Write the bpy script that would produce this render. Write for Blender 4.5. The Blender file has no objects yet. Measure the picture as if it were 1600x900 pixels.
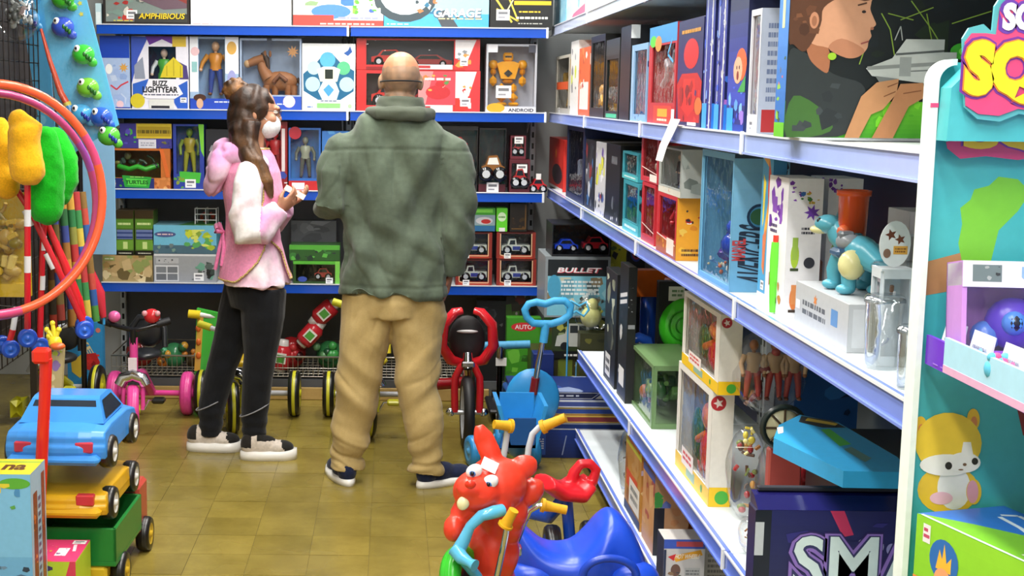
import bpy, math, random
import numpy as np
from mathutils import Vector, Matrix, noise as mnoise
PI = math.pi
S = bpy.context.scene
COL = S.collection

# ---------------------------------------------------------------- camera
FPX, CXP, TH, ROLL, EYE = 2130.0, 610.0, math.atan(300/2130), 0.010, 1.576
FW = Vector((0, math.cos(TH), -math.sin(TH)))
_u = Vector((0, math.sin(TH), math.cos(TH))); _r = Vector((1, 0, 0))
RT = math.cos(ROLL)*_r + math.sin(ROLL)*_u
UP = math.cos(ROLL)*_u - math.sin(ROLL)*_r
cam = bpy.data.cameras.new('camera'); cam_o = bpy.data.objects.new('camera', cam); COL.objects.link(cam_o)
cam.sensor_width = 36; cam.lens = FPX/1600*36; cam.shift_x = (800-CXP)/1600; cam.clip_start = .05
mt = Matrix((RT, UP, -FW)).transposed().to_4x4(); mt.translation = (0, 0, EYE)
cam_o.matrix_world = mt; S.camera = cam_o
cam.dof.use_dof = False

# ---------------------------------------------------------------- world, exposure
w = bpy.data.worlds.new('world'); S.world = w; w.use_nodes = True
w.node_tree.nodes['Background'].inputs[0].default_value = (.9, .95, 1, 1)
w.node_tree.nodes['Background'].inputs[1].default_value = .25
S.view_settings.view_transform = 'Standard'; S.view_settings.look = 'None'
S.view_settings.gamma = 1; S.view_settings.use_curve_mapping = False
S.view_settings.exposure = 0.0
LAMP_W = 30.0            # watts of each ceiling tube

# ---------------------------------------------------------------- helpers
def lin(h):
    h = h.lstrip('#')
    if len(h) == 3: h = ''.join(c*2 for c in h)
    v = [int(h[i:i+2], 16)/255 for i in (0, 2, 4)]
    return tuple(x/12.92 if x <= .04045 else ((x+.055)/1.055)**2.4 for x in v)
_mats = {}
def mat(kind):
    if kind in _mats: return _mats[kind]
    m = bpy.data.materials.new(kind); m.use_nodes = True; nt = m.node_tree; N = nt.nodes; L = nt.links
    b = N['Principled BSDF']
    at_ = N.new('ShaderNodeAttribute'); at_.attribute_name = 'Col'
    P = dict(card=(.38, 0, .04, 60, 0), gloss=(.16, 0, .03, 20, 0), plastic=(.3, 0, .05, 25, 0), matte=(.6, 0, .07, 40, 0),
             cloth=(.88, 0, .14, 90, .25), knit=(.92, 0, .12, 55, .3), chrome=(.12, 1, .02, 10, 0), steel=(.35, .0, .06, 9, 0), rubber=(.55, 0, .1, 50, .05),
             twill=(.8, 0, .05, 150, .06), skin=(.5, 0, .1, 45, .06), hair=(.5, 0, .3, 120, .3), wire=(.3, .8, .05, 10, 0), foil=(.18, .6, .2, 14, .5), wall=(.8, 0, .06, 3, .02), fur=(.95, 0, .16, 160, .4))
    ro, me, var, sc, bump = P[kind]
    tc = N.new('ShaderNodeTexCoord'); no = N.new('ShaderNodeTexNoise'); no.inputs['Scale'].default_value = sc; no.inputs['Detail'].default_value = 4
    L.new(tc.outputs['Object'], no.inputs['Vector'])
    mr = N.new('ShaderNodeMapRange'); mr.inputs[1].default_value = .25; mr.inputs[2].default_value = .75
    mr.inputs[3].default_value = 1-var; mr.inputs[4].default_value = 1+var
    L.new(no.outputs['Fac'], mr.inputs[0])
    mx = N.new('ShaderNodeVectorMath'); mx.operation = 'SCALE'
    L.new(at_.outputs['Color'], mx.inputs[0]); L.new(mr.outputs[0], mx.inputs['Scale'])
    L.new(mx.outputs[0], b.inputs['Base Color'])
    b.inputs['Roughness'].default_value = ro; b.inputs['Metallic'].default_value = me
    if kind == 'skin': b.inputs['Subsurface Weight'].default_value = .12; b.inputs['Subsurface Radius'].default_value = (.02, .008, .004)
    if kind in ('cloth', 'knit', 'fur', 'twill'): b.inputs['Sheen Weight'].default_value = .15; b.inputs['Specular IOR Level'].default_value = .2
    if bump:
        bn = N.new('ShaderNodeBump'); bn.inputs['Strength'].default_value = bump; bn.inputs['Distance'].default_value = .004
        L.new(no.outputs['Fac'], bn.inputs['Height']); L.new(bn.outputs[0], b.inputs['Normal'])
    _mats[kind] = m; return m
def film(kind='film', tint=(.97, .98, .99), rough=.06, fac=.05):
    if kind in _mats: return _mats[kind]
    m = bpy.data.materials.new(kind); m.use_nodes = True; nt = m.node_tree; N = nt.nodes; L = nt.links
    N.remove(N['Principled BSDF'])
    tr = N.new('ShaderNodeBsdfTransparent'); tr.inputs[0].default_value = (*tint, 1)
    gl = N.new('ShaderNodeBsdfGlossy'); gl.inputs['Roughness'].default_value = rough
    no = N.new('ShaderNodeTexNoise'); no.inputs['Scale'].default_value = 22
    tc = N.new('ShaderNodeTexCoord'); L.new(tc.outputs['Object'], no.inputs[0])
    bn = N.new('ShaderNodeBump'); bn.inputs['Strength'].default_value = .25; bn.inputs['Distance'].default_value = .01
    L.new(no.outputs['Fac'], bn.inputs['Height']); L.new(bn.outputs[0], gl.inputs['Normal'])
    fr = N.new('ShaderNodeLayerWeight'); fr.inputs[0].default_value = .25
    ad = N.new('ShaderNodeMath'); ad.operation = 'MULTIPLY_ADD'; ad.inputs[1].default_value = .6; ad.inputs[2].default_value = fac; ad.use_clamp = True
    L.new(fr.outputs['Facing'], ad.inputs[0])
    mx = N.new('ShaderNodeMixShader'); L.new(ad.outputs[0], mx.inputs[0]); L.new(tr.outputs[0], mx.inputs[1]); L.new(gl.outputs[0], mx.inputs[2])
    L.new(mx.outputs[0], N['Material Output'].inputs[0]); _mats[kind] = m; return m

def tag(o, label=None, cat=None, group=None, kind=None):
    if label: o['label'] = label
    if cat: o['category'] = cat
    if group: o['group'] = group
    if kind: o['kind'] = kind
    return o
def thing(name, label=None, cat=None, group=None, loc=(0, 0, 0), kind=None):
    o = bpy.data.objects.new(name, None); o.empty_display_size = .05; COL.objects.link(o); o.location = loc
    return tag(o, label, cat, group, kind)
def wloc(o):
    v = Vector((0, 0, 0))
    while o: v += o.location; o = o.parent
    return v
def dup(root, **kw):                                # a thing with copies of its parts and sub-parts
    r = root.copy(); COL.objects.link(r)
    for c in root.children:
        d = c.copy(); COL.objects.link(d); d.parent = r
        for g in c.children:
            e = g.copy(); COL.objects.link(e); e.parent = d
    return r

_tx = {}
def txtmesh(s, bold=0.0):
    k = (s, bold)
    if k in _tx: return _tx[k]
    cu = bpy.data.curves.new('t', 'FONT'); cu.body = s; cu.offset = bold; cu.resolution_u = 3
    o = bpy.data.objects.new('t', cu); COL.objects.link(o)
    me = o.to_mesh(); v = [(p.co.x, p.co.y) for p in me.vertices]; f = [tuple(p.vertices) for p in me.polygons]
    o.to_mesh_clear(); bpy.data.objects.remove(o); bpy.data.curves.remove(cu)
    xs = [p[0] for p in v] or [0, 1]; ys = [p[1] for p in v] or [0, 1]
    x0, x1, y0, y1 = min(xs), max(xs), min(ys), max(ys)
    v = [((x-x0)/(x1-x0), (y-y0)/(y1-y0)) for x, y in v]
    _tx[k] = (v, f, (x1-x0)/(y1-y0)); return _tx[k]

class M:
    """collects geometry with a colour per face, then links it as ONE mesh object"""
    def __init__(s, kind='plastic', smooth=False): s.v = []; s.f = []; s.c = []; s.sm = []; s.kind = kind; s.smooth = smooth; s.xf = None
    def raw(s, v, f, col, sm=None):
        n = len(s.v); c = lin(col) if isinstance(col, str) else col
        if s.xf is not None: v = [s.xf @ Vector(p) for p in v]
        s.v += [tuple(p) for p in v]; s.f += [tuple(i+n for i in q) for q in f]
        if isinstance(c, list): s.c += c
        else: s.c += [c]*len(f)
        s.sm += [s.smooth if sm is None else sm]*len(f); return s
    def box(s, x0, x1, y0, y1, z0, z1, col, b=0.0, rot=None):
        c = Vector(((x0+x1)/2, (y0+y1)/2, (z0+z1)/2)); h = [(x1-x0)/2, (y1-y0)/2, (z1-z0)/2]
        if b <= 0:
            v = [Vector((sx*h[0], sy*h[1], sz*h[2])) for sx in (-1, 1) for sy in (-1, 1) for sz in (-1, 1)]
            f = [(0, 1, 3, 2), (4, 6, 7, 5), (0, 4, 5, 1), (2, 3, 7, 6), (0, 2, 6, 4), (1, 5, 7, 3)]
        else:
            b = min(b, .49*min(h)*2); v = []; ix = {}
            for sx in (-1, 1):
                for sy in (-1, 1):
                    for sz in (-1, 1):
                        for a in range(3):
                            q = [sx*(h[0]-b), sy*(h[1]-b), sz*(h[2]-b)]; q[a] = (sx, sy, sz)[a]*h[a]
                            ix[(sx, sy, sz, a)] = len(v); v.append(Vector(q))
            f = []
            for a in range(3):
                o1, o2 = [(1, 2), (2, 0), (0, 1)][a]
                for sg in (-1, 1):
                    q = []
                    for p, r in ((-1, -1), (1, -1), (1, 1), (-1, 1)):
                        k = [0, 0, 0]; k[a] = sg; k[o1] = p; k[o2] = r; q.append(ix[(*k, a)])
                    f.append(tuple(q if sg > 0 else q[::-1]))
                for p in (-1, 1):
                    for r in (-1, 1):
                        k0 = [0, 0, 0]; k1 = [0, 0, 0]; k0[a] = -1; k1[a] = 1; k0[o1] = k1[o1] = p; k0[o2] = k1[o2] = r
                        q = [ix[(*k0, o1)], ix[(*k1, o1)], ix[(*k1, o2)], ix[(*k0, o2)]]
                        f.append(tuple(q if p*r < 0 else q[::-1]))
            for sx in (-1, 1):
                for sy in (-1, 1):
                    for sz in (-1, 1):
                        q = [ix[(sx, sy, sz, a)] for a in range(3)]; f.append(tuple(q if sx*sy*sz > 0 else q[::-1]))
        if rot is not None: v = [rot @ p for p in v]
        return s.raw([p+c for p in v], f, col, False)
    def ell(s, c, r, col, n=14, m=9, rot=None, sm=True):
        r = (r, r, r) if isinstance(r, (int, float)) else r
        v = [Vector((0, 0, -r[2]))]; f = []
        for j in range(1, m):
            ph = -PI/2+PI*j/m
            for i in range(n): v.append(Vector((r[0]*math.cos(ph)*math.cos(2*PI*i/n), r[1]*math.cos(ph)*math.sin(2*PI*i/n), r[2]*math.sin(ph))))
        v.append(Vector((0, 0, r[2])))
        for i in range(n):
            f.append((0, 1+(i+1) % n, 1+i)); k = 1+(m-2)*n; f.append((k+i, k+(i+1) % n, len(v)-1))
            for j in range(m-2): a = 1+j*n; f.append((a+i, a+(i+1) % n, a+n+(i+1) % n, a+n+i))
        if rot is not None: v = [rot @ p for p in v]
        c = Vector(c); return s.raw([p+c for p in v], f, col, sm)
    def tube(s, pts, r, col, n=10, cap=True, flat=1.0, closed=False, sm=True, flatn=None):
        P = [Vector(p) for p in pts]; k = len(P); rr = [r]*k if isinstance(r, (int, float)) else list(r)
        v = []; f = []; prev = None
        for i in range(k):
            if closed: t = (P[(i+1) % k]-P[i-1])
            else: t = P[min(i+1, k-1)]-P[max(i-1, 0)]
            t = t.normalized() if t.length > 1e-9 else Vector((0, 0, 1))
            if prev is None:
                a = Vector(flatn) if flatn else (Vector((0, 0, 1)) if abs(t.z) < .9 else Vector((1, 0, 0)))
                x = (a-t*a.dot(t)).normalized()
            else: x = (prev-t*prev.dot(t)); x = x.normalized() if x.length > 1e-6 else t.orthogonal().normalized()
            prev = x; y = t.cross(x)
            q = rr[i]; qx, qy = q if isinstance(q, (tuple, list)) else (q*flat, q)
            for j in range(n):
                a = 2*PI*j/n; v.append(P[i]+x*(qx*math.cos(a))+y*(qy*math.sin(a)))
        for i in range(k if closed else k-1):
            a = i*n; b2 = ((i+1) % k)*n
            for j in range(n): f.append((a+j, a+(j+1) % n, b2+(j+1) % n, b2+j))
        s.raw(v, f, col, sm)
        if cap and not closed:
            s.raw(v[:n], [tuple(range(n))[::-1]], col, False); s.raw(v[-n:], [tuple(range(n))], col, False)
        return s
    def lathe(s, prof, col, n=24, c=(0, 0, 0), rot=None, cols=None, sm=True):
        v = []; f = []; cc = []; c = Vector(c)
        for (r, z) in prof:
            for i in range(n): v.append(Vector((r*math.cos(2*PI*i/n), r*math.sin(2*PI*i/n), z)))
        for j in range(len(prof)-1):
            for i in range(n):
                f.append((j*n+i, j*n+(i+1) % n, (j+1)*n+(i+1) % n, (j+1)*n+i)); cc.append(lin(cols[j]) if cols else (lin(col) if isinstance(col, str) else col))
        if rot is not None: v = [rot @ p for p in v]
        return s.raw([p+c for p in v], f, cc, sm)
    def prism(s, pts, h0, h1, col, axis='z', sm=False):
        """outline pts (2D) extruded from h0 to h1 along axis"""
        g = {'z': lambda a, b, h: (a, b, h), 'y': lambda a, b, h: (a, h, b), 'x': lambda a, b, h: (h, a, b)}[axis]
        n = len(pts); v = [g(a, b, h0) for a, b in pts]+[g(a, b, h1) for a, b in pts]
        f = [tuple(range(n))[::-1], tuple(range(n, 2*n))]+[(i, (i+1) % n, n+(i+1) % n, n+i) for i in range(n)]
        return s.raw(v, f, col, sm)
    def text(s, t, o, ux, uy, h, col, wd=None, bold=.015, shear=0):
        v, f, ar = txtmesh(t, bold); ux = Vector(ux); uy = Vector(uy); wd = wd or ar*h; o = Vector(o)
        return s.raw([o+ux*((x-.5)*wd+shear*h*(y-.5))+uy*((y-.5)*h) for x, y in v], f, col, False)
    def add(s, name, parent=None, label=None, cat=None, group=None, kind=None, material=None):
        me = bpy.data.meshes.new(name); off = wloc(parent) if parent else Vector((0, 0, 0))
        v = [(p[0]-off.x, p[1]-off.y, p[2]-off.z) for p in s.v]
        me.from_pydata(v, [], s.f); return s.link(me, name, parent, label, cat, group, kind, material)
    def link(s, me, name, parent, label=None, cat=None, group=None, kind=None, material=None):
        ca = me.color_attributes.new('Col', 'FLOAT_COLOR', 'CORNER')
        tot = np.empty(len(me.polygons), np.int32); me.polygons.foreach_get('loop_total', tot)
        c = np.ones((len(s.c), 4), np.float32); c[:, :3] = np.array(s.c, np.float32).reshape(-1, 3)
        ca.data.foreach_set('color', np.repeat(c, tot, axis=0).ravel())
        me.polygons.foreach_set('use_smooth', np.array(s.sm, bool)); me.materials.append(material or mat(s.kind)); me.update()
        o = bpy.data.objects.new(name, me); COL.objects.link(o)
        if parent: o.parent = parent
        return tag(o, label, cat, group, kind)

EPS = .00012
class Art:
    """flat print on one face: origin o (lower left), full width vector and height vector; ops in 0..1"""
    def __init__(s, m, o, U, V, rnd=None):
        s.m = m; s.o = Vector(o); s.U = Vector(U); s.V = Vector(V); s.n = s.U.cross(s.V).normalized(); s.k = 1; s.ar = s.U.length/s.V.length; s.rnd = rnd or random.Random(1)
    def P(s, x, y): return s.o+s.U*x+s.V*y+s.n*(EPS*s.k)
    def poly(s, pts, c): s.m.raw([s.P(x, y) for x, y in pts], [tuple(range(len(pts)))], c, False); s.k += 1
    def run(s, ops):
        for op in ops:
            k = op[0]; a = op[1:]
            if k == 'r': x0, y0, x1, y1, c = a; s.poly([(x0, y0), (x1, y0), (x1, y1), (x0, y1)], c)
            elif k == 'e':
                cx, cy, rx, ry, c = a; s.poly([(cx+rx*math.cos(2*PI*i/18), cy+ry*math.sin(2*PI*i/18)) for i in range(18)], c)
            elif k == 'c':                      # true circle, radius in heights
                cx, cy, r, c = a; s.poly([(cx+r/s.ar*math.cos(2*PI*i/20), cy+r*math.sin(2*PI*i/20)) for i in range(20)], c)
            elif k == 'p': s.poly(a[0], a[1])
            elif k == 'st':
                cx, cy, r, n, c = a; s.poly([(cx+(r if i % 2 else r*.45)/s.ar*math.cos(PI*i/n), cy+(r if i % 2 else r*.45)*math.sin(PI*i/n)) for i in range(2*n)], c)
            elif k == 'l':                      # thick polyline
                pts, wd, c = a
                for (x0, y0), (x1, y1) in zip(pts, pts[1:]):
                    dx, dy = (x1-x0)*s.ar, y1-y0; L = math.hypot(dx, dy) or 1; nx, ny = -dy/L*wd/2/s.ar, dx/L*wd/2
                    s.m.raw([s.P(x0+nx, y0+ny), s.P(x0-nx, y0-ny), s.P(x1-nx, y1-ny), s.P(x1+nx, y1+ny)], [(0, 1, 2, 3)], c, False)
                s.k += 1
            elif k == 't':                      # text, cx, cy, height, colour, [width, bold, shear, rot]
                t, cx, cy, h, c = a[:5]; wd = a[5] if len(a) > 5 else None; bo = a[6] if len(a) > 6 else .015; sh = a[7] if len(a) > 7 else 0; ro = a[8] if len(a) > 8 else 0
                H = s.V.length; u = s.U.normalized(); v = s.V.normalized(); q = Matrix.Rotation(ro, 3, s.n); u = q @ u; v = q @ v
                W = s.U.length if abs(math.cos(ro)) > .5 else s.V.length
                s.m.text(t, s.P(cx, cy), u, v, h*H, c, wd*W if wd else None, bo, sh); s.k += 1
            elif k == 'b':                      # busy art: many small blots and streaks inside a rectangle
                x0, y0, x1, y1, cs, n = a; R = s.rnd; cs = cs.split()
                for i in range(n):
                    x = R.uniform(x0, x1); y = R.uniform(y0, y1); sc = R.uniform(.25, 1)*min((x1-x0)*s.ar, y1-y0)*.28; g = R.randint(4, 7); ph = R.uniform(0, 6); el = R.uniform(.35, 1.3)
                    pt = []
                    for j in range(g):
                        q = ph+2*PI*j/g; e = R.uniform(.6, 1.1); pt.append((min(max(x+sc*e*math.cos(q)/s.ar, x0), x1), min(max(y+sc*e*el*math.sin(q), y0), y1)))
                    s.m.raw([s.P(p, q) for p, q in pt], [tuple(range(g))], R.choice(cs), False); s.k += .15
                s.k += 1
            elif k == 'tag':                    # white price sticker with grey lines
                x, y = a[:2]; h = a[2] if len(a) > 2 else .11; wd = h*1.25/s.ar
                s.run([('r', x, y, x+wd, y+h, 'f4f4f2'), ('r', x+wd*.15, y+h*.55, x+wd*.85, y+h*.8, '77787c'), ('r', x+wd*.15, y+h*.2, x+wd*.65, y+h*.35, '9a9aa0')])
            elif k == 'lines':                  # small illegible print
                x0, y0, x1, y1, n, c = a; R = s.rnd; dy = (y1-y0)/n
                for i in range(n):
                    x = x0
                    while x < x1-.01:
                        e = min(x1, x+R.uniform(.02, .09)); s.m.raw([s.P(x, y0+dy*(i+.2)), s.P(e, y0+dy*(i+.2)), s.P(e, y0+dy*(i+.75)), s.P(x, y0+dy*(i+.75))], [(0, 1, 2, 3)], c, False); x = e+.015
                s.k += 1
            elif k == 'g':                      # printed gradient, top colour to bottom colour, stepped
                x0, y0, x1, y1, ca, cb = a; A = lin(ca); B = lin(cb)
                for i in range(8):
                    c = tuple(A[j]+(B[j]-A[j])*(1-(i+.5)/8) for j in range(3)); yy = y0+(y1-y0)*i/8
                    s.m.raw([s.P(x0, yy), s.P(x1, yy), s.P(x1, yy+(y1-y0)/8), s.P(x0, yy+(y1-y0)/8)], [(0, 1, 2, 3)], c, False)
                s.k += 1
        return s

# positions: where a line of sight at a known depth plane meets the world
def _lin(u, v, X, Y, Z, axis):
    pass
def yat(u, X, Z):                                   # Y of the point with this X, Z under column u
    p0 = Vector((X, 0, Z-EYE)); q = Vector((0, 1, 0)); a = (u-CXP)/FPX
    return (p0.dot(RT)-a*p0.dot(FW))/(a*q.dot(FW)-q.dot(RT))
def xat(u, Y, Z):
    p0 = Vector((0, Y, Z-EYE)); q = Vector((1, 0, 0)); a = (u-CXP)/FPX
    return (p0.dot(RT)-a*p0.dot(FW))/(a*q.dot(FW)-q.dot(RT))
def zat(v, X, Y):
    p0 = Vector((X, Y, -EYE)); q = Vector((0, 0, 1)); a = (450-v)/FPX
    return (p0.dot(UP)-a*p0.dot(FW))/(a*q.dot(FW)-q.dot(UP))
def at(u, v, X=None, Y=None, Z=None):
    d = FW+RT*((u-CXP)/FPX)-UP*((v-450)/FPX)
    k = X/d.x if X is not None else (Y/d.y if Y is not None else (Z-EYE)/d.z)
    return Vector((0, 0, EYE))+d*k

def remesh(m, vox, smooth=2, disp=None, name='tmp'):
    """fuse the overlapping solids of a collector into one continuous skin; returns numpy verts, faces"""
    me = bpy.data.meshes.new(name); me.from_pydata(m.v, [], m.f)
    o = bpy.data.objects.new(name, me); COL.objects.link(o)
    r = o.modifiers.new('r', 'REMESH'); r.mode = 'VOXEL'; r.voxel_size = vox
    if smooth: sm = o.modifiers.new('s', 'SMOOTH'); sm.iterations = smooth; sm.factor = .5
    dg = bpy.context.evaluated_depsgraph_get(); ev = o.evaluated_get(dg); em = ev.to_mesh()
    n = len(em.vertices); co = np.empty(n*3, np.float32); em.vertices.foreach_get('co', co); co = co.reshape(-1, 3)
    no = np.empty(n*3, np.float32); em.vertices.foreach_get('normal', no); no = no.reshape(-1, 3)
    fs = [tuple(p.vertices) for p in em.polygons]
    ev.to_mesh_clear(); bpy.data.objects.remove(o); bpy.data.meshes.remove(me)
    if disp is not None: co = co+no*np.array([disp(Vector(p), Vector(q)) for p, q in zip(co.tolist(), no.tolist())], np.float32)[:, None]
    return co, fs
def skinned(m, vox, name, parent, col, kind, smooth=2, disp=None, label=None, cat=None, **kw):
    """remesh a collector and link it; col is a hex or a function of the face centre"""
    co, fs = remesh(m, vox, smooth, disp)
    q = M(kind, True)
    if callable(col): cc = [col(Vector(co[list(f)].mean(0).tolist())) for f in fs]; cc = [lin(c) if isinstance(c, str) else c for c in cc]
    else: cc = lin(col)
    q.raw(co.tolist(), fs, cc, True); return q.add(name, parent, label, cat, **kw)
def fbm(p, s, seed=0): return mnoise.noise(Vector((p.x*s+seed*7.3, p.y*s-seed*3.1, p.z*s+seed)))
def mix(a, b, t):
    t = min(max(t, 0), 1); a = lin(a) if isinstance(a, str) else a; b = lin(b) if isinstance(b, str) else b
    return tuple(x+(y-x)*t for x, y in zip(a, b))
# ---------------------------------------------------------------- the room
RXW = 1.36                                            # right wall
def slab(name, x0, x1, y0, y1, z0, z1, col, kind='wall'): return tag(M(kind).box(x0, x1, y0, y1, z0, z1, col).add(name), kind='structure')
slab('wall_back', -2.6, 1.5, 7.55, 7.65, 0, 3.1, 'b9bcbc')
slab('wall_right', RXW, RXW+.1, -2.2, 7.65, 0, 3.1, 'c4c6c6')
slab('wall_left', -2.6, -2.5, -2.2, 7.65, 0, 3.1, 'c9c9c4')
slab('wall_front', -2.6, 1.5, -2.3, -2.2, 0, 3.1, 'c9c9c4')
slab('ceiling', -2.6, 1.5, -2.3, 7.65, 3.1, 3.2, 'e8e8e4')
floor = slab('floor', -2.6, 1.5, -2.3, 7.65, -.06, -.003, '6d5f2a')
# floor tiles: each its own piece where the photograph shows them, larger field beyond stays plain slab
def tile_mat():
    m = mat('card').copy(); m.name = 'floor_tile'; N = m.node_tree.nodes; b = N['Principled BSDF']; b.inputs['Roughness'].default_value = .2
    L = m.node_tree.links
    no = N.new('ShaderNodeTexNoise'); no.inputs['Scale'].default_value = 5; no.inputs['Detail'].default_value = 9; no.inputs['Roughness'].default_value = .7
    geo = N.new('ShaderNodeNewGeometry'); L.new(geo.outputs['Position'], no.inputs['Vector'])
    rp = N.new('ShaderNodeValToRGB'); rp.color_ramp.elements[0].color = (.185, .138, .024, 1); rp.color_ramp.elements[1].color = (.3, .228, .048, 1)
    rp.color_ramp.elements[0].position = .3; rp.color_ramp.elements[1].position = .72
    L.new(no.outputs['Fac'], rp.inputs[0])
    oi = N.new('ShaderNodeObjectInfo'); mr = N.new('ShaderNodeMapRange'); mr.inputs[3].default_value = .9; mr.inputs[4].default_value = 1.1; L.new(oi.outputs['Random'], mr.inputs[0])
    sc = N.new('ShaderNodeVectorMath'); sc.operation = 'SCALE'; L.new(rp.outputs[0], sc.inputs[0]); L.new(mr.outputs[0], sc.inputs['Scale'])
    L.new(sc.outputs[0], b.inputs['Base Color'])
    n2 = N.new('ShaderNodeTexNoise'); n2.inputs['Scale'].default_value = 3; L.new(geo.outputs['Position'], n2.inputs['Vector'])
    m2 = N.new('ShaderNodeMapRange'); m2.inputs[3].default_value = .12; m2.inputs[4].default_value = .38; L.new(n2.outputs['Fac'], m2.inputs[0]); L.new(m2.outputs[0], b.inputs['Roughness'])
    return m
TS = .206
tm = tile_mat(); tmesh = None; rt = random.Random(5)
for i in range(11):
    for j in range(17):
        x = -1.30+TS*i; y = 3.72+TS*j
        if tmesh is None:
            o = M('card').box(0, TS-.0016, 0, TS-.0016, -.006, 0, 'a08a3a').add('tile', material=tm); tmesh = o.data
        else: o = bpy.data.objects.new('tile', tmesh); COL.objects.link(o)
        o.parent = floor; o.location = (x, y, rt.uniform(-.0006, .0006))
# larger plain floor surround at tile level
M('card').box(-2.5, -1.304, -2.2, 7.55, -.01, -.001, '9a8238').box(.966, 1.36, -2.2, 7.55, -.01, -.001, '9a8238').box(-1.304, .966, -2.2, 3.716, -.01, -.001, '9a8238').add('floor_border', floor, material=tm)

# ---------------------------------------------------------------- ceiling tube lamps
def lamp(x, y, tone):
    t = thing('ceiling_lamp', 'fluorescent ceiling lamp with twin tubes, '+tone, 'lamp', 'ceiling lamps', (x, y, 3.1))
    M('steel').box(x-.11, x+.11, y-.62, y+.62, 3.04, 3.1, 'eeeeec', .01).add('housing', t)
    for dx in (-.05, .05):
        M('plastic', True).tube([(x+dx, y-.6, 3.02), (x+dx, y+.6, 3.02)], .013, 'ffffff', 10).add('tube', t, material=EMIT)
    la = bpy.data.lights.new('tube_light', 'AREA'); la.shape = 'RECTANGLE'; la.size = .2; la.size_y = 1.2; la.energy = LAMP_W; la.color = (1, .97, .92)
    lo = bpy.data.objects.new('tube_light', la); COL.objects.link(lo); lo.parent = t; lo.location = (0, 0, -.11)
EMIT = bpy.data.materials.new('tube_glow'); EMIT.use_nodes = True
b_ = EMIT.node_tree.nodes['Principled BSDF']; b_.inputs['Emission Color'].default_value = (1, .97, .92, 1); b_.inputs['Emission Strength'].default_value = 8
for x in (-.45, .25):
    for y in (-.8, 1.0, 2.8, 4.6, 6.2): lamp(x, y, 'above the toy aisle')

# ---------------------------------------------------------------- shelving
def shelving(label, w_, depth, heights, rot, loc, strip, shelf, back, first_strip=True, top=2.35, low=True):
    """gondola module in local space: width along +x from 0, front at y=0, back at y=depth"""
    t = thing('shelving_unit', label, 'shelf', 'gondola shelving modules')
    m = M('steel').box(.0, w_, depth-.03, depth, .0, top, back)
    for k in range(3):
        z = .62+.5*k; m.box(.0, w_, depth-.034, depth-.0301, z, z+.004, '2a2c2e')
    m.add('back_panel', t)
    for x in (0.0, w_-.03):
        m = M('steel').box(x, x+.03, depth-.07, depth-.03, 0, top, 'c9cfd4', .004)
        z = .1
        while z < top-.05: m.box(x+.009, x+.021, depth-.0712, depth-.07, z, z+.03, '15171a'); z += .06
        m.add('upright', t)
    for i, z in enumerate(heights):
        c = shelf[i] if isinstance(shelf, (list, tuple)) else shelf
        s = M('steel').box(.002, w_-.002, .012, depth-.07, z-.028, z, c, .003).add('shelf', t)
        cs = strip[i] if isinstance(strip, (list, tuple)) else strip
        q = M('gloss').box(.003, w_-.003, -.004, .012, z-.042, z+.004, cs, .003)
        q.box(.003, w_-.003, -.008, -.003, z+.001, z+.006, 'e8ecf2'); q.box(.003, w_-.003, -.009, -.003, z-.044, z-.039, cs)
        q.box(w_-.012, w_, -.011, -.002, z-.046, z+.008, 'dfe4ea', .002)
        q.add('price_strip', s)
        if i:
            for x in (.02, w_-.05): M('steel').prism([(depth-.07, z-.03), (depth-.07, z-.11), (depth-.2, z-.04), (depth-.2, z-.03)], x, x+.006, 'c9cfd4', 'x').add('bracket', s)
    if low is not None: M('steel').box(.004, w_-.004, .05, .07, 0, (heights[0]-.03) if low else .10, '5a5c60').add('kick_plate', t)
    t.location = loc; t.rotation_euler = (0, 0, rot); return t
BLUE = '1c50b8'; BH = [.61, 1.09, 1.495, 1.915]; BY = 6.95
for x, w_, lb in ((-1.49, 1.27, 'back wall shelving module left of the centre upright'), (-.215, .995, 'back wall shelving module right of the centre upright')):
    shelving(lb+', blue price strips', w_, .56, BH, 0, (x, BY, 0), BLUE, ['c8ccd0', 'c0c4c8', 'b8bcc0', 'b0b4b8'], '55575a', low=False)
RH = [.14, .49, 1.105, 1.495, 1.93]; RX = .82
for k, (y, lb) in enumerate(((7.13, 'right shelving module in the far corner, without lower shelves'), (5.815, 'right shelving module second from the far corner'), (4.495, 'right shelving module third from the far corner, behind the red ride-on'), (3.175, 'right shelving module nearest the camera'))):
    shelving(lb+', pale blue price strips', 1.314 if k < 3 else 1.298, .5, RH[2:] if k == 0 else RH, -PI/2, (RX, y, 0), ['6c84da', '6c84da', '7a90e0', 'a0b2ea', 'c9d4ee'][2 if k == 0 else 0:], 'dfe7ea', '3a4a66', low=(True if k else None))  # higher strips are whiter: glare on the blue plastic put into their colour
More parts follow.
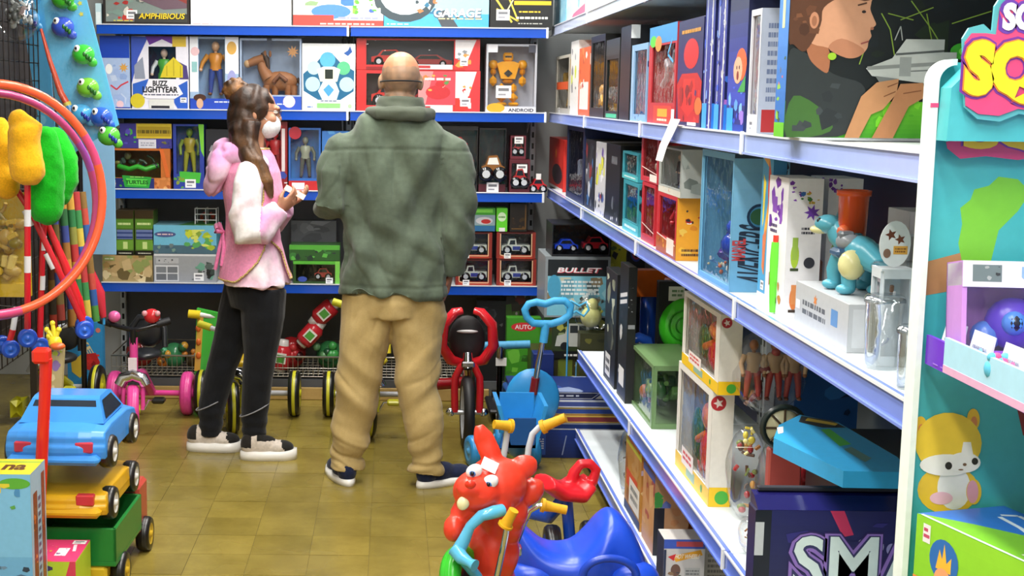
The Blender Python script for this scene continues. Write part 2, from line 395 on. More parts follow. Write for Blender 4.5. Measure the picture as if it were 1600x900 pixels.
# ---------------------------------------------------------------- packaged goods
FILM = film()
RS = random.Random(11)
def product(label, cat, loc, w, d, h, col, front=(), side=(), top=(), win=None, fill=None, inner=None, rot=0.0, group=None, name='toy_box', left=(), swin=None, kind='card', tilt=None, lean=0):
    t = thing(name, label, cat, group)
    if win is None:
        m = M(kind).box(0, w, 0, d, 0, h, col, .0025); m.add('carton', t)
    else:
        k = .004; x0, y0, x1, y1 = win[0]*w, win[1]*h, win[2]*w, win[3]*h; ic = inner or col
        m = M(kind).box(0, w, d-k, d, 0, h, col).box(0, w, 0, d-k, 0, k, col).box(0, w, 0, d-k, h-k, h, col)
        if swin:
            a0, b0, a1, b1 = swin[0]*d, swin[1]*h, swin[2]*d, swin[3]*h
            m.box(w-k, w, k, a0, k, h-k, col).box(w-k, w, a1, d-k, k, h-k, col).box(w-k, w, a0, a1, k, b0, col).box(w-k, w, a0, a1, b1, h-k, col)
        else: m.box(w-k, w, 0, d-k, k, h-k, col)
        m.box(0, k, 0, d-k, k, h-k, col)
        m.box(k, x0, 0, k, k, h-k, col).box(x1, w-k, 0, k, k, h-k, col).box(x0, x1, 0, k, k, y0, col).box(x0, x1, 0, k, y1, h-k, col)
        m.box(k, w-k, d-2*k, d-k-.0005, k, h-k, ic); m.add('carton', t)
        f = M('card').raw([(x0-.002, .005, y0-.002), (x1+.002, .005, y0-.002), (x1+.002, .005, y1+.002), (x0-.002, .005, y1+.002)], [(0, 1, 2, 3)], 'fff'); f.add('window_film', t, material=FILM)
        if swin: M('card').raw([(w-.005, a0, b0), (w-.005, a1, b0), (w-.005, a1, b1), (w-.005, a0, b1)], [(0, 1, 2, 3)], 'fff').add('side_window_film', t, material=FILM)
    rn = random.Random(label)
    if front:
        q = M('card'); a = Art(q, (0, 0, 0), (w, 0, 0), (0, 0, h), rn)
        if win: a.run([('r', 0, 0, 1, win[1], col), ('r', 0, win[3], 1, 1, col), ('r', 0, win[1], win[0], win[3], col), ('r', win[2], win[1], 1, win[3], col)])
        else: a.run([('r', 0, 0, 1, 1, col)])
        a.run(front); q.add('printed_front', t)
    if side: q = M('card'); Art(q, (w, 0, 0), (0, d, 0), (0, 0, h), rn).run([('r', 0, 0, 1, 1, col)]+list(side) if not swin else side); q.add('printed_side', t)
    if left: q = M('card'); Art(q, (0, d, 0), (0, -d, 0), (0, 0, h), rn).run([('r', 0, 0, 1, 1, col)]+list(left)); q.add('printed_left_side', t)
    if top: q = M('card'); Art(q, (0, 0, h), (w, 0, 0), (0, d, 0), rn).run([('r', 0, 0, 1, 1, col)]+list(top)); q.add('printed_top', t)
    if fill: fill(t, w, d, h)
    t.location = loc; t.rotation_euler = (lean, 0, rot)
    return t
def bk(u0, u1, vt, k, Y=6.985, z=None):
    z = BH[k]+.0005 if z is None else z
    x0 = xat(u0, Y, z+.1); x1 = xat(u1, Y, z+.1); h = zat(vt, (x0+x1)/2, Y)-z
    nx = [q for q in BH if q > z+.02]; return (x0, Y, z), x1-x0, min(h, nx[0]-.052-z) if nx else h
def rk(u0, u1, vt, k, X=.845, z=None):
    z = RH[k]+.0005 if z is None else z
    y1 = yat(u0, X, z+.12); y0 = yat(u1, X, z+.12); h = zat(vt, X, y0)-z
    nx = [q for q in RH if q > z+.02]; return (X, y1, z), y1-y0, min(h, nx[0]-.034-z) if nx else h
# --- small generic toys that fill windowed boxes
def figure(t, x, y, z, h, c, arms=.5, name='toy_figure', big=1.0):
    """c = head, torso, arms, legs, feet"""
    m = M('plastic', True); s = h
    m.ell((x, y, z+.9*s), (.075*s*big, .075*s*big, .095*s), c[0], 12, 8); m.tube([(x, y, z+.78*s), (x, y, z+.85*s)], .03*s, c[0], 8)
    m.tube([(x, y, z+.46*s), (x, y, z+.58*s), (x, y, z+.72*s), (x, y, z+.78*s)], [(.08*s, .11*s), (.075*s, .1*s), (.09*s, .15*s), (.05*s, .1*s)], c[1], 12, flatn=(0, 1, 0))
    for q in (-1, 1):
        m.tube([(x+q*.14*s, y, z+.74*s), (x+q*(.2+.08*arms)*s, y-.02*s, z+.6*s), (x+q*(.17+.2*arms)*s, y-.06*s, z+(.44+.1*arms)*s)], [.052*s, .042*s, .032*s], c[2], 8)
        m.ell((x+q*(.17+.2*arms)*s, y-.065*s, z+(.42+.1*arms)*s), .036*s, c[0], 8, 6)
        m.tube([(x+q*.06*s, y, z+.48*s), (x+q*.085*s, y-.01*s, z+.27*s), (x+q*.1*s, y, z+.05*s)], [.07*s, .052*s, .038*s], c[3], 8)
        m.ell((x+q*.105*s, y-.03*s, z+.03*s), (.042*s, .07*s, .032*s), c[4], 8, 6)
    m.add(name, t)
def robot(t, x, y, z, h, c, d='33312c'):
    s = h; m = M('plastic')
    m.box(x-.09*s, x+.09*s, y-.08*s, y+.08*s, z+.82*s, z+.98*s, c, .03*s).box(x-.06*s, x+.06*s, y-.09*s, y-.07*s, z+.89*s, z+.92*s, d)
    m.prism([(x-.21*s, z+.78*s), (x-.13*s, z+.5*s), (x+.13*s, z+.5*s), (x+.21*s, z+.78*s), (x+.1*s, z+.82*s), (x-.1*s, z+.82*s)], y-.1*s, y+.08*s, c, 'y')
    m.prism([(x-.08*s, z+.6*s), (x, z+.53*s), (x+.08*s, z+.6*s), (x, z+.67*s)], y-.115*s, y-.1*s, d, 'y')
    m.box(x-.1*s, x+.1*s, y-.08*s, y+.07*s, z+.42*s, z+.5*s, 'd98b12', .01)
    for q in (-1, 1):
        a = x+q*.27*s
        m.ell((a, y, z+.76*s), (.09*s, .09*s, .09*s), c, 10, 7)
        m.box(a-.05*s, a+.05*s, y-.06*s, y+.06*s, z+.56*s, z+.7*s, 'd98b12', .012).box(a-.065*s, a+.065*s, y-.1*s, y+.06*s, z+.36*s, z+.56*s, c, .02)
        a = x+q*.11*s
        m.box(a-.06*s, a+.06*s, y-.07*s, y+.06*s, z+.24*s, z+.42*s, c, .015).box(a-.085*s, a+.085*s, y-.1*s, y+.07*s, z+.07*s, z+.24*s, 'e8a01c', .02).box(a-.1*s, a+.1*s, y-.15*s, y+.07*s, z, z+.07*s, c, .015)
    m.add('toy_robot', t)
def toycar(t, x0, x1, y, z, h, c, wd=None, glass='1c2126', name='toy_car', pickup=False, m=None):
    own = m is None; m = m or M('gloss'); L = x1-x0; wd = wd or h*1.1
    pr = [(0, .25), (0, .55), (.16, .62), (.3, .95), (.68, .98), (.86, .62), (1, .55), (1, .25)]
    if pickup: pr = [(0, .25), (0, .55), (.2, .6), (.26, .95), (.5, .97), (.54, .6), (1, .6), (1, .25)]
    m.prism([(x0+a*L, z+b*h) for a, b in pr], y-wd/2, y+wd/2, c, 'y')
    gl = [(.24, .64), (.32, .88), (.66, .9), (.76, .64)] if not pickup else [(.27, .63), (.3, .88), (.47, .9), (.48, .63)]
    m.prism([(x0+a*L, z+b*h) for a, b in gl], y-wd/2-.001, y+wd/2+.001, glass, 'y')
    for a in (.2, .8): m.lathe([(0, 0), (.26*h, 0), (.28*h, .03*h), (.28*h, wd*1.06), (0, wd*1.06)], '15161a', 12, (x0+a*L, y+wd*.53, z+.285*h), Matrix.Rotation(PI/2, 3, 'X')); m.lathe([(0, 0), (.15*h, .0)], 'c8ccd0', 10, (x0+a*L, y-wd*.535, z+.285*h), Matrix.Rotation(PI/2, 3, 'X'))
    if own: m.add(name, t)
def pony(t, x, y, z, h, c='9a6238', mane='3a2114'):
    s = h; m = M('matte', True)
    m.ell((x+.22*s, y, z+.36*s), (.36*s, .13*s, .2*s), c, 14, 9)
    m.tube([(x-.02*s, y, z+.42*s), (x-.14*s, y, z+.62*s), (x-.17*s, y, z+.76*s)], [.14*s, .1*s, .08*s], c)
    m.tube([(x-.12*s, y, z+.8*s), (x-.28*s, y-.02*s, z+.76*s), (x-.42*s, y-.03*s, z+.7*s)], [.1*s, .09*s, .075*s], c); m.ell((x-.43*s, y-.03*s, z+.7*s), .08*s, 'd0a878', 10, 7)
    for q in (0, .1): m.ell((x-.08*s+q*s, y-.03*s, z+.9*s), (.03*s, .02*s, .07*s), c, 8, 6)
    m.tube([(x-.14*s, y, z+.93*s), (x-.05*s, y, z+.8*s), (x-.02*s, y, z+.6*s)], [.04*s, .06*s, .04*s], mane, 8)
    for q in (-.05, .12, .38, .5): m.tube([(x+q*s, y-.04*s, z+.28*s), (x+q*s, y-.04*s, z+.02*s)], [.075*s, .06*s], c, 8)
    m.tube([(x+.56*s, y, z+.42*s), (x+.64*s, y, z+.3*s)], [.04*s, .03*s], mane, 8)
    m.tube([(x+.1*s, y-.15*s, z+.34*s), (x+.22*s, y-.15*s, z+.48*s), (x+.36*s, y-.15*s, z+.36*s)], .05*s, '6e3f22', 8); m.add('toy_pony', t)
def clutter(t, x0, x1, y, z0, z1, cs, n, seed, name='toy_pieces', dy=.02):
    R = random.Random(seed); cs = cs.split(); m = M('plastic', True)
    for i in range(n):
        a = R.uniform(.5, 1)*min(x1-x0, z1-z0)*.22; c = (R.uniform(x0+a, x1-a), y+R.uniform(-dy, dy), R.uniform(z0+a, z1-a))
        k = R.randint(0, 2)
        if k == 0: m.ell(c, (a*R.uniform(.5, 1), a*.6, a*R.uniform(.5, 1)), R.choice(cs), 9, 6)
        elif k == 1: m.box(c[0]-a*.8, c[0]+a*.8, c[1]-a*.4, c[1]+a*.4, c[2]-a*.4, c[2]+a*.4, R.choice(cs), a*.15, Matrix.Rotation(R.uniform(0, 3), 3, 'Y'))
        else:
            e = R.uniform(0, 6); m.tube([(c[0]-a*math.cos(e), c[1], c[2]-a*math.sin(e)), c, (c[0]+a*math.cos(e+.5), c[1]-.01, c[2]+a*math.sin(e+.5))], a*.28, R.choice(cs), 7)
    m.add(name, t)
BOX = 'toy box'
# ---------------------------------------------------------------- back wall, top shelf
def B(label, u0, u1, vt, k, d, col, Y=6.985, z=None, cat=BOX, **kw):
    loc, w, h = bk(u0, u1, vt, k, Y, z); return product(label, cat, loc, w, d, h, col, **kw)
B('wide dark-framed toy box with yellow AMPHIBIOUS lettering on the top back shelf', 161, 296, -75, 3, .2, '2b2522', front=[
    ('r', .03, .05, .97, .97, '7d8a84'), ('b', .03, .3, .97, .97, '54605c 8a3a34 b9b0a4 3c4644 a8a7b0', 26), ('p', [(.4, .36), (.5, .55), (.97, .3), (.97, .24), (.7, .22)], '6b5560'), ('b', .04, .06, .35, .36, 'c0392f a8312c 7c958a d9d2c4', 14), ('tag', .27, .09, .12),
    ('r', .36, .045, .97, .16, '3a3a34'), ('t', 'AMPHIBIOUS', .68, .125, .085, '1a1710', .54, .04, .2), ('t', 'AMPHIBIOUS', .68, .13, .08, 'f2cf2a', .53, .02, .2), ('lines', .12, .05, .34, .08, 1, 'd8c860')])
B('plain white carton on the top back shelf', 298, 455, -60, 3, .3, 'fbfbfa', front=[('lines', .02, .01, .22, .05, 1, 'd0a8a0')])
B('white toy box with a red base band on the top back shelf', 458, 599, -70, 3, .22, 'eceae6', front=[('b', .05, .3, .95, .95, '8aa87a c9d4dc 3f78c8 6b7a58 e0d8c0', 22), ('e', .42, .22, .22, .1, '4f86d6'), ('b', .66, .16, .97, .4, '5fb53c 8cc84a f2f2ee 3f5fc0', 14), ('r', 0, 0, 1, .1, 'e2463c'), ('r', 0, .1, .45, .17, 'e2463c'), ('lines', .3, .03, .9, .07, 1, 'f4c0b0'), ('lines', .5, .11, .95, .16, 1, '9aa0b8')])
B('light blue race track box lettered GARAGE on the top back shelf', 600, 764, -70, 3, .22, '4ba6dc', front=[('r', 0, .2, 1, 1, '9cc9de'), ('e', .2, .42, .3, .34, '3c4a50'), ('e', .2, .46, .24, .28, 'cfdfe4'), ('p', [(.56, .0), (.72, .0), (.6, .26), (.48, .22)], '474c50'), ('b', .3, .2, .55, .5, '3c4a50 2f6f8f d07b4a e8e8e2', 10), ('t', 'GARAGE', .7, .205, .13, '49606e', .46, .05, .1), ('t', 'GARAGE', .7, .215, .12, 'f2f4f2', .45, .03, .1), ('lines', .52, .12, .96, .15, 1, 'd8cf9a'), ('lines', .03, .04, .25, .07, 1, 'd8f0fa')])
B('black toy box with yellow rays on the top back shelf', 766, 864, -60, 3, .2, '1b1b1a', front=[('b', .05, .4, .95, .96, '2c2b28 6a5a1c 3e3a30 d9a81c', 18), ('l', [(.05, .5), (.35, .1)], .03, 'd9c04a'), ('l', [(.1, .3), (.45, .12), (.3, .45)], .025, 'e3c94a'), ('l', [(.2, .15), (.4, .5)], .02, 'cfc8a0'), ('r', .38, .36, .97, .42, 'f0b92a'), ('r', .4, .42, .88, .72, '38352e'), ('lines', .46, .24, .8, .28, 1, 'f0c63a'), ('lines', .42, .14, .92, .2, 1, 'e8e6dc'), ('lines', .45, .07, .85, .1, 1, 'b8b6ac'), ('tag', .1, .13, .16)])
B('small white and turquoise packet at the left end of the top back shelf', 149, 158, 5, 3, .1, 'c2dde2', Y=6.99, front=[('r', .1, .1, .9, .6, 'e8f2f2')])
# ---------------------------------------------------------------- second shelf
B('blue-topped toy box beside the hanging blue fishing cards', 157, 203, 55, 2, .13, 'a9bfe2', front=[('r', 0, .7, 1, 1, '1b45b4'), ('b', .05, .05, .95, .68, '9fb6e0 c4d2ea 8ea8d8', 10), ('e', .3, .55, .12, .07, 'f2f2f0'), ('l', [(.35, .33), (.55, .27), (.7, .33), (.95, .38)], .02, 'd83a48'), ('st', .8, .57, .07, 8, 'd9a24c'), ('c', .66, .07, .05, 'f0c9cc'), ('r', .5, 0, 1, .03, '2438a0')],)
B('white and purple arched box lettered BUZZ LIGHTYEAR', 206, 295, 53, 2, .14, 'e6e4ee', win=(.3, .42, .78, .86), inner='2a1c4c', fill=lambda t, w, d, h: figure(t, w*.54, .06, h*.18, h*.66, ('e9c7b0', '55b03a', 'd9dce0', '55b03a', '55b03a'), .4), front=[
    ('p', [(0, 1), (0, .35), (.12, .7), (.3, .99)], '3a55b8'), ('p', [(.25, 1), (.32, .88), (.54, .96), (.76, .88), (.86, 1)], '6a2f9c'), ('r', .72, .86, .96, 1, 'd9b93a'),
    ('p', [(.05, .42), (.05, .6), (.2, .72), (.24, .42)], '8f96a8'), ('p', [(.84, .42), (.82, .66), (.97, .6), (1, .42)], '4a3c78'), ('p', [(.5, .44), (.9, .44), (.9, .6), (.74, .72), (.58, .6)], 'd6c32c'), ('l', [(.62, .46), (.62, .6)], .012, 'a8961c'), ('l', [(.74, .46), (.74, .68)], .012, 'a8961c'), ('l', [(.86, .46), (.86, .6)], .012, 'a8961c'),
    ('p', [(.02, .1), (.02, .35), (.3, .42), (.36, .2)], '2f62c4'), ('p', [(.74, .1), (.74, .3), (.98, .4), (.98, .02), (.8, .02)], '2a5cc0'), ('p', [(.18, .18), (.3, .42), (.75, .42), (.9, .22), (.75, .15), (.3, .15)], 'eceaf0'),
    ('t', 'BUZZ', .5, .36, .075, '16161c', .26, .04), ('t', 'LIGHTYEAR', .5, .275, .085, '16161c', .62, .04), ('lines', .22, .19, .82, .22, 1, '5a5c70'), ('c', .1, .12, .1, 'd6c32c'), ('r', .3, .02, .74, .14, 'dcdcd2'), ('r', .34, .02, .66, .055, '26262c'), ('tag', .85, .1, .07)])
B('pale box with white side panels showing a boy doll', 297, 373, 53, 2, .13, '9db8d6', win=(.18, .14, .72, .97), inner='8fb0d2', fill=lambda t, w, d, h: figure(t, w*.5, .06, h*.2, h*.75, ('e3b48c', 'd98c2c', 'd08a2a', '2f4a98', '6b3f24'), .5), front=[
    ('r', 0, .25, .17, 1, 'eef0f4'), ('r', .73, .5, 1, 1, 'eef0f4'), ('e', .86, .85, .1, .09, 'd8a850'), ('r', 0, 0, 1, .16, '2348b4'), ('c', .11, .8, .06, 'e6c0c4'), ('r', .04, .52, .15, .66, '8fc0c0'), ('e', .86, .42, .09, .13, '9a9ed2'), ('e', .2, .17, .13, .05, '4a2a1c'), ('e', .2, .09, .07, .07, 'd8ab88'), ('lines', .5, .1, .8, .13, 1, 'e8ecf4')], side=[('g', 0, 0, 1, 1, 'c8d4e8', '4060b0')])
B('pale blue box showing a brown toy pony', 375, 471, 60, 2, .13, '9fb2cc', win=(.03, .22, .97, .97), inner='9db2cf', fill=lambda t, w, d, h: pony(t, w*.46, .06, h*.16, h*.7), front=[
    ('r', 0, 0, 1, .2, '2a52b8'), ('c', .8, .13, .085, 'ead0d8'), ('st', .86, .82, .09, 9, 'a8794a'), ('r', .44, .93, .52, 1, '2c3648'), ('lines', .6, .08, .72, .11, 1, 'dfe6f4')])
B('white box with a blue hexagon and a console gadget', 472, 555, 68, 2, .1, 'eef2f2', front=[
    ('p', [(.02, .55), (.03, .3), (.3, .17), (.72, .17), (.97, .3), (.98, .6), (.72, .72), (.56, .86), (.42, .86), (.27, .72)], '15648c'), ('p', [(.3, .3), (.38, .17), (.65, .17), (.7, .3), (.62, .45), (.4, .45)], 'cfe6f2'),
    ('c', .48, .76, .115, '58b4e0'), ('c', .22, .64, .1, 'b8dfe8'), ('c', .78, .64, .1, '5cc08a'), ('c', .2, .4, .11, 'b4dcee'), ('c', .84, .4, .11, 'b4dcee'), ('p', [(.34, .44), (.66, .44), (.72, .62), (.6, .66), (.4, .66), (.28, .62)], 'efeed8'), ('r', .43, .48, .58, .62, '16261f'), ('p', [(.5, .22), (.6, .32), (.5, .4), (.4, .32)], '4aa0dc'), ('r', .28, .05, .72, .12, '8cc878'), ('p', [(.78, .86), (.86, .82), (.94, .88), (.9, .96), (.86, .9)], '2860b0'), ('c', .9, .08, .03, 'b0d0a0'), ('lines', .35, .145, .65, .165, 1, '2a4c78'), ('lines', .1, .05, .2, .08, 1, '4a78c0')])
def carrier(t, w, d, h):
    toycar(t, w*.12, w*.42, .08, h*.12, h*.55, 'c42a24'); toycar(t, w*.4, w*.78, .1, h*.1, h*.42, '9a2e30', name='toy_truck')
cars_front = [('r', 0, 0, .07, 1, 'd02a2a'), ('r', .88, 0, 1, 1, 'd8363a'), ('p', [(.8, .98), (.97, .98), (.9, .3), (.8, .3)], 'e8e4e2'), ('r', .8, .05, .9, .35, 'c8342c'), ('b', .8, .1, .93, .7, 'd8d4d0 c4302c 8a8f94 e09a4a', 10), ('r', .44, .03, .78, .18, 'dcdcda'), ('r', .44, .06, .6, .15, 'b8383c'), ('tag', .84, .15, .2), ('r', .08, 0, .44, .1, '8a1c1e')]
_, w7, h7 = bk(557, 750, 110, 2)
B('lower red windowed vehicle box printed with a racing car', 557, 750, 110, 2, .16, 'c82c2e', win=(.08, .16, .5, .92), inner='3a1416', fill=carrier, front=cars_front+[('r', .5, .18, .8, .98, 'd04450'), ('p', [(.5, .98), (.62, .98), (.56, .2), (.5, .2)], 'e08a8a'), ('e', .66, .48, .1, .17, 'c22e34'), ('b', .52, .5, .78, .9, 'e8c0b0 d8783c 5a8a4a e0a04a c02a30', 12), ('lines', .55, .75, .76, .85, 1, 'f0e0d8')])
B('upper red windowed box holding a toy vehicle carrier', 557, 750, 55, 2, .16, 'c42a2c', z=BH[2]+h7+.002, win=(.08, .16, .79, .95), inner='2c3450', fill=carrier, front=cars_front)
B('clear box with a yellow toy robot lettered ANDROID', 759, 838, 69, 2, .14, 'b9bcc4', win=(.04, .1, .96, .97), inner='b0b2bc', fill=lambda t, w, d, h: robot(t, w*.45, .075, h*.1, h*.8, 'f0a51e'), front=[('r', 0, 0, 1, .09, 'd8dae0'), ('e', .2, .075, .18, .07, 'd8a62c'), ('t', 'ANDROID', .7, .045, .05, '20222a', .5, .03), ('r', .03, .88, .22, .99, 'e6e6ea'), ('r', .83, .88, .97, .99, '4a4c58'), ('tag', .2, .22, .18)])
# ---------------------------------------------------------------- third shelf
def c1(t, w, d, h):
    clutter(t, w*.14, w*.86, .06, h*.3, h*.95, '4c6a58 6e7048 8a8c4a 38444a 2f4c34', 14, 3); m = M('plastic', True)
    m.tube([(w*.2, .05, h*.55), (w*.38, .03, h*.48), (w*.5, .03, h*.55), (w*.62, .03, h*.48), (w*.8, .05, h*.58)], .014, '3fb83a', 8); m.add('toy_track', t)
_, wc, hc = bk(161, 266, 232, 1)
B('orange-edged playset box with green TURTLES lettering', 161, 266, 232, 1, .18, 'c06a2c', win=(.06, .28, .86, .95), inner='6a5a24', fill=c1, front=[('r', 0, 0, 1, .27, '24306e'), ('b', 0, 0, .3, .3, 'd87838 7a8a3a 4c9a38 c8b070', 10), ('p', [(.32, .05), (.68, .03), (.72, .3), (.28, .34)], '2fa03a'), ('p', [(.36, .1), (.64, .08), (.66, .24), (.34, .27)], '5cd24a'), ('t', 'TURTLES', .5, .17, .1, '1c5a20', .34, .04), ('r', .76, 0, 1, .28, 'c87a3c'), ('b', .76, 0, 1, .3, 'd88848 a85828 e0a868', 8), ('p', [(.84, 1), (.9, 1), (1, .3), (.94, .3)], 'd86a2c'), ('r', .0, .88, .14, 1, 'd87848'), ('tag', .06, .06, .16), ('lines', .4, .28, .62, .32, 1, '9ad86a')], side=[('b', 0, 0, 1, 1, 'c06a30 2b2a4c 7a3c1c', 14)])
B('purple box with a yellow film strip band lying above the TURTLES box', 187, 268, 193, 1, .16, '403a8c', z=BH[1]+hc+.002, front=[('r', .32, .4, 1, 1, 'd9bf32'), ('r', .34, .48, .98, .88, 'b89c22'), ('lines', .34, .55, .98, .8, 1, '6a5a14'), ('r', .36, .0, .7, .36, 'dedde4'), ('lines', .4, .08, .66, .26, 2, 'a0a0b0'), ('b', 0, .1, .32, 1, '403a9c 4cae4c 5a50b8 302c70', 9), ('b', .72, 0, 1, .38, '6a6a34 34346a 8a7a3a', 7)])
B('tall green and blue box with a green reptile action figure', 271, 319, 194, 1, .12, '2c3f9a', win=(.1, .24, .86, .97), inner='3c5aa0', fill=lambda t, w, d, h: figure(t, w*.48, .06, h*.24, h*.7, ('7a9a3a', 'b0a03a', '86a040', 'a8a83a', '6a8a34'), .1), front=[('p', [(.2, .12), (.85, .1), (.9, .26), (.2, .28)], '48b83c'), ('p', [(.82, 1), (1, 1), (1, .5), (.9, .6)], '78c83a'), ('b', 0, 0, .4, .2, '8a9a3a 3c58b0 5a9a3a', 8), ('tag', .38, .03, .13)])
B('dark toy box behind the ponytail of the person in pink', 322, 372, 202, 1, .2, '23252c', front=[('b', .1, .1, .9, .9, '3a3c46 2c2e36 6a6c74 8a8890', 12)])
B('red hero figure box right beside the white mask', 412, 449, 190, 1, .12, '8c1c22', win=(.1, .3, .72, .92), inner='4a1014', fill=lambda t, w, d, h: figure(t, w*.45, .06, h*.2, h*.68, ('c82a2a', 'c43030', 'b82828', 'a82424', '7a1a1a'), .3), front=[('r', .76, .28, .9, .9, 'e0d4d4'), ('e', .45, .93, .34, .05, 'd03838'), ('b', 0, 0, 1, .28, 'd8b050 3a4ca0 b82c2c e0e0e0', 10), ('tag', .3, .05, .12)])
B('blue box with a red base and a grey action figure', 451, 501, 200, 1, .12, '2f66b4', win=(.06, .2, .94, .97), inner='3a86cc', fill=lambda t, w, d, h: figure(t, w*.5, .06, h*.2, h*.66, ('8a8f7c', 'a0a890', '6a7060', '5c6458', '3c4038'), .25), front=[('r', 0, 0, 1, .16, 'c4282a'), ('r', .1, .02, .5, .13, 'e8e4e4'), ('c', .2, .92, .1, 'b02a3a')])
B('blue toy box half hidden by the green jacket', 503, 548, 205, 1, .12, '3a78c4', front=[('b', 0, .1, 1, 1, '58a0dc 2c5ca8 88bce4', 14), ('r', 0, 0, 1, .14, 'b83034')])
B('black-framed box with shiny red toy cars beside the green jacket', 690, 746, 197, 1, .14, '1c1818', win=(.08, .12, .98, .94), inner='180c0e', fill=lambda t, w, d, h: (toycar(t, w*.15, w*.72, .07, h*.62, h*.22, 'c81c22'), toycar(t, w*.25, w*.9, .06, h*.4, h*.17, '9c1a28', name='toy_car'), toycar(t, w*.2, w*.8, .06, h*.18, h*.17, '7c1422', name='toy_car')), front=[('lines', .3, .02, .9, .08, 1, 'a03038')])
B('dark box holding a brown toy truck with white windows', 748, 790, 200, 1, .13, '171315', win=(.03, .14, .97, .97), inner='0f0d0e', fill=lambda t, w, d, h: toycar(t, w*.1, w*.95, .06, h*.17, h*.42, '8a5a2c', glass='e4e4dc'), front=[('r', 0, 0, 1, .13, '4c1420'), ('tag', .3, .01, .15)])
_, wd, hd = bk(796, 828, 249, 1)
B('small dark red car box, lower of two stacked below the right corner shelf', 796, 828, 249, 1, .1, '5a1c28', win=(.1, .12, .9, .88), inner='2a0c12', fill=lambda t, w, d, h: toycar(t, w*.18, w*.85, .05, h*.14, h*.6, 'b03030'), front=[('tag', .35, .6, .25)])
B('small dark red car box, upper of two stacked below the right corner shelf', 798, 822, 212, 1, .1, '6a2430', z=BH[1]+hd+.002, win=(.1, .12, .9, .9), inner='2a0c12', fill=lambda t, w, d, h: toycar(t, w*.15, w*.88, .05, h*.14, h*.6, 'a83838'), front=[('tag', .25, .66, .3)])
# loose red car on the shelf
t = thing('toy_car', 'loose red toy car with a white sticker at the corner of the third shelf', 'toy car', None)
x = xat(828, 6.99, 1.12); toycar(t, x, x+.085, 7.03, BH[1]+.0005, .075, 'c4242a'); M('card').box(x+.03, x+.055, 6.985, 6.988, BH[1]+.07, BH[1]+.1, 'e8e8e6').add('price_sticker', t)
# ---------------------------------------------------------------- fourth shelf
_, wt, ht = bk(160, 238, 399, 0)
B('low tan box printed with safari animals', 160, 238, 399, 0, .16, 'b09a68', front=[('b', 0, 0, 1, 1, 'c8ae7c a88850 8f9a58 e0cc9c 6a5a34 b89a68', 40), ('r', .02, .8, .25, .95, '9aa860'), ('lines', .05, .84, .22, .9, 1, 'eef0d8')])
gb = [('r', 0, .82, 1, 1, '3a2c12'), ('r', .04, .6, .96, .8, '5a8a2c'), ('lines', .12, .66, .85, .75, 1, 'd8e8a0'), ('r', .06, .36, .94, .57, '6a7aa8'), ('r', .06, .38, .94, .42, '2c3c78'), ('r', .06, .48, .94, .52, '34467c'), ('r', .04, .12, .96, .34, '6a9a34'), ('r', .4, .14, .65, .3, 'c8dc8c'), ('r', 0, 0, 1, .1, '14140f'), ('lines', .15, .02, .85, .07, 1, 'c0c0b0')]
for u0, u1, lb in ((181, 209, 'outer left'), (211, 240, 'inner right')):
    B('tall green and brown vehicle packet on the safari box, the '+lb+' of the pair', u0, u1, 329, 0, .14, '4c6a24', z=BH[0]+ht+.002, front=gb, group='green vehicle packets', top=[('r', 0, 0, 1, 1, '6a5a48')])
_, wg, hg = bk(240, 338, 397, 0)
B('grey box with small inset pictures and a dark robot', 240, 338, 397, 0, .2, '9c9fa2', front=[('r', 0, .93, 1, 1, 'd8dadc'), ('r', .02, .04, .4, .6, 'd4d6d8'), ('r', .04, .34, .2, .55, '7c8084'), ('r', .22, .34, .38, .55, '72767a'), ('r', .04, .08, .2, .3, '6c7074'), ('r', .22, .08, .38, .3, '787c80'), ('r', .04, .66, .4, .86, 'b4b6b8'), ('b', .05, .68, .39, .84, '3a3c40 a03038 54565a', 8), ('b', .6, .1, .97, .75, '26292c 3a4a44 55605c 1c1f20 6aa088', 22), ('tag', .64, .06, .28)])
B('light blue box with a yellow green dinosaur picture lying on the grey robot box', 238, 338, 352, 0, .24, '6fb9d4', z=BH[0]+hg+.002, front=[('r', 0, 0, 1, .3, '4a6a7a'), ('b', .45, .1, .98, .85, 'c8d43a a8bc34 8aa83c d8e06a 5aa85a', 20), ('b', 0, 0, .45, .35, '6a7a7c 3c5a6a 7a9a8c', 9), ('e', .2, .68, .17, .1, '4a5a8c'), ('lines', .08, .64, .32, .72, 1, 'e0c0c0')], top=[('r', 0, 0, 1, 1, '7fb4c4'), ('p', [(.4, 0), (1, 0), (1, 1), (.55, 1)], '4c8a4a'), ('b', .45, .1, 1, 1, '3c7a3c 6aa45a', 8)])
# wire cage toy on top of the dinosaur box
t = thing('toy_cage', 'small white wire toy cage with red and brown animals on the dinosaur box', 'toy', None)
x0 = xat(306, 7.08, .85); z0 = BH[0]+hg+.002+bk(238, 338, 352, 0, z=BH[0]+hg+.002)[2]+.001
m = M('plastic')
for q in (0, .055, .11): m.tube([(x0+q, 7.06, z0), (x0+q, 7.06, z0+.08), (x0+q, 7.14, z0+.08), (x0+q, 7.14, z0)], .003, 'e8e8ea', 6)
for z in (.02, .05, .08): m.tube([(x0, 7.06, z0+z), (x0+.11, 7.06, z0+z)], .003, 'e8e8ea', 6)
m.add('cage', t)
clutter(t, x0+.005, x0+.105, 7.1, z0+.001, z0+.07, 'a83a2c 7a4a2c c86a4a 5a3020', 12, 9, 'toy_animals')
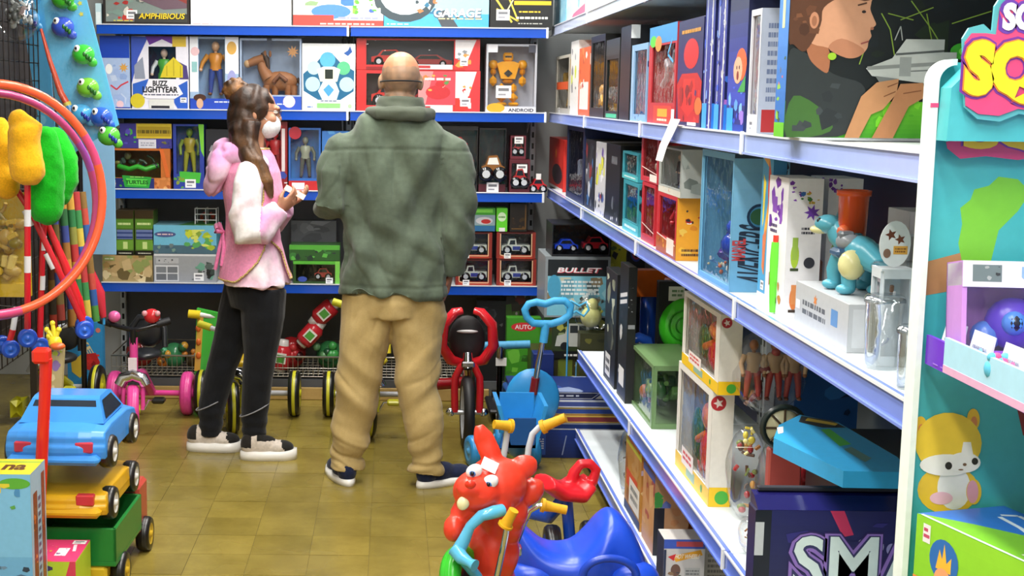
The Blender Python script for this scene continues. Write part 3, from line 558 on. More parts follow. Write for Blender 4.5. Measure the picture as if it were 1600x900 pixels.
# right of the person in pink
_, wq, hq = bk(462, 531, 408, 0)
B('green and dark vehicle box, lower one behind the pink hem', 458, 531, 408, 0, .16, '2c4a1f', win=(.06, .1, .94, .85), inner='1c2c1a', fill=lambda t, w, d, h: toycar(t, w*.45, w*.82, .07, h*.12, h*.55, 'a83434'), front=[('r', 0, .86, 1, 1, '58b03a'), ('e', .2, .2, .1, .12, '3a50a0'), ('r', .9, 0, 1, 1, '7ac850'), ('tag', .7, .02, .25)])
B('green-topped dark vehicle box stacked on the one behind the pink hem', 452, 531, 383, 0, .16, '2f5a2a', z=BH[0]+hq+.002, front=[('b', 0, 0, 1, 1, '243a2c 3c7a3a 2c3038 5cb048', 18), ('r', 0, .7, 1, 1, '54a83c')])
B('grey blister tray at the back of the fourth shelf', 455, 525, 345, 0, .1, '5a5e62', Y=7.2, front=[('b', 0, 0, 1, 1, '6a6e72 4a4e52 7c8084', 10)])
# pickups
def pk(t, w, d, h):
    toycar(t, w*.14, w*.86, .06, h*.14, h*.62, 'c9d0c4', pickup=True); m = M('gloss'); m.box(w*.42, w*.62, .012, .016, h*.32, h*.46, '2c3c8c').add('door_decal', t)
pf = [('r', 0, 0, 1, .14, 'b0402c'), ('r', 0, 0, .08, 1, '8a2c22'), ('r', .92, 0, 1, 1, '8a2c22'), ('l', [(.1, .95), (.1, .15), (.2, .1), (.9, .1), (.9, .95)], .035, 'e2b890')]
_, wp, hp = bk(776, 838, 405, 0)
for (u0, u1, up, lb) in ((776, 838, 0, 'lower right'), (712, 769, 0, 'lower left'), (776, 837, 1, 'upper right'), (712, 769, 1, 'upper left')):
    B('dark red windowed box with a white toy pickup, '+lb+' of four', u0, u1, 363 if up else 405, 0, .13, '4a1614', z=BH[0]+up*(hp+.002)+.0005, win=(.1, .15, .9, .94), inner='241a16', fill=pk, front=pf+[('tag', .2, .01, .2)], group='toy pickup boxes')
zz = BH[0]+2*(hp+.002)+.001
B('green box with a red and white toy car picture on the pickup boxes', 736, 774, 325, 0, .1, '3f9a2c', Y=6.99, z=zz, front=[('r', 0, .25, 1, .7, '8aa0a8'), ('e', .55, .45, .35, .16, 'c8c8cc'), ('e', .62, .42, .2, .1, 'b82c2c'), ('r', 0, .0, 1, .24, '2c6a9a'), ('r', .1, .8, .9, .95, '7ad04a')])
B('bright green carton with a white emblem on the pickup boxes', 776, 793, 325, 0, .1, '62d02c', Y=6.985, z=zz, front=[('e', .5, .62, .38, .2, 'd8f0c8'), ('lines', .2, .55, .8, .68, 1, '4a8a2c'), ('r', .25, 0, .8, .16, 'ecece8')])
B('dark brown windowed box to the right of the bright green carton', 797, 824, 318, 0, .1, '1c1610', z=zz, front=[('l', [(.9, .95), (.9, .1), (.1, .1)], .04, '6a4a20'), ('b', .1, .1, .85, .5, '3a2a14 5a3c1c 2a1c10', 8)])
# ---------------------------------------------------------------- right gondola goods (fronts face the aisle, right sides face the camera)
def G(label, u0, u1, vt, k, d, col, X=.845, z=None, cat=BOX, **kw):
    loc, w, h = rk(u0, u1, vt, k, X, z); return product(label, cat, loc, w-.004, d, h, col, rot=-PI/2, **kw)
def fig(*c, **k): return lambda t, w, d, h: figure(t, w*.5, d*.4, h*.12, h*.76, c, **k)
def clu(cs, n, sd, a=.1, b=.9, name='toy_pieces'): return lambda t, w, d, h: clutter(t, w*.08, w*.92, d*.35, h*a, h*b, cs, n, sd, name, d*.2)
# top shelf
G('pale blue toy box at the far end of the right top shelf', 866, 884, -40, 4, .2, '8fc6dc', front=[('b', 0, 0, 1, 1, 'a8d8e8 6fb0cc d8eef4', 14)])
G('pale box with a pink corner on the right top shelf', 886, 915, -60, 4, .25, 'c4dbe4', front=[('p', [(.2, 0), (1, 0), (1, .25), (.4, .15)], 'd86a90'), ('b', 0, .2, 1, 1, '8ac0dc e0e8ea b0d0e0', 10)])
# upper shelf
G('red box with an orange sun in the far corner of the right shelves', 858, 880, 219, 2, .2, 'd2342c', X=.86, front=[('c', .5, .7, .09, 'e88a2c'), ('e', .6, .3, .35, .2, '3a2c34'), ('r', 0, 0, 1, .05, 'e8e4e0')])
G('clear pack with gold and brown figures in the upper right corner', 868, 890, 84, 3, .22, 'b8b4a8', win=(.08, .1, .92, .95), inner='8a8270', fill=clu('a8822c 6a5030 3c3428 c8a040 e0dcd0', 16, 21), front=[('r', .1, .42, .9, .55, 'd8582c'), ('tag', .3, .02, .09)], side=[('b', 0, 0, 1, 1, 'c8c0b0 5a5448 a88a50 2c2c30', 14)])
G('white house shaped box on the upper right shelf', 891, 903, 62, 3, .2, 'e2e2de', front=[('b', .1, .3, .9, .9, 'c8d838 d8d8d8 8a8a90', 8)], side=[('p', [(0, .9), (.4, 1), (.7, .7), (0, .6)], 'f0f0f0'), ('b', 0, 0, 1, .6, 'd8d8d4 9a9aa0 d05858', 10)])
G('orange and white blister box on the upper right shelf', 904, 921, 72, 3, .2, 'd8643c', front=[('r', .1, .1, .9, .5, 'e8e0dc'), ('b', 0, .4, 1, 1, 'b83c34 e08a50 f0e8e0', 10)], side=[('b', 0, 0, 1, 1, 'd8603c e8d8cc b84a30', 12), ('tag', .05, .04, .12)])
G('black box with a yellow robot figure on the upper right shelf', 922, 944, 52, 3, .18, '1a1c1e', win=(.1, .12, .95, .92), inner='15161a', fill=clu('d89a1c e8b030 a06a14', 14, 23, .1, .6), side=[('b', .1, .05, .9, .6, 'd8981c 2c2a20 e8b43c', 10), ('r', .1, .7, .4, .8, 'd83838')])
G('black box with a grey green figure on the upper right shelf', 946, 967, 58, 3, .2, '16201e', win=(.08, .1, .92, .75), inner='101614', fill=fig('5a7a70', '6a8a80', '5a7a70', '2c4440', '1c2c28'), front=[('r', 0, .8, 1, 1, '2c3434'), ('r', .1, .02, .9, .07, '3fb88a')], side=[('r', .08, .6, .92, .64, '2a3a38'), ('e', .5, .35, .3, .2, '203430'), ('b', .1, .05, .9, .2, '40c090 1c2c28 c8c8c0', 6)])
G('dark slim box with a white corner on the upper right shelf', 968, 984, 38, 3, .2, '14161a', side=[('r', 0, .86, .16, 1, 'e4e8e8'), ('b', .1, .05, .9, .8, '1c2024 24342c 0f1012', 10)])
G('blue windowed figure box on the upper right shelf', 986, 1011, 66, 3, .16, '7fa8cc', win=(.18, .1, .95, .92), inner='1c2440', fill=fig('c83030', '3a5ca0', 'b02c34', '2c3c80', 'a02830'), front=[('l', [(.08, .05), (.08, .95)], .02, 'c4dcec'), ('b', .2, .0, .9, .1, 'e07030 283060', 6)], side=[('b', 0, 0, 1, 1, '283c6a 101a34 4a6aa0', 8)])
G('grey windowed box with red lower corner and blue top on the upper right shelf', 1013, 1056, 33, 3, .1, 'b83038', win=(.12, .22, .95, .8), inner='a0a0a4', fill=clu('9a9aa0 b4b4b8 c06068 d8d8dc', 10, 27, .25, .8), front=[('r', 0, .82, 1, 1, '3a8cc8'), ('e', .15, .85, .12, .06, '5ac83a'), ('e', .35, .82, .12, .08, 'e08a3c'), ('l', [(.9, .62), (.7, .7), (.85, .85)], .03, '4aa4dc'), ('r', .25, .02, .9, .19, 'd8402c'), ('r', .4, .08, .75, .16, 'e8a02c'), ('lines', .4, .03, .75, .07, 1, 'f4e0c0'), ('r', .9, .02, 1, .16, 'e8e8e8')])
G('navy box with a large red printed panel on the upper right shelf', 1058, 1097, 24, 3, .12, '1c2050', front=[('g', 0, .45, 1, .85, '1c2050', '2c2a68'), ('p', [(.1, .05), (.95, .05), (1, .42), (.82, .5), (.2, .5), (0, .4)], 'b8201c'), ('p', [(.2, .18), (.5, .1), (.8, .2), (.72, .45), (.28, .45)], 'd42c22'), ('e', .55, .68, .3, .14, 'c4221e'), ('b', .1, .05, .95, .48, 'a01814 d83424 7c1418 2a2a68', 16), ('e', .9, .2, .14, .08, 'd86a2c'), ('lines', .15, .86, .9, .92, 1, 'c8902c'), ('r', .5, .02, .85, .05, 'e8e8ea')])
for i, (u0, u1, lb) in enumerate(((1099, 1114, 'farther'), (1118, 1133, 'nearer'))):
    G('silver-edged tall blue box, the '+lb+' of two slim ones on the upper right shelf', u0, u1, -6, 3, .16, '27348c', front=[('l', [(.2, 0), (.2, 1)], .02, 'c4d0dc'), ('l', [(.75, 0), (.75, 1)], .03, 'd8d8d0'), ('b', .6, 0, .9, 1, 'b8c0c8 8a94a8 e4e4e0', 20), ('b', 0, .1, .5, 1, '3a58c8 7a9ae0 1c2468', 12), ('r', 0, 0, .5, .2, '3a9ce0')], side=[('r', 0, 0, 1, 1, '141c4c'), ('r', 0, 0, .7, .2, '2c7ad8'), ('e', .4, .5, .3, .1, 'c88a6a'), ('b', 0, .2, 1, .45, '3a6ac8 2c3a98 a86ac8', 8)])
G('blue box with a printed red-haired girl on the upper right shelf', 1137, 1166, -10, 3, .12, '1f2c78', front=[('g', 0, .2, 1, 1, '101838', '3048b8'), ('b', .1, .06, .95, .34, '5a9ae8 7ab4f0 3a5ad0 9a7ae0', 14), ('e', .72, .5, .3, .12, 'e0602c'), ('e', .56, .46, .24, .1, 'e0a888'), ('e', .56, .42, .06, .035, '7a2c24'), ('e', .5, .48, .025, .015, '26262c'), ('e', .64, .48, .025, .015, '26262c'), ('r', 0, 0, 1, .06, '123a9c'), ('r', .05, 0, .4, .18, '2c9ae4'), ('p', [(.6, .3), (1, .42), (1, .3)], '3a9a4a')], side=[('g', 0, 0, 1, 1, '141a3c', '20306a')])
G('clear narrow box with a red and orange bat on the upper right shelf', 1170, 1187, 12, 3, .08, 'c8ccd4', win=(.12, .16, .88, .95), inner='9aa0b0', fill=lambda t, w, d, h: M('gloss', True).tube([(w*.5, d*.5, h*.12), (w*.5, d*.5, h*.4), (w*.52, d*.5, h*.6), (w*.52, d*.5, h*.92)], [.008, .012, .02, .018], 'd8442c').add('toy_bat', t), front=[('r', 0, 0, 1, .15, 'd4d8dc'), ('tag', .2, .02, .1)], side=[('r', 0, 0, 1, 1, 'aab4c8'), ('r', .1, .02, .9, .2, 'a82c30'), ('lines', .2, .25, .8, .9, 9, '6a7898')])
# middle shelf
G('dark blue clear-fronted box at the far end of the middle right shelf', 885, 912, 197, 2, .3, '1c2748', win=(.08, .08, .92, .92), inner='1a2038', fill=clu('3a4a70 1c2030 4a5a80 8a94a8', 14, 31), side=[('r', 0, .7, 1, 1, '2c3a70'), ('e', .5, .7, .12, .06, 'c0c8d0')])
G('black box with silver specks on the middle right shelf', 914, 929, 220, 2, .25, '181a20', front=[('b', .05, .05, .95, .95, '2c3038 5a606c 8a2c34 c8ccd4 14161a 3a6aa0', 26)], side=[('b', .05, .05, .95, .95, '2c3038 7a808c 14161a 3a5a80', 18)])
G('white and violet figure box on the middle right shelf', 930, 945, 224, 2, .24, 'c8c8cc', front=[('b', .05, .4, .95, .95, 'e4e4e8 6a4aa0 3a3a44 d8d840', 14), ('b', .05, .02, .95, .4, '2c2c34 a83a44 e0e0e4 4a5a9a', 14)], side=[('b', 0, 0, 1, 1, '14161a 3a3c44 dcdce0 5a3a90', 16)])
G('matt black carton on the middle right shelf beside the teal windowed boxes', 946, 968, 228, 2, .26, '0f1013', front=[('b', .3, .02, .9, .35, '2c2c30 d8d8dc 60646c', 10), ('r', .4, .75, .8, .85, '5a5c60')], side=[('tag', .1, .3, .08)])
_, w_, hb = rk(974, 999, 288, 2)
for vt, z, lb in ((288, None, 'lower'), (241, RH[2]+hb+.003, 'upper')):
    G('small teal windowed box, '+lb+' of two stacked on the middle right shelf', 974, 999, vt, 2, .14, '2f8c9c', z=z, win=(.1, .22, .9, .92), inner='14343c', fill=clu('2c5a68 9ac0c8 e0e4e4 1c2c34', 9, 33, .25, .9), front=[('r', 0, 0, 1, .2, '4ab0b8'), ('lines', .15, .06, .85, .15, 1, 'dff0f0')], side=[('r', 0, 0, 1, .3, '3a9caa'), ('b', 0, .3, 1, 1, '143038 0c1c22 2c6a78', 8)])
# red framed window boxes
_, w_, hc = rk(1003, 1024, 290, 2)
G('red-framed windowed box, lower of two by the silver tag on the middle right shelf', 1003, 1024, 290, 2, .16, 'b82a34', win=(.1, .12, .92, .94), inner='4a2026', fill=clu('8a4a3c 5a2c28 c8a080', 8, 35), front=[('l', [(.05, .3), (.95, .2)], .02, 'e8c8c0')])
G('red-framed windowed box, upper of two by the silver tag on the middle right shelf', 1003, 1030, 207, 2, .16, 'c03440', z=RH[2]+hc+.003, win=(.1, .1, .92, .94), inner='5a4a48', fill=clu('9a6a58 c8b0a0 6a4a44', 8, 36), front=[('l', [(.05, .3), (.95, .2)], .02, 'f0d0c8'), ('r', .55, .03, .95, .18, 'e4dcd4')], side=[('b', 0, 0, 1, 1, '8a3038 c0a8a0 4a2428', 8)])
_, w_, hd = rk(1027, 1058, 308, 2)
G('red windowed box with an orange side beside the large blue box', 1027, 1058, 308, 2, .085, 'c42c34', X=.835, win=(.1, .28, .94, .93), inner='7a1c24', fill=clu('c81c2c e03444 a01420', 7, 37, .3, .9), front=[('r', 0, 0, 1, .26, 'b05a2a'), ('b', .1, .02, .9, .25, 'e0a03c c85020 6a3a20', 8), ('r', .55, .05, .9, .3, 'e8d8cc'), ('l', [(.04, .3), (.96, .22)], .02, 'f0d8d0')], side=[('r', 0, 0, 1, 1, 'd8941f'), ('b', .1, .1, .9, .9, 'e0a82c c87a1c d8b048', 8), ('b', .3, .55, .95, .8, '2c2420 f0e8dc a82020', 8), ('lines', .2, .06, .9, .2, 2, '4a2c14')])
G('clear doll box standing on the red and orange box', 1031, 1066, 234, 2, .12, 'a8aca8', X=.835, z=RH[2]+hd+.003, win=(.06, .16, .96, .96), inner='8a9290', fill=lambda t, w, d, h: (figure(t, w*.25, d*.4, h*.14, h*.7, ('c8a890', '2c2c30', '2c2c30', '3c3c44', '202024'), .1), figure(t, w*.75, d*.4, h*.14, h*.62, ('d8b8a0', 'd0d4d0', 'c0c4c0', '8a8e94', '44464c'), .1)), front=[('r', .0, 0, 1, .13, 'd8d4c8'), ('b', .1, .01, .6, .14, 'e0a03c d86038 e8e8e0', 6)], side=[('b', 0, 0, 1, 1, '8a928e a8b0ac 6a726e', 8)])
def av(t, w, d, h):
    m = M('gloss', True); y = d*.35
    m.ell((w*.62, y, h*.3), (w*.16, .04, h*.11), '2448b8', 10, 7).ell((w*.7, y, h*.44), (w*.13, .035, h*.08), '2a50c4', 10, 7).tube([(w*.55, y, h*.4), (w*.45, y, h*.3), (w*.5, y-.02, h*.2)], .02, '5c3a98', 8).tube([(w*.72, y, h*.2), (w*.74, y, h*.1)], .03, '1c2440', 8); m.add('toy_vehicle', t)
    m = M('gloss', True); m.ell((w*.62, y, h*.76), (w*.12, .012, h*.12), '8ac83c', 12, 8).ell((w*.76, y, h*.76), (w*.06, .012, h*.12), 'd84a6a', 10, 7); m.add('toy_shield', t)
    clutter(t, w*.06, w*.55, d*.3, h*.03, h*.17, 'd8c8a0 c86a50 5a8ac0 e8e4dc 3a3c50 d8a83c', 14, 41)
G('large light blue box with vertical AVENGERS lettering on its side', 1093, 1143, 241, 2, .135, '6aa8cc', X=.835, win=(.05, .04, .97, .95), inner='8cb4cc', fill=av, front=[('l', [(.03, .02), (.03, .98)], .008, '3a6a8c')], side=[('g', 0, 0, 1, 1, '7ab0d0', '5f9cc4'), ('r', 0, .97, 1, 1, '2c3c4c'), ('c', .5, .55, .095, '1c3450'), ('c', .5, .55, .075, '3a7aa0'), ('e', .5, .55, .18, .06, '2c5a3c'), ('b', .5, .8, 1, 1, '2c3040 4a2c30 1c2434', 8), ('t', 'AVENGERS', .5, .27, .3, '1c2a3c', .42, .02, .15, PI/2), ('t', 'MARVEL', .14, .31, .1, 'b03a3c', .16, .03, 0, PI/2), ('lines', .78, .08, .92, .5, 12, '35587a')], top=[('r', 0, 0, 1, 1, 'a8c4d0')])
# hanging multicoloured sword and green wand blisters near the shelf edge
G('tall blue card with a yellow and red curved toy on the middle right shelf', 1186, 1203, 238, 2, .03, '4aa0d0', X=.86, front=[('p', [(.1, .95), (.6, .9), (.75, .75), (.4, .5), (.3, .25), (.5, .2), (.65, .5), (.95, .8), (.6, .98)], 'e8a83c'), ('p', [(.15, .85), (.4, .8), (.3, .55), (.2, .5)], 'f0d83c'), ('p', [(.6, .95), (.85, .85), (.7, .6), (.6, .75)], 'd84a2c'), ('p', [(.3, .45), (.6, .5), (.55, .2), (.35, .25)], 'd87a50'), ('r', 0, 0, 1, .08, 'e8e8ea'), ('tag', .3, .1, .06)], side=[('r', 0, 0, 1, 1, '3c88bc')], name='toy_card', cat='toy pack')
t = thing('bubble_wand', 'slim bright green toy wand standing at the edge of the middle right shelf', 'toy')
y_ = yat(1210, .85, RH[2]+.1); M('gloss', True).tube([(.85, y_, RH[2]+.003), (.85, y_, RH[2]+.05), (.85, y_, RH[2]+.12), (.85, y_, RH[2]+.16)], [.007, .009, .011, .009], '6ad83a', 10).add('wand', t); M('gloss', True).tube([(.85, y_, RH[2]+.16), (.85, y_, RH[2]+.175)], .006, 'd83a2c', 8).add('red_tip', t)
# slime boxes
sl_f = [('b', 0, .62, .75, 1, '6a2c9c 7a3ab0 8a50bc', 12), ('lines', .15, .58, .5, .66, 2, '4a3a68'), ('b', .2, .08, .9, .4, '8a4a2c 5a3a28 c87a40', 7)]
sl_s = [('b', 0, .84, .4, 1, '6a2c9c 7a3ab0', 8), ('b', .35, .82, .9, .92, '3a7a3c c8a83a 3a6ab0 d84a4a', 10), ('st', .7, .76, .06, 7, '7040b0'), ('lines', .42, .6, .8, .66, 2, '3c3c48'), ('r', .14, .34, .38, .36, '3c4a2c'), ('e', .26, .45, .12, .09, 'a8c83a'), ('r', .18, .42, .34, .58, '98b84a'), ('r', .14, .04, .42, .06, '3a2c24'), ('e', .28, .14, .12, .08, 'd87a3c'), ('r', .2, .1, .36, .24, 'd88a50'), ('e', .68, .4, .16, .04, '3a3a44')]
def SB(label, X, u, vt, wd, d):                      # box whose camera-facing side starts at column u
    z = RH[2]+.0005; y0 = yat(u, X, z+.15); h = min(zat(vt, X, y0)-z, .35); return product(label, BOX, (X, y0+wd, z), wd, d, h, 'e9e8ec', front=sl_f, side=sl_s, rot=-PI/2, group='slime boxes')
SB('white box with purple splats and slime pictures, the one nearest the shelf edge', .855, 1228, 279, .15, .075)
SB('white box with purple splats, second from the shelf edge beside the orange cup', .955, 1290, 279, .13, .075)
product('clear-fronted box behind the orange cup on the middle right shelf', BOX, (1.045, 2.86, RH[2]+.0005), .12, .09, .25, 'd6d4d8', front=[('r', 0, 0, 1, 1, 'c8c8cc')], side=[('r', .05, .05, .95, .8, 'b4a8a4'), ('b', .05, .05, .95, .75, 'c8906a 9a8a88 d8d0cc e0b090', 14), ('r', 0, .82, 1, 1, 'e8d8dc')], rot=-PI/2)
product('pinkish card with brown and violet print behind the clear tubs', BOX, (1.16, 2.84, RH[2]+.0005), .1, .085, .26, 'd8bcc8', side=[('b', .1, .3, .9, .95, 'a8683c 7a4a9c c88a50 4a3a7a e8c8d0', 20), ('b', .1, .5, .9, .95, 'b06a34 6a3a90', 8)], rot=-PI/2)
# ---------------------------------------------------------------- dinosaur toy, cup and tubs on the middle right shelf
Z3 = RH[2]+.0005
def GB(label, X, u0, u1, vt, z, d, col, **kw):
    y1 = yat(u0, X, z+.05); y0 = yat(u1, X, z+.05); h = zat(vt, X, y0)-z
    return product(label, kw.pop('cat', BOX), (X, y1, z), y1-y0, d, h, col, rot=-PI/2, **kw), y1, y0, z+h
t, ya, yb, zt = GB('low grey card box under the teal dinosaur toy', .86, 1243, 1325, 476, Z3, .14, 'b4b8bc', front=[('lines', .15, .3, .6, .7, 2, '5a6068'), ('r', .7, .4, .82, .75, '5a8ac0'), ('st', .4, .75, .14, 6, 'd8823c'), ('r', .02, .4, .1, .6, 'e8e8ea')], side=[('r', .06, .1, .94, .9, 'c4c8cc')])
t = thing('toy_dinosaur', 'teal dinosaur toy with a cream belly and grey rider pack on the grey card box', 'toy')
TE, CR = '4fa3b8', 'd8d49a'; cx_, cy_ = .93, (ya+yb)/2; q = 1.0
m = M('plastic', True)
m.ell((cx_, cy_-.01, zt+.08), (.035, .055, .035), TE, 14, 9); m.tube([(cx_, cy_+.03, zt+.09), (cx_-.02, cy_+.06, zt+.112), (cx_-.025, cy_+.07, zt+.125)], [.03, .026, .022], TE)
m.tube([(cx_, cy_-.05, zt+.08), (cx_+.01, cy_-.09, zt+.065), (cx_+.02, cy_-.13, zt+.05)], [.03, .02, .006], TE)
for a, b in ((-.022, .035), (.022, .03), (-.02, -.03), (.022, -.035)):
    m.tube([(cx_+a, cy_+b, zt+.07), (cx_+a*1.5, cy_+b*1.25, zt+.04), (cx_+a*1.4, cy_+b*1.2, zt+.012)], [.022, .016, .014], TE, 8); m.ell((cx_+a*1.4-.006, cy_+b*1.2, zt+.011), (.02, .016, .011), TE, 9, 6)
m.add('body', t)
m = M('plastic', True); m.ell((cx_-.035, cy_+.085, zt+.128), (.028, .036, .02), TE, 12, 8).ell((cx_-.05, cy_+.095, zt+.116), (.02, .026, .009), CR, 10, 6)
for a in (0, .012, .024): m.ell((cx_-.02+a*.5, cy_+.07-a, zt+.146), (.005, .009, .011), '3f8aa0', 7, 5)
m.ell((cx_-.056, cy_+.08, zt+.136), .006, '1a1c20', 8, 6); m.add('head', t)
M('plastic', True).ell((cx_-.028, cy_-.045, zt+.06), (.026, .03, .03), CR, 12, 8).add('belly_pad', t)
m = M('plastic', True); m.ell((cx_-.02, cy_+.005, zt+.1), (.025, .03, .02), '8a9098', 10, 7).box(cx_-.04, cx_-.01, cy_-.01, cy_+.02, zt+.1, zt+.122, '6a7078', .005).ell((cx_-.022, cy_+.03, zt+.118), .014, 'd8683c', 9, 6).box(cx_-.05, cx_-.02, cy_-.02, cy_+.03, zt+.07, zt+.088, '3a5a80', .006); m.add('saddle_pack', t)
t = thing('toy_cup', 'orange ribbed plastic cup with a rim standing on the dinosaur toy', 'cup')
yc = yat(1335, cx_, zt+.2); z0 = zat(375, cx_, yc); z1 = zat(297, cx_, yc)
M('gloss', True).lathe([(0, z0), (.024, z0), (.027, z0+.004), (.03, z1-.012), (.034, z1-.011), (.034, z1), (.028, z1), (.026, z0+.006), (0, z0+.005)], 'e2582a', 22, (cx_, yc, 0)).add('cup', t)
M('gloss', True).tube([(cx_, yc, zt+.112), (cx_, yc, z0+.001)], [.02, .02], '9aa0a8', 14).add('cup_holder', t)
CLEAR = film('clear_plastic', (.9, .93, .95), .05, .14)
def tub(label, x, y, z, r0, r1, h, inner=None, cs='', lid=True, seed=1):
    t = thing('clear_tub', label, 'tub', None)
    M('gloss', True).lathe([(0, z), (r0, z), (r0+.001, z+.004), (r1, z+h-.008), (r1+.003, z+h-.007), (r1+.003, z+h), (r1-.001, z+h)], 'fff', 22, (x, y, 0)).add('tub', t, material=CLEAR)
    if lid: M('gloss', True).lathe([(r1+.003, z+h), (r1-.002, z+h+.006), (0, z+h+.007)], 'eee', 22, (x, y, 0)).add('lid', t, material=CLEAR)
    if cs: clutter(t, x-r0*.7, x+r0*.7, y, z+.005, z+h*.8, cs, 10, seed, 'contents', r0*.5)
    return t
yt = yat(1385, .88, Z3+.08)
tub('clear tub at the front edge of the middle right shelf beside the turquoise display', .875, yt, Z3, .028, .033, .125)
tub('clear tub with blue and yellow pieces, nearest the turquoise display', .86, yat(1424, .86, Z3+.05), Z3, .02, .023, .1, cs='3a6ab0 d8b03c c8ccd4 4a3a2c', seed=4)
tub('taller clear tub standing behind the front one on the middle right shelf', .95, yat(1395, .95, Z3+.1), Z3, .035, .04, .165, cs='c8ccd0 e8e8ea a8acb4 8a5a3c', seed=5)
t = thing('header_card', 'rounded white card printed with brown flowers above the clear tub', 'card')
X_ = .9; yh = yat(1400, X_, Z3+.24); m = M('card'); zb, zt2 = Z3+.176, zat(345, X_, yh)
out = [(.028*math.cos(a), (zt2-zb)/2*math.sin(a)) for a in [2*PI*i/20 for i in range(20)]]
m.prism([(X_+a, (zb+zt2)/2+b) for a, b in out], yh, yh+.002, 'e8ecee', 'y'); m.add('card', t)
m = M('card'); Art(m, (X_-.028, yh-.0003, zb), (.056, 0, 0), (0, 0, zt2-zb), random.Random(3)).run([('st', .35, .7, .13, 5, '6a3a28'), ('st', .65, .6, .12, 5, '7a4630'), ('r', .45, .28, .9, .46, 'e0a84a'), ('lines', .5, .31, .85, .43, 2, '8a5a2c'), ('e', .25, .3, .12, .1, '8a6a58')]); m.add('printed_front', t)
product('slim clear packet in which the flower printed card stands', 'toy pack', (X_-.03, yh+.025, Z3), .05, .06, .1755, 'c4ccd2', win=(.1, .1, .9, .9), swin=(.1, .1, .9, .9), inner='b0b8c0', rot=-PI/2, fill=clu('8a5a3c d8d8dc 5a6a8a', 8, 52))
# ---------------------------------------------------------------- large box with the boy print on the upper right shelf
YB = 2.735; x0 = xat(1228, YB, 1.6); za = RH[3]+.0075
k_ = lambda u, v: (max(0, (xat(u, YB, 1.6)-x0)/.42), max(0, (zat(v, .85, YB)-za)/.36))
K = lambda *p: [k_(u, v) for u, v in p]
def KS(*p):
    P = [k_(u, v) for u, v in p]; n = len(P); o = []
    for i in range(n):
        a, b, c, d = P[i-1], P[i], P[(i+1) % n], P[(i+2) % n]
        for j in range(4):
            s_ = j/4; o.append(tuple(max(0, .5*(2*y+(z-x)*s_+(2*x-5*y+4*z-w_)*s_*s_+(3*y-x-3*z+w_)*s_**3)) for x, y, z, w_ in zip(a, b, c, d)))
    return o
boy = [('r', 0, 0, 1, 1, '0d1416'), ('g', 0, .0, 1, .2, '6cc424', '3f9a1c'), ('b', 0, .02, 1, .22, '7ad42c 4fa81e 8ae03a 3a8a1c', 22), ('b', .35, .2, .75, .95, '141e12 10181c 1a2a14', 16)]
for pts in (((1370, 20), (1385, 45), (1395, 90)), ((1415, 0), (1450, 45), (1460, 60)), ((1400, 30), (1450, 10)), ((1480, 35), (1540, 15)), ((1352, 60), (1340, 100)), ((1440, 20), (1450, 60), (1470, 90)), ((1380, 20), (1420, 30))): boy.append(('l', K(*pts), .006, '8aa83c'))
boy += [('e', *k_(1500, 78), .06, .045, '3fae2c'), ('e', *k_(1505, 78), .035, .025, '8af05a'),
    ('p', KS((1228, 222), (1228, 90), (1250, 80), (1300, 115), (1345, 130), (1352, 160), (1335, 205)), '2a2f30'), ('p', KS((1232, 222), (1240, 150), (1290, 175), (1300, 205)), '3f6a2a'), ('b', *k_(1240, 205), *k_(1320, 130), '343a3c 24292b 3c4244', 8),
    ('p', KS((1258, 70), (1290, 75), (1292, 112), (1278, 108), (1262, 92)), 'a86a48'),
    ('p', KS((1255, -20), (1352, -20), (1353, 2), (1352, 14), (1358, 28), (1362, 38), (1354, 46), (1356, 56), (1352, 64), (1350, 76), (1338, 88), (1318, 90), (1290, 75), (1258, 60)), 'd39a78'), ('p', KS((1290, 75), (1318, 90), (1338, 88), (1345, 76), (1310, 60)), 'b87c5c'),
    ('p', KS((1228, 60), (1228, -40), (1352, -40), (1350, 0), (1310, -5), (1280, 12), (1276, 40), (1255, 80), (1236, 70)), '5a3520'), ('b', *k_(1232, 60), *k_(1275, -20), '6a4028 4a2a18 7a4c30', 10), ('e', *k_(1266, 32), .022, .045, 'c88a68'), ('e', *k_(1266, 33), .012, .028, 'a0684a'),
    ('l', K((1332, 8), (1346, 4)), .008, '4a2c1c'), ('e', *k_(1342, 18), .01, .008, '2a1c18'), ('l', K((1340, 68), (1352, 64)), .008, '9a4a44'), ('e', *k_(1356, 44), .008, .008, 'a8684c'),
    ('p', K((1350, 106), (1390, 90), (1410, 60), (1470, 60), (1470, 80), (1490, 80), (1490, 118), (1450, 130), (1360, 118)), 'c2c6c0'), ('l', K((1352, 106), (1490, 96)), .02, '8c908c'), ('l', K((1395, 84), (1470, 78)), .012, '5a5e5c'), ('r', *k_(1402, 118), *k_(1420, 88), '9a9e9a'), ('l', K((1420, 110), (1490, 106)), .006, '6a6e6c'), ('l', K((1392, 62), (1400, 40), (1404, 62)), .006, 'a8aca8'), ('p', K((1365, 118), (1400, 122), (1400, 130), (1372, 128)), '7a7e7c'),
    ('p', K((1322, 222), (1345, 150), (1368, 128), (1402, 122), (1400, 145), (1380, 170), (1362, 178), (1345, 222)), 'c08a5e'), ('p', K((1365, 222), (1392, 160), (1405, 130), (1440, 128), (1445, 150), (1420, 165), (1398, 222)), 'b87f55'), ('l', K((1385, 135), (1402, 128)), .006, '8a5636'), ('l', K((1410, 145), (1438, 140)), .006, '8a5636'), ('l', K((1380, 150), (1398, 142)), .005, '8a5636'),
    ('e', *k_(1296, 88), .02, .02, '9ac82c')]
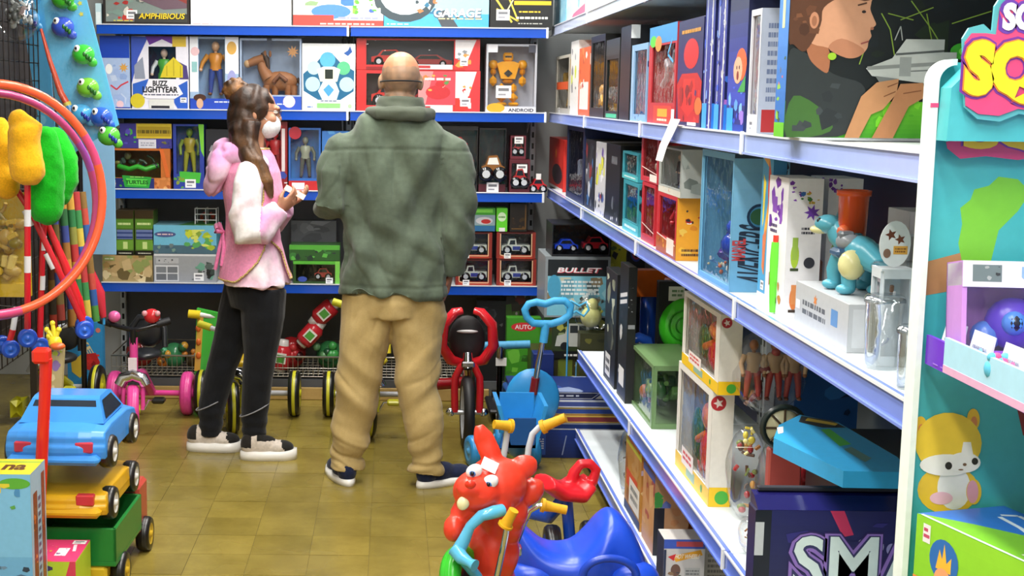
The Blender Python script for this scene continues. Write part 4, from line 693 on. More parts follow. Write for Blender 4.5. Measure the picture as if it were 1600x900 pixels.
product('large box printed with a boy aiming a silver toy blaster, on the upper right shelf', BOX, (x0, YB, za), .42, .07, .36, '11161a', front=boy, left=[('g', 0, 0, 1, 1, '4a8ad8', '2c6ab8'), ('b', .1, .05, .9, .45, '6a6a70 8ac04a 3a5a34 c86a70', 10), ('l', [(.5, .95), (.5, .6)], .05, 'c8d8a0'), ('r', 0, 0, 1, .08, '6ac02c')])
# ---------------------------------------------------------------- lower right shelf
Z1 = RH[1]+.0005
def L4(label, u0, u1, vt, d, col, X=.845, z=None, **kw): return G(label, u0, u1, vt, 1, d, col, X=X, z=z, **kw)
L4('black carded toy with silver print at the far end of the lower right shelf', 944, 961, 430, .05, '17191c', front=[('b', .1, .3, .9, .95, '8a8e78 5a5e54 2c2e30 b8bca8', 18), ('r', .15, .05, .6, .25, 'e4e4e6'), ('lines', .2, .08, .55, .22, 2, '3c3e44')], side=[('b', .2, .1, .9, .9, '2c2e30 484c4e', 8)])
L4('second black carded toy with white stripes on the lower right shelf', 965, 978, 418, .03, '121416', front=[('b', .1, .1, .9, .9, '24282c 3a3e44 c8c8cc', 12), ('l', [(.1, .75), (.9, .8)], .03, 'd8d8dc'), ('l', [(.1, .7), (.9, .75)], .03, 'd8d8dc'), ('r', .2, .1, .8, .24, 'e8e8ea')], side=[('r', .1, .55, .9, .58, '8a8e94'), ('b', .05, .6, .6, .95, '2c2e34 7a7c80 3a3c40', 8)])
t = thing('pump_toy', 'orange and blue pump toy standing in white card on the lower right shelf', 'toy')
X_ = .985; y_ = yat(1008, X_, .75); z1 = zat(421, X_, y_); zm = zat(462, X_, y_); zb = zat(530, X_, y_)
m = M('plastic'); m.prism([(X_-.045, zm+.0), (X_-.06, z1-.03), (X_-.055, z1), (X_+.06, z1), (X_+.065, z1-.03), (X_+.04, zm)], y_-.03, y_+.035, 'ea6f1e', 'y').add('orange_funnel', t)
M('gloss', True).lathe([(0, Z1), (.032, Z1), (.033, zm), (0, zm)], '2255c4', 16, (X_+.012, y_, 0)).add('blue_barrel', t)
M('card').box(X_-.075, X_-.045, y_-.03, y_+.03, Z1, zm+.03, 'd8d4d8').box(X_+.05, X_+.08, y_-.03, y_+.03, Z1, zm+.02, 'd0ccd0').add('card_sides', t)
t = thing('blue_handle_toy', 'rounded bright blue plastic handle below the pump toy on the lower right shelf', 'toy')
X_ = .888; y_ = yat(988, X_, .6); zc = zat(538, X_, y_)
M('gloss', True).tube([(X_-.02, y_, Z1+.005), (X_-.022, y_, zc-.02), (X_-.01, y_, zc+.015), (X_+.02, y_, zc+.026), (X_+.05, y_, zc+.015), (X_+.06, y_, zc-.02), (X_+.06, y_, Z1+.005)], .02, '2c62d8', 12).add('handle', t)
X_ = .97
bx_y = yat(1027, X_, .7)
t = product('black card with a round bright green ball on the lower right shelf', 'toy pack', (X_, bx_y+.05, Z1), .05, .23, zat(440, X_, bx_y)-Z1, '14171a', rot=-PI/2, side=[('r', .15, .84, .4, .96, 'd8dcd8'), ('lines', .2, .87, .38, .94, 2, '6a8a6a'), ('l', [(.05, .12), (.5, .06)], .03, 'c8ccd0')])
zc = zat(510, X_+.1, bx_y); m = M('gloss', True); m.ell((X_+.1, bx_y-.004, zc), (.098, .05, .105), '42c42c', 20, 12); m.xf = None
for r in (.03, .055): m.tube([(X_+.085+r*math.cos(a), bx_y-.052+abs(r)*.12, zc+.01+r*math.sin(a)) for a in [2*PI*i/18 for i in range(18)]], .003, '2f9a20', 5, closed=True)
b = m.add('ball', None); b.parent = t; b.matrix_parent_inverse = (Matrix.Translation(t.location) @ Matrix.Rotation(-PI/2, 4, 'Z')).inverted()
L4('clear box with green leafy toy parts on the lower right shelf', 986, 1020, 572, .17, '6a8a5a', win=(.06, .06, .94, .94), swin=(.08, .08, .92, .92), inner='4a5a44', fill=clu('4c7a34 2c5a2c 8aa04a c87a3c 5a6a4a 2c3a38', 26, 61, .03, .95), X=.87)
for vt, z, lb in ((616, None, 'lower'), (0, 1, 'upper')):
    y1 = yat(1061 if z else 1057, .86, .6); y0 = yat(1116 if z else 1109, .86, .6)
    if not z: hh = zat(612, .86, y0)-Z1
    zb = Z1 if not z else Z1+hh+.002; h = hh if not z else zat(492, .86, y0)-zb
    yel = [('r', 0, 0, 1, .15, 'ecc21c'), ('r', .35, .03, .6, .12, '8ab0a0'), ('r', .2, .1, .55, .26, 'e8e0dc'), ('lines', .24, .14, .5, .24, 2, 'd04a4a'), ('c', .8, .08, .035, '4aa03c')]
    t = product('white and yellow windowed box with a red doll, '+lb+' of two stacked', BOX, (.86, y1, zb), y1-y0, .058, h, 'e2e0d8', win=(.05, .15, .9, .94), inner='8a7c6c', rot=-PI/2, group=None,
        fill=lambda t, w, d, h: (lambda m: (m.ell((w*.72, d*.5, h*.36), (w*.2, d*.4, h*.2), 'd4242c', 12, 8), m.ell((w*.7, d*.5, h*.68), (w*.17, d*.36, h*.13), 'e88444', 12, 8), m.ell((w*.3, d*.6, h*.4), (w*.16, d*.2, h*.25), '3a6a30', 10, 7), m.tube([(w*.66, d*.4, h*.52), (w*.5, d*.3, h*.42)], .012, 'e07a3c', 8), m.add('toy_doll', t)))(M('gloss', True)),
        front=yel, side=[('r', 0, 0, 1, .17, 'ecc21c'), ('c', .6, .08, .06, '4aae3c'), ('c', .28, .9, .065, 'b02c34'), ('st', .28, .9, .045, 5, 'e8dcd8')])
def V3(p, z): return (p.x, p.y, z)
def bag(label, c, r, cs, n, seed, top=True, cat='toy pack', head=None, extra=None):
    """a crumpled clear bag: pillow of film with its contents"""
    t = thing('toy_bag', label, cat, None); R = random.Random(seed); c = Vector(c)
    m = M('gloss', True); m.ell((0, 0, 0), (r[0], r[1], r[2]), 'fff', 22, 14)
    v = []
    for p in m.v:
        p = Vector(p); f = 1+.16*fbm(p, 14, seed)+.1*fbm(p, 30, seed+2); v.append(Vector((p.x*f, p.y*f, max(p.z*f, -r[2]*.92)))+c)
    m.v = [tuple(p) for p in v]; m.add('bag_film', t, material=FILM)
    clutter(t, c.x-r[0]*.72, c.x+r[0]*.72, c.y, c.z-r[2]*.86, c.z+r[2]*.7, cs, n, seed, 'contents', r[1]*.5)
    if extra: extra(t, c, r)
    if head: q = M('card'); q.box(c.x-r[0]*.8, c.x+r[0]*.8, c.y-.002, c.y+.002, c.z+r[2]*.9, c.z+r[2]*1.25, head, .001); q.add('header_card', t)
    return t
def dolls(t, c, r):
    for q in (-.045, .01, .06): figure(t, c.x+q, c.y-.02, c.z-r[2]*.6, r[2]*1.4, ('8a5a3c', 'b89a7a', 'c4a484', 'b04848', '6a3c2c'), 0, 'doll')
bag('clear bag with three pale dolls in red skirts on the lower right shelf', tuple(at(1200, 582, Y=3.5)), (.095, .05, .115), 'a84a44 c88a6a d8c8b0 8a3a3c', 8, 71, extra=dolls)
bag('clear bag of red and brown toy fruit low beside the yellow windowed boxes', tuple(V3(at(1166, 742, Y=3.44), Z1+.125)), (.052, .05, .13), 'a82c30 c8843c 5a3a24 7a8a44 d8a050', 22, 72)
bag('crumpled clear bag with red packets leaning behind the dark blue box', tuple(V3(at(1245, 720, Y=3.3), Z1+.135)), (.1, .06, .14), 'b82c34 c83a3c 9a2428 7a5a44 d8a08a a83028', 34, 73)
bag('small clear bag with green and brown bits at the foot of the dark blue box', (.875, 3.17, Z1+.045), (.03, .05, .048), '5a7a3c 8a6a3c 4a5a34 a8b87a', 14, 74)
t = thing('roulette_toy', 'round dark rimmed cream toy dial on the bags of the lower right shelf', 'toy')
yw_ = 3.2; xw = xat(1222, yw_, .72); zw = zat(668, xw, yw_)
M('plastic', True).tube([(xw+.05*math.cos(a), yw_+.0, zw+.05*math.sin(a)) for a in [2*PI*i/24 for i in range(24)]], .008, '1f2a28', 8, closed=True).add('rim', t)
m = M('plastic'); m.lathe([(0, 0), (.046, 0), (.046, .008), (0, .008)], 'c8c4a0', 24, (xw, yw_+.004, zw), Matrix.Rotation(PI/2, 3, 'X'))
for i in range(8): a = 2*PI*i/8; m.tube([(xw, yw_-.006, zw), (xw+.045*math.cos(a), yw_-.006, zw+.045*math.sin(a))], .003, '4a3c2c', 5)
m.add('face', t)
M('card').box(xw-.03, xw+.05, yw_+.003, yw_+.035, Z1, zw-.055, 'a84a44', .004).add('stand_pack', t)
t = thing('toy_dice_pack', 'cluster of cream and yellow toy letters on the bags of the lower right shelf', 'toy')
xw = xat(1165, 3.36, .72); clutter(t, xw-.025, xw+.03, 3.36, .68, .76, 'e0d890 e8e4d0 d8c850', 9, 77)
M('card').box(xw-.02, xw+.025, 3.375, 3.38, Z1+.21, .7, 'd8d4c8').add('backing_card', t)
# flat blue box and the cartons under and behind it
product('plain dark carton under the flat light blue box', 'carton', (.985, 3.13, Z1), .3, .25, .322, '1c2026', rot=-PI/2)
t = thing('toy_box', 'flat light blue box with a black and yellow title lying on a dark carton', BOX)
zt = .853; P4 = [(.905, 3.06), (.835, 2.88), (.85, 2.74), (1.1, 2.74), (1.19, 2.9), (1.12, 3.12)]
P4 = [tuple(at(u, v, Z=zt)[:2]) for u, v in ((1250, 648), (1217, 664), (1209, 684), (1318, 736), (1425, 738), (1402, 714), (1310, 660))]
M('card').prism(P4[::1], zt-.034, zt, '2f9fd8', 'z').add('carton', t)
m = M('card'); z_ = zt+.0006
def onz(pts, c, k=0): m.raw([tuple(at(u, v, Z=z_+k*.0004)) for u, v in pts], [tuple(range(len(pts)))], c, False)
onz([(1252, 650), (1300, 657), (1322, 668), (1285, 668), (1248, 659)], '20242a'); onz([(1262, 653), (1310, 662), (1305, 665), (1258, 657)], 'd8b83a', 1); onz([(1282, 671), (1296, 670), (1330, 694), (1312, 697)], '4ac04a'); onz([(1330, 698), (1362, 716), (1352, 722), (1318, 702)], '5a8a8a'); onz([(1214, 668), (1224, 666), (1224, 676), (1216, 678)], 'e4ecf0')
m.add('printed_top', t)
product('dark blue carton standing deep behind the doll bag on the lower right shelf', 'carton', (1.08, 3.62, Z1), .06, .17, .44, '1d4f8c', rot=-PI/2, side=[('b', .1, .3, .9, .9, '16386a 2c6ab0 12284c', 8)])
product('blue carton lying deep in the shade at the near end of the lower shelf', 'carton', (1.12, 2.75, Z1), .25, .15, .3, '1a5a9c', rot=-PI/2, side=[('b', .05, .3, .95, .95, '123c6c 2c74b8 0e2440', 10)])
# ---------------------------------------------------------------- SMA carton
Y5 = 2.69; x0 = xat(1178, Y5, .65); zt = zat(797, x0, Y5)
t = product('dark blue carton with lilac outlined SMA lettering at the near end of the lower shelf', 'carton', (x0, Y5, Z1+.006), .36, .06, zt-Z1-.006, '17143c', front=[
    ('g', .0, 0, 1, 1, '1c1a5a', '120f38'), ('r', 0, 0, .09, 1, '0c0b1a'), ('r', 0, .62, .05, .9, 'c0c4c8'), ('p', [(.42, 1), (.5, 1), (.56, .8), (.5, .78)], 'c02c5a'), ('e', .62, .7, .04, .07, 'd8d4e8'), ('e', .7, .7, .035, .06, 'a8a4c8'), ('e', .78, .68, .03, .05, '8a86b8'), ('b', .1, .1, 1, .9, '221e66 1a1750 2c2474', 14),
    ('t', 'SMA', .62, .55, .56, '2a1858', .86, .1), ('t', 'SMA', .62, .55, .53, '8a6ab8', .85, .085), ('t', 'SMA', .62, .55, .5, '2c2a5c', .81, .045), ('t', 'SMA', .62, .55, .48, 'd4e4e2', .79, .015)])
m = M('gloss'); m.prism([(Y5, zt+.0005), (Y5+.035, zt+.022), (Y5+.06, zt+.026), (Y5+.06, zt+.0005)], x0+.004, x0+.36, '211f5c', 'x'); m.add('bevelled_lid', None); bpy.data.objects['bevelled_lid'].parent = t; bpy.data.objects['bevelled_lid'].location = -t.location
m = M('matte'); m.box(x0+.015, x0+.34, Y5+.045, Y5+.06, zt+.0265, zt+.036, '23222c', .002); o = m.add('open_flap', None); o.parent = t; o.location = -t.location
# ---------------------------------------------------------------- base shelf
Z0 = RH[0]+.0005
bag('crumpled clear bag of grey toy parts on the base shelf', (.885, 4.85, Z0+.12), (.045, .07, .13), '6a6e74 9a9ea4 3c3e44 7a2c34', 16, 81)
G('yellow and tan toy box with a white label on the base shelf', 977, 1001, 676, 0, .1, 'c08a44', X=.84, front=[('r', 0, .75, 1, 1, 'c8c83c'), ('lines', .1, .8, .9, .95, 3, 'd84a34'), ('b', 0, .1, 1, .75, 'b8783a c8985c a0602c', 12), ('r', .1, .3, .8, .48, 'd84a30'), ('r', .3, .12, .95, .42, 'eceae4'), ('lines', .4, .18, .85, .38, 2, '7a8088'), ('r', 0, 0, 1, .1, '2c3c5a')], side=[('b', 0, 0, 1, 1, 'd8a058 c8844a e0c088 5aa04a d8c8e0', 14)])
G('tan flesh toned carded toy box next on the base shelf', 1004, 1022, 745, 0, .11, 'c8966a', X=.84, front=[('b', 0, 0, 1, 1, 'd8a878 b87a50 c8905c a84a50', 14), ('r', 0, .9, 1, 1, '3c5ab0')], side=[('b', 0, .6, 1, 1, 'd0c8d8 6a7ac0 48a04a', 8), ('r', 0, 0, .3, .6, '1c1e2a'), ('b', .3, 0, 1, .6, 'c88a5a d8a070', 8)])
G('orange folded carton on the base shelf', 1046, 1068, 765, 0, .13, 'd8741c', X=.958, front=[('p', [(0, 1), (1, .9), (1, .7), (0, .8)], 'b85a14')], side=[('r', .5, .1, .95, .8, 'b0b4ac'), ('lines', .55, .15, .92, .75, 8, '5a5e5c')])
y_ = 3.84; x0 = xat(1037, y_, .25)
product('box of small cars with an orange flame emblem lettered HOT WHEELS on the base shelf', BOX, (x0, y_, Z0+.0065), .12, .1, zat(843, x0, y_)-Z0-.006, 'ccc8c4', front=[('r', 0, .82, 1, 1, '3a58b8'), ('r', .3, .86, .95, .96, 'c04a50'), ('p', [(.2, .68), (.9, .8), (.95, .7), (.3, .56)], 'e8a41c'), ('t', 'HOT WHEELS', .58, .67, .09, 'f4e8d0', .6, .03, .3), ('p', [(.1, .66), (.3, .72), (.25, .58)], 'd02a2c'), ('r', .52, .15, .9, .45, 'b8b8b4'), ('lines', .55, .18, .87, .42, 4, '7a7c7c'), ('e', .3, .4, .12, .12, '6a4a3c'), ('b', .1, .08, .45, .4, '4a5a3c 3a3c44 8a6a4a', 7), ('r', 0, 0, .06, .8, '2c3450')], left=[('r', 0, 0, 1, 1, '2c3450')])
product('grey carton beside the flame emblem box on the base shelf', 'carton', (x0+.125, y_+.03, Z0), .12, .1, .16, 'b4ac9c', front=[('lines', .1, .2, .9, .8, 6, '7a746a')])
# ---------------------------------------------------------------- turquoise display stand at the right edge
t = thing('display_stand', 'turquoise cardboard display stand with a large bubble letter header at the right edge', 'display')
TQ = '46b4bb'; YP = 1.85; ZT = 1.628; XL = .722
RC = .026
cr = [(XL, .0), (1.16, .0), (1.16, ZT)]+[(XL+RC-RC*math.sin(a), ZT-RC+RC*math.cos(a)) for a in [PI/2*i/8 for i in range(9)]]
m = M('card'); m.prism(cr, YP+.0, YP+.012, TQ, 'y'); m.add('side_panel', t)
m = M('card'); oc = lambda r: [(XL+RC-r*math.sin(a), ZT-RC+r*math.cos(a)) for a in [PI/2*i/8 for i in range(9)]]
for i in range(8):
    a, b = oc(RC+.004)[i:i+2]; c, d = oc(RC-.004)[i:i+2]; m.prism([a, b, d, c], YP-.02, YP+.013, 'e6f2ee', 'y')
m.prism([(XL-.004, .0), (XL+.004, .0), (XL+.004, ZT-RC), (XL-.004, ZT-RC)], YP-.02, YP+.013, 'e6f2ee', 'y'); m.box(XL-.0045, XL+.0045, YP-.0203, YP-.015, 1.568, 1.574, 'e04a80'); m.add('white_edge', t)
M('card').box(1.15, 1.16, 1.2, YP, 0, ZT, TQ).add('back_panel', t)
M('card').box(XL+.004, 1.15, 1.2, YP, 0, .06, TQ).add('base', t)
zq = zat(221, .8, YP-.05)
M('card').prism([(XL+.004, zq), (1.15, zq), (1.15, ZT-.004), (XL+.034, ZT-.004), (XL+.006, ZT-.034)], YP-.055, YP-.0205, '4cbcc4', 'y').add('header_band', t)
# header sign: cut-out logo board with raised coloured layers
m = M('card'); yz = YP-.062
def lay(s_, u, v, hp, wp, layers, yy, mm):
    for i, (c, bo, g) in enumerate(layers):
        o = at(u, v, Y=yy); hh = hp/FPX*(yy+.02); ww = wp/FPX*(yy+.02)
        mm.text(s_, (o.x, yy-.0012*i, o.z), (1, 0, 0), (0, 0, 1), hh*g[1], c, ww*g[0], bo)
def blob(pts, c, yy, th, mm): mm.prism([(at(u, v, Y=yy).x, at(u, v, Y=yy).z) for u, v in pts], yy-th, yy, c, 'y')
blob([(1505, 168), (1502, 60), (1512, 44), (1535, 38), (1548, 50), (1552, 10), (1565, -10), (1640, -30), (1780, -30), (1780, 180), (1740, 190), (1690, 175), (1640, 186), (1590, 178), (1560, 190), (1525, 186)], '58b4bd', yz, .004, m)
m.add('header_board', t)
m = M('card'); yy = yz-.0045
blob([(1508, 165), (1507, 66), (1518, 52), (1540, 52), (1556, 54), (1562, 12), (1575, -2), (1640, -20), (1775, -20), (1775, 170), (1740, 182), (1690, 166), (1640, 177), (1590, 170), (1560, 181), (1528, 178)], 'e3487f', yy, .0015, m); m.add('pink_outline', t)
m = M('card'); yy -= .002
lay('SQUI', 1606, 114, 98, 196, [('7a2f9a', .12, (1.06, 1.12)), ('f08a3c', .09, (1.02, 1.04)), ('e9dc22', .07, (1, 1))], yy, m); m.add('yellow_letters', t)
m = M('card'); lay('SO', 1594, 26, 42, 54, [('6a3aa8', .14, (1.2, 1.25)), ('f4f0f8', .06, (1, 1))], yy, m); m.add('white_letters', t)
m = M('card'); yy = YP-.0215
blob([(1480, 232), (1478, 222), (1492, 216), (1780, 216), (1780, 246), (1740, 240), (1690, 250), (1640, 242), (1590, 250), (1540, 244), (1500, 248)], 'c23a72', yy, .001, m)
lay('SQUI', 1632, 215, 52, 250, [('7a2f9a', .1, (1.03, 1.1)), ('e0b82a', .05, (1, 1))], yy-.0015, m); m.add('lower_logo', t)
# cat and splash printed on the panel
m = M('card'); A_ = Art(m, (XL+.005, YP-.0005, .85), (.42, 0, 0), (0, 0, .72))
kp = lambda u, v: ((at(u, v, Y=YP).x-XL-.005)/.42, (at(u, v, Y=YP).z-.85)/.72)
KP = lambda *p: [kp(u, v) for u, v in p]
def el(u, v, ru, rv, c): A_.run([('p', [kp(u+ru*math.cos(a), v+rv*math.sin(a)) for a in [2*PI*i/22 for i in range(22)][::-1]], c)])
A_.run([('r', 0, 0, 1, .98, TQ), ('p', KP((1506, 430), (1497, 380), (1503, 350), (1500, 325), (1516, 312), (1522, 296), (1545, 290), (1560, 276), (1590, 280), (1610, 300), (1590, 330), (1560, 360), (1545, 420)), '7cc83a'), ('p', KP((1443, 410), (1500, 395), (1510, 450), (1443, 462)), 'b4845a'), ('p', KP((1578, 590), (1600, 560), (1640, 600), (1640, 690), (1598, 680)), '8a1c22')])
el(1481, 765, 48, 38, 'eec63a'); el(1490, 762, 26, 34, 'f2f2ee'); el(1521, 768, 12, 20, 'eec63a'); el(1519, 768, 9, 18, 'e8a8b8'); el(1470, 778, 18, 10, 'f0c0d0')
for u, v in ((1438, 667), (1520, 655)): el(u, v, 10, 17, 'efbf30'); el(u+1, v+4, 5, 9, 'e08a50')
el(1481, 692, 52, 48, 'f4cf3c'); el(1478, 726, 42, 17, 'f6f4ee'); A_.run([('p', KP((1498, 724), (1504, 690), (1516, 690), (1522, 724)), 'f6f4ee')]); el(1505, 722, 26, 16, 'f6f4ee')
for u, v, r in ((1481, 727, 5.5), (1522, 720, 5)): el(u, v, r, r*1.1, '2c241c')
el(1506, 725, 3, 2.4, '7a5a40'); el(1500, 733, 4, 1.2, '8a6a50')
m.add('printed_animal', t)
# trays
M('card').box(XL+.012, 1.15, 1.25, YP-.022, 1.228, 1.238, '7a3ad0').box(XL+.008, XL+.013, 1.25, YP-.022, 1.222, 1.262, '6a2cc8').add('purple_tray', t)
q = M('card'); Art(q, (XL+.0078, YP-.022, 1.222), (0, -.57, 0), (0, 0, .04)).run([('r', .12, .25, .2, .8, 'e8e8f4'), ('r', .36, .1, .42, .6, 'c8b0e8'), ('r', .6, .2, .7, .8, 'a88ae0'), ('lines', .05, .1, .9, .2, 1, '9a70e0')]); q.add('printed_tray_front', t)
m = M('card'); m.box(XL+.001, XL+.006, 1.25, YP-.1, 1.236, 1.272, 'a9d6ea').box(XL+.0005, XL+.006, 1.25, YP-.1, 1.226, 1.236, 'd8a8c8'); m.add('light_blue_tray_edge', t)
M('wire', True).tube([(1.15, 1.62, 1.1), (.84, 1.64, 1.105), (.83, 1.64, 1.115)], .003, 'c8ccd0', 6).add('peg_hook', t)
M('wire', True).tube([(1.15, 1.7, 1.43), (.875, 1.7, 1.435)], .004, 'd8dcde', 6).ell((.868, 1.7, 1.437), (.008, .009, .01), 'e8ecec', 8, 6).add('peg_hook', t)
# toys on the tray
R4 = Matrix.Rotation(0, 3, 'X')
tx = thing('toy_box', 'lilac windowed box with a violet round toy leaning in the turquoise display', BOX)
w_, h_, d_ = .2, .12, .07
m = M('card'); m.box(0, w_, d_-.004, d_, 0, h_, 'b07ad0').box(0, .006, 0, d_, 0, h_, 'c48ad8').box(0, w_, 0, d_, 0, .005, '9a5ac8').box(0, w_, -.001, d_, h_*.72, h_, 'e6e6ee', .002); m.add('carton', tx)
q = M('card'); Art(q, (0, -.0015, h_*.72), (w_, 0, 0), (0, 0, h_*.28), random.Random(2)).run([('r', 0, 0, 1, 1, 'e6e6ee'), ('r', .06, .2, .24, .85, '6a7a7c'), ('b', .07, .25, .23, .8, '34383c a0a8a8', 5), ('p', [(.36, .8), (.46, .8), (.46, .4), (.41, .15), (.36, .4)], '8ab0d8'), ('r', .6, .2, .72, .8, '3c4048')]); q.add('printed_front', tx)
m = M('plastic', True); m.ell((w_*.36, d_*.45, h_*.34), (.035, .026, .034), '5a3ac4', 14, 9).ell((w_*.34, d_*.15, h_*.34), (.016, .012, .016), '4a8ae0', 10, 7).ell((w_*.34, d_*.06, h_*.34), (.01, .006, .011), '141a30', 8, 6).ell((w_*.2, d_*.5, h_*.2), (.02, .02, .02), '4a78d0', 10, 7).ell((w_*.5, d_*.5, h_*.5), (.02, .02, .02), '7a4ad8', 10, 7); m.add('toy_figure', tx)
M('card').raw([(.006, .0, .005), (w_, .0, .005), (w_, .0, h_*.72), (.006, .0, h_*.72)], [(0, 1, 2, 3)], 'fff').add('window_film', tx, material=FILM)
o = at(1497, 465, Y=1.74); tx.location = (o.x, 1.72, 1.256); tx.rotation_euler = (-.16, 0, -.12)
for i, (u, v, c, lb) in enumerate(((1562, 445, 'e8508a', 'pink'), (1592, 455, 'e06a4a', 'coral'), (1552, 475, '5ab8d8', 'sky blue'))):
    t2 = thing('squishy_toy', 'small round '+lb+' soft toy on the tray of the turquoise display', 'toy'); o = at(u, v, Y=1.62)
    m = M('matte', True); m.ell((o.x+.01, 1.62, 1.256), (.015, .015, .0165), c, 12, 8).ell((o.x+.002, 1.618, 1.271), (.006, .005, .006), c, 8, 6).ell((o.x+.018, 1.618, 1.271), (.006, .005, .006), c, 8, 6); m.add('body', t2)
    m = M('gloss', True); m.ell((o.x+.005, 1.606, 1.26), .002, '222222', 6, 5).ell((o.x+.014, 1.606, 1.26), .002, '222222', 6, 5); m.add('eyes', t2)
for i, (y_, c, lb) in enumerate(((1.775, 'e8eef0', 'farthest'), (1.69, 'dfe8f4', 'middle'), (1.6, 'ecf0f2', 'nearest'))):
    t2 = thing('price_card', 'white folded price card on the display tray edge, the '+lb+' of three', 'price card', 'price cards on the display tray')
    q = M('card'); q.prism([(XL+.0145, 1.2395), (XL+.026, 1.288), (XL+.028, 1.287), (XL+.02, 1.2395)], y_-.03, y_+.03, c, 'y'); q.add('card', t2)
    q = M('card'); Art(q, (XL+.0138, y_+.028, 1.243), (0, -.056, 0), (.0105, 0, .042), random.Random(i)).run([('r', 0, 0, 1, .3, '7ac0e0'), ('lines', .15, .4, .85, .7, 2, '8a90a0'), ('e', .6, .5, .12, .14, ['6ab0e0', '8ac0e8', 'e86a9a'][i])]); q.add('printed_face', t2)
# green box below the cat
zt = 1.02
t = product('lime green and blue box lettered EXPLO in front of the printed cat', BOX, (0, 0, 0), .30, .14, .17, '8ac832', front=[('g', 0, 0, 1, 1, '8ed02e', '7cc02a'), ('r', 0, 0, .4, .28, 'e8823c'), ('p', [(0, .28), (.12, .34), (.6, .18), (1, .3), (1, .22), (.5, .08), (0, .2)], '2a74c8'), ('r', .05, .8, .1, .95, 'e8e4e8'), ('lines', .055, .83, .095, .93, 2, 'c04a6a'), ('c', .2, .72, .17, '2468b4'), ('p', [(.15, .64), (.17, .8), (.19, .73), (.2, .86), (.22, .71), (.25, .77), (.25, .64)], 'e8b43a'), ('p', [(0, .3), (0, .5), (.3, .5), (.62, .2), (.4, .1)], 'e88a44'), ('c', .2, .56, .1, 'e8a070'), ('t', 'EXPLO', .24, .45, .15, 'e84a3c', .3, .06), ('t', 'EXPLO', .24, .455, .14, 'f4d8d0', .29, .015)],
    top=[('r', 0, 0, 1, 1, '2f74cc'), ('p', [(0, 0), (1, 0), (1, .5), (.75, .75), (.45, .6), (.2, .3)], '78c02c'), ('l', [(.12, .75), (.15, .9), (.4, .85), (.7, .6), (.9, .4), (.6, .45), (.3, .65), (.14, .7)], .05, 'd8ecf4'), ('l', [(.02, .02), (.98, .02)], .03, 'e4f0f0'), ('lines', .6, .1, .95, .3, 3, 'd8e8c8')], win=None)
g0 = at(1405, 790, Z=zt); g1 = at(1600, 880, Z=zt); t.location = (g0.x+.012, g0.y-.035, zt-.17); t.rotation_euler = (0, 0, math.atan2(g1.y-g0.y, g1.x-g0.x))
product('white carton supporting the lime green box in the display stand', 'carton', (XL+.06, 1.3, .0605), .36, .5, zt-.17-.061, 'dfe4e4')

t = thing('paper_tag', 'long white paper tag hanging from the edge of the upper right shelf', 'tag', None); X_ = RX-.014; pv = [at(1058, 186, X=X_), at(1052, 205, X=X_), at(1045, 228, X=X_), at(1041, 252, X=X_)]
m = M('card'); v = []
for i, p_ in enumerate(pv):
    for dy in (.085, -.045): v.append((X_-[.0, .004, .012, .018][i], p_.y+dy*(1-.08*i), p_.z))
m.raw(v, [(2*i, 2*i+1, 2*i+3, 2*i+2) for i in range(3)], 'f4f5f4'); o_ = m.add('tag', t); so = o_.modifiers.new('thick', 'SOLIDIFY'); so.thickness = .001
m = M('card'); m.box(X_-.001, X_+.012, pv[0].y-.044, pv[0].y+.084, RH[3]+.0062, RH[3]+.0075, 'f4f5f4'); m.add('folded_end', t)
def shelf_part(unit, z): return [c for c in bpy.data.objects[unit].children if c.name.startswith('shelf') and abs(max(v.co.z for v in c.data.vertices)-z) < .01][0]
for unit, k, u0, u1 in (('shelving_unit', 2, 432, 534), ('shelving_unit.001', 2, 700, 760)):
    sp = shelf_part(unit, BH[k]); un = bpy.data.objects[unit]; x0, x1 = xat(u0, BY-.005, BH[k])-un.location.x, xat(u1, BY-.005, BH[k])-un.location.x
    m = M('card'); Art(m, (x0, -.0045, BH[k]-.032), (x1-x0, 0, 0), (0, 0, .026), random.Random(k)).run([('r', 0, 0, 1, 1, 'dfe6f0'), ('lines', .03, .3, .97, .7, 1, '4a5a78')]); o_ = m.add('price_label', sp); o_.location = (0, 0, 0)
for unit, k, ys in (('shelving_unit.002', 2, (.25, .9)), ('shelving_unit.003', 2, (.5, 1.1)), ('shelving_unit.004', 2, (.45, .95)), ('shelving_unit.003', 3, (.6,)), ('shelving_unit.005', 3, (.3,))):
    zz = RH[k]; sp = shelf_part(unit, zz)
    for y in ys: m = M('card'); Art(m, (y, -.0045, zz-.03), (.06, 0, 0), (0, 0, .024), random.Random(int(y*100))).run([('r', 0, 0, 1, 1, 'e6eaf2'), ('lines', .1, .3, .9, .7, 1, '7a86a8')]); m.add('price_label', sp)
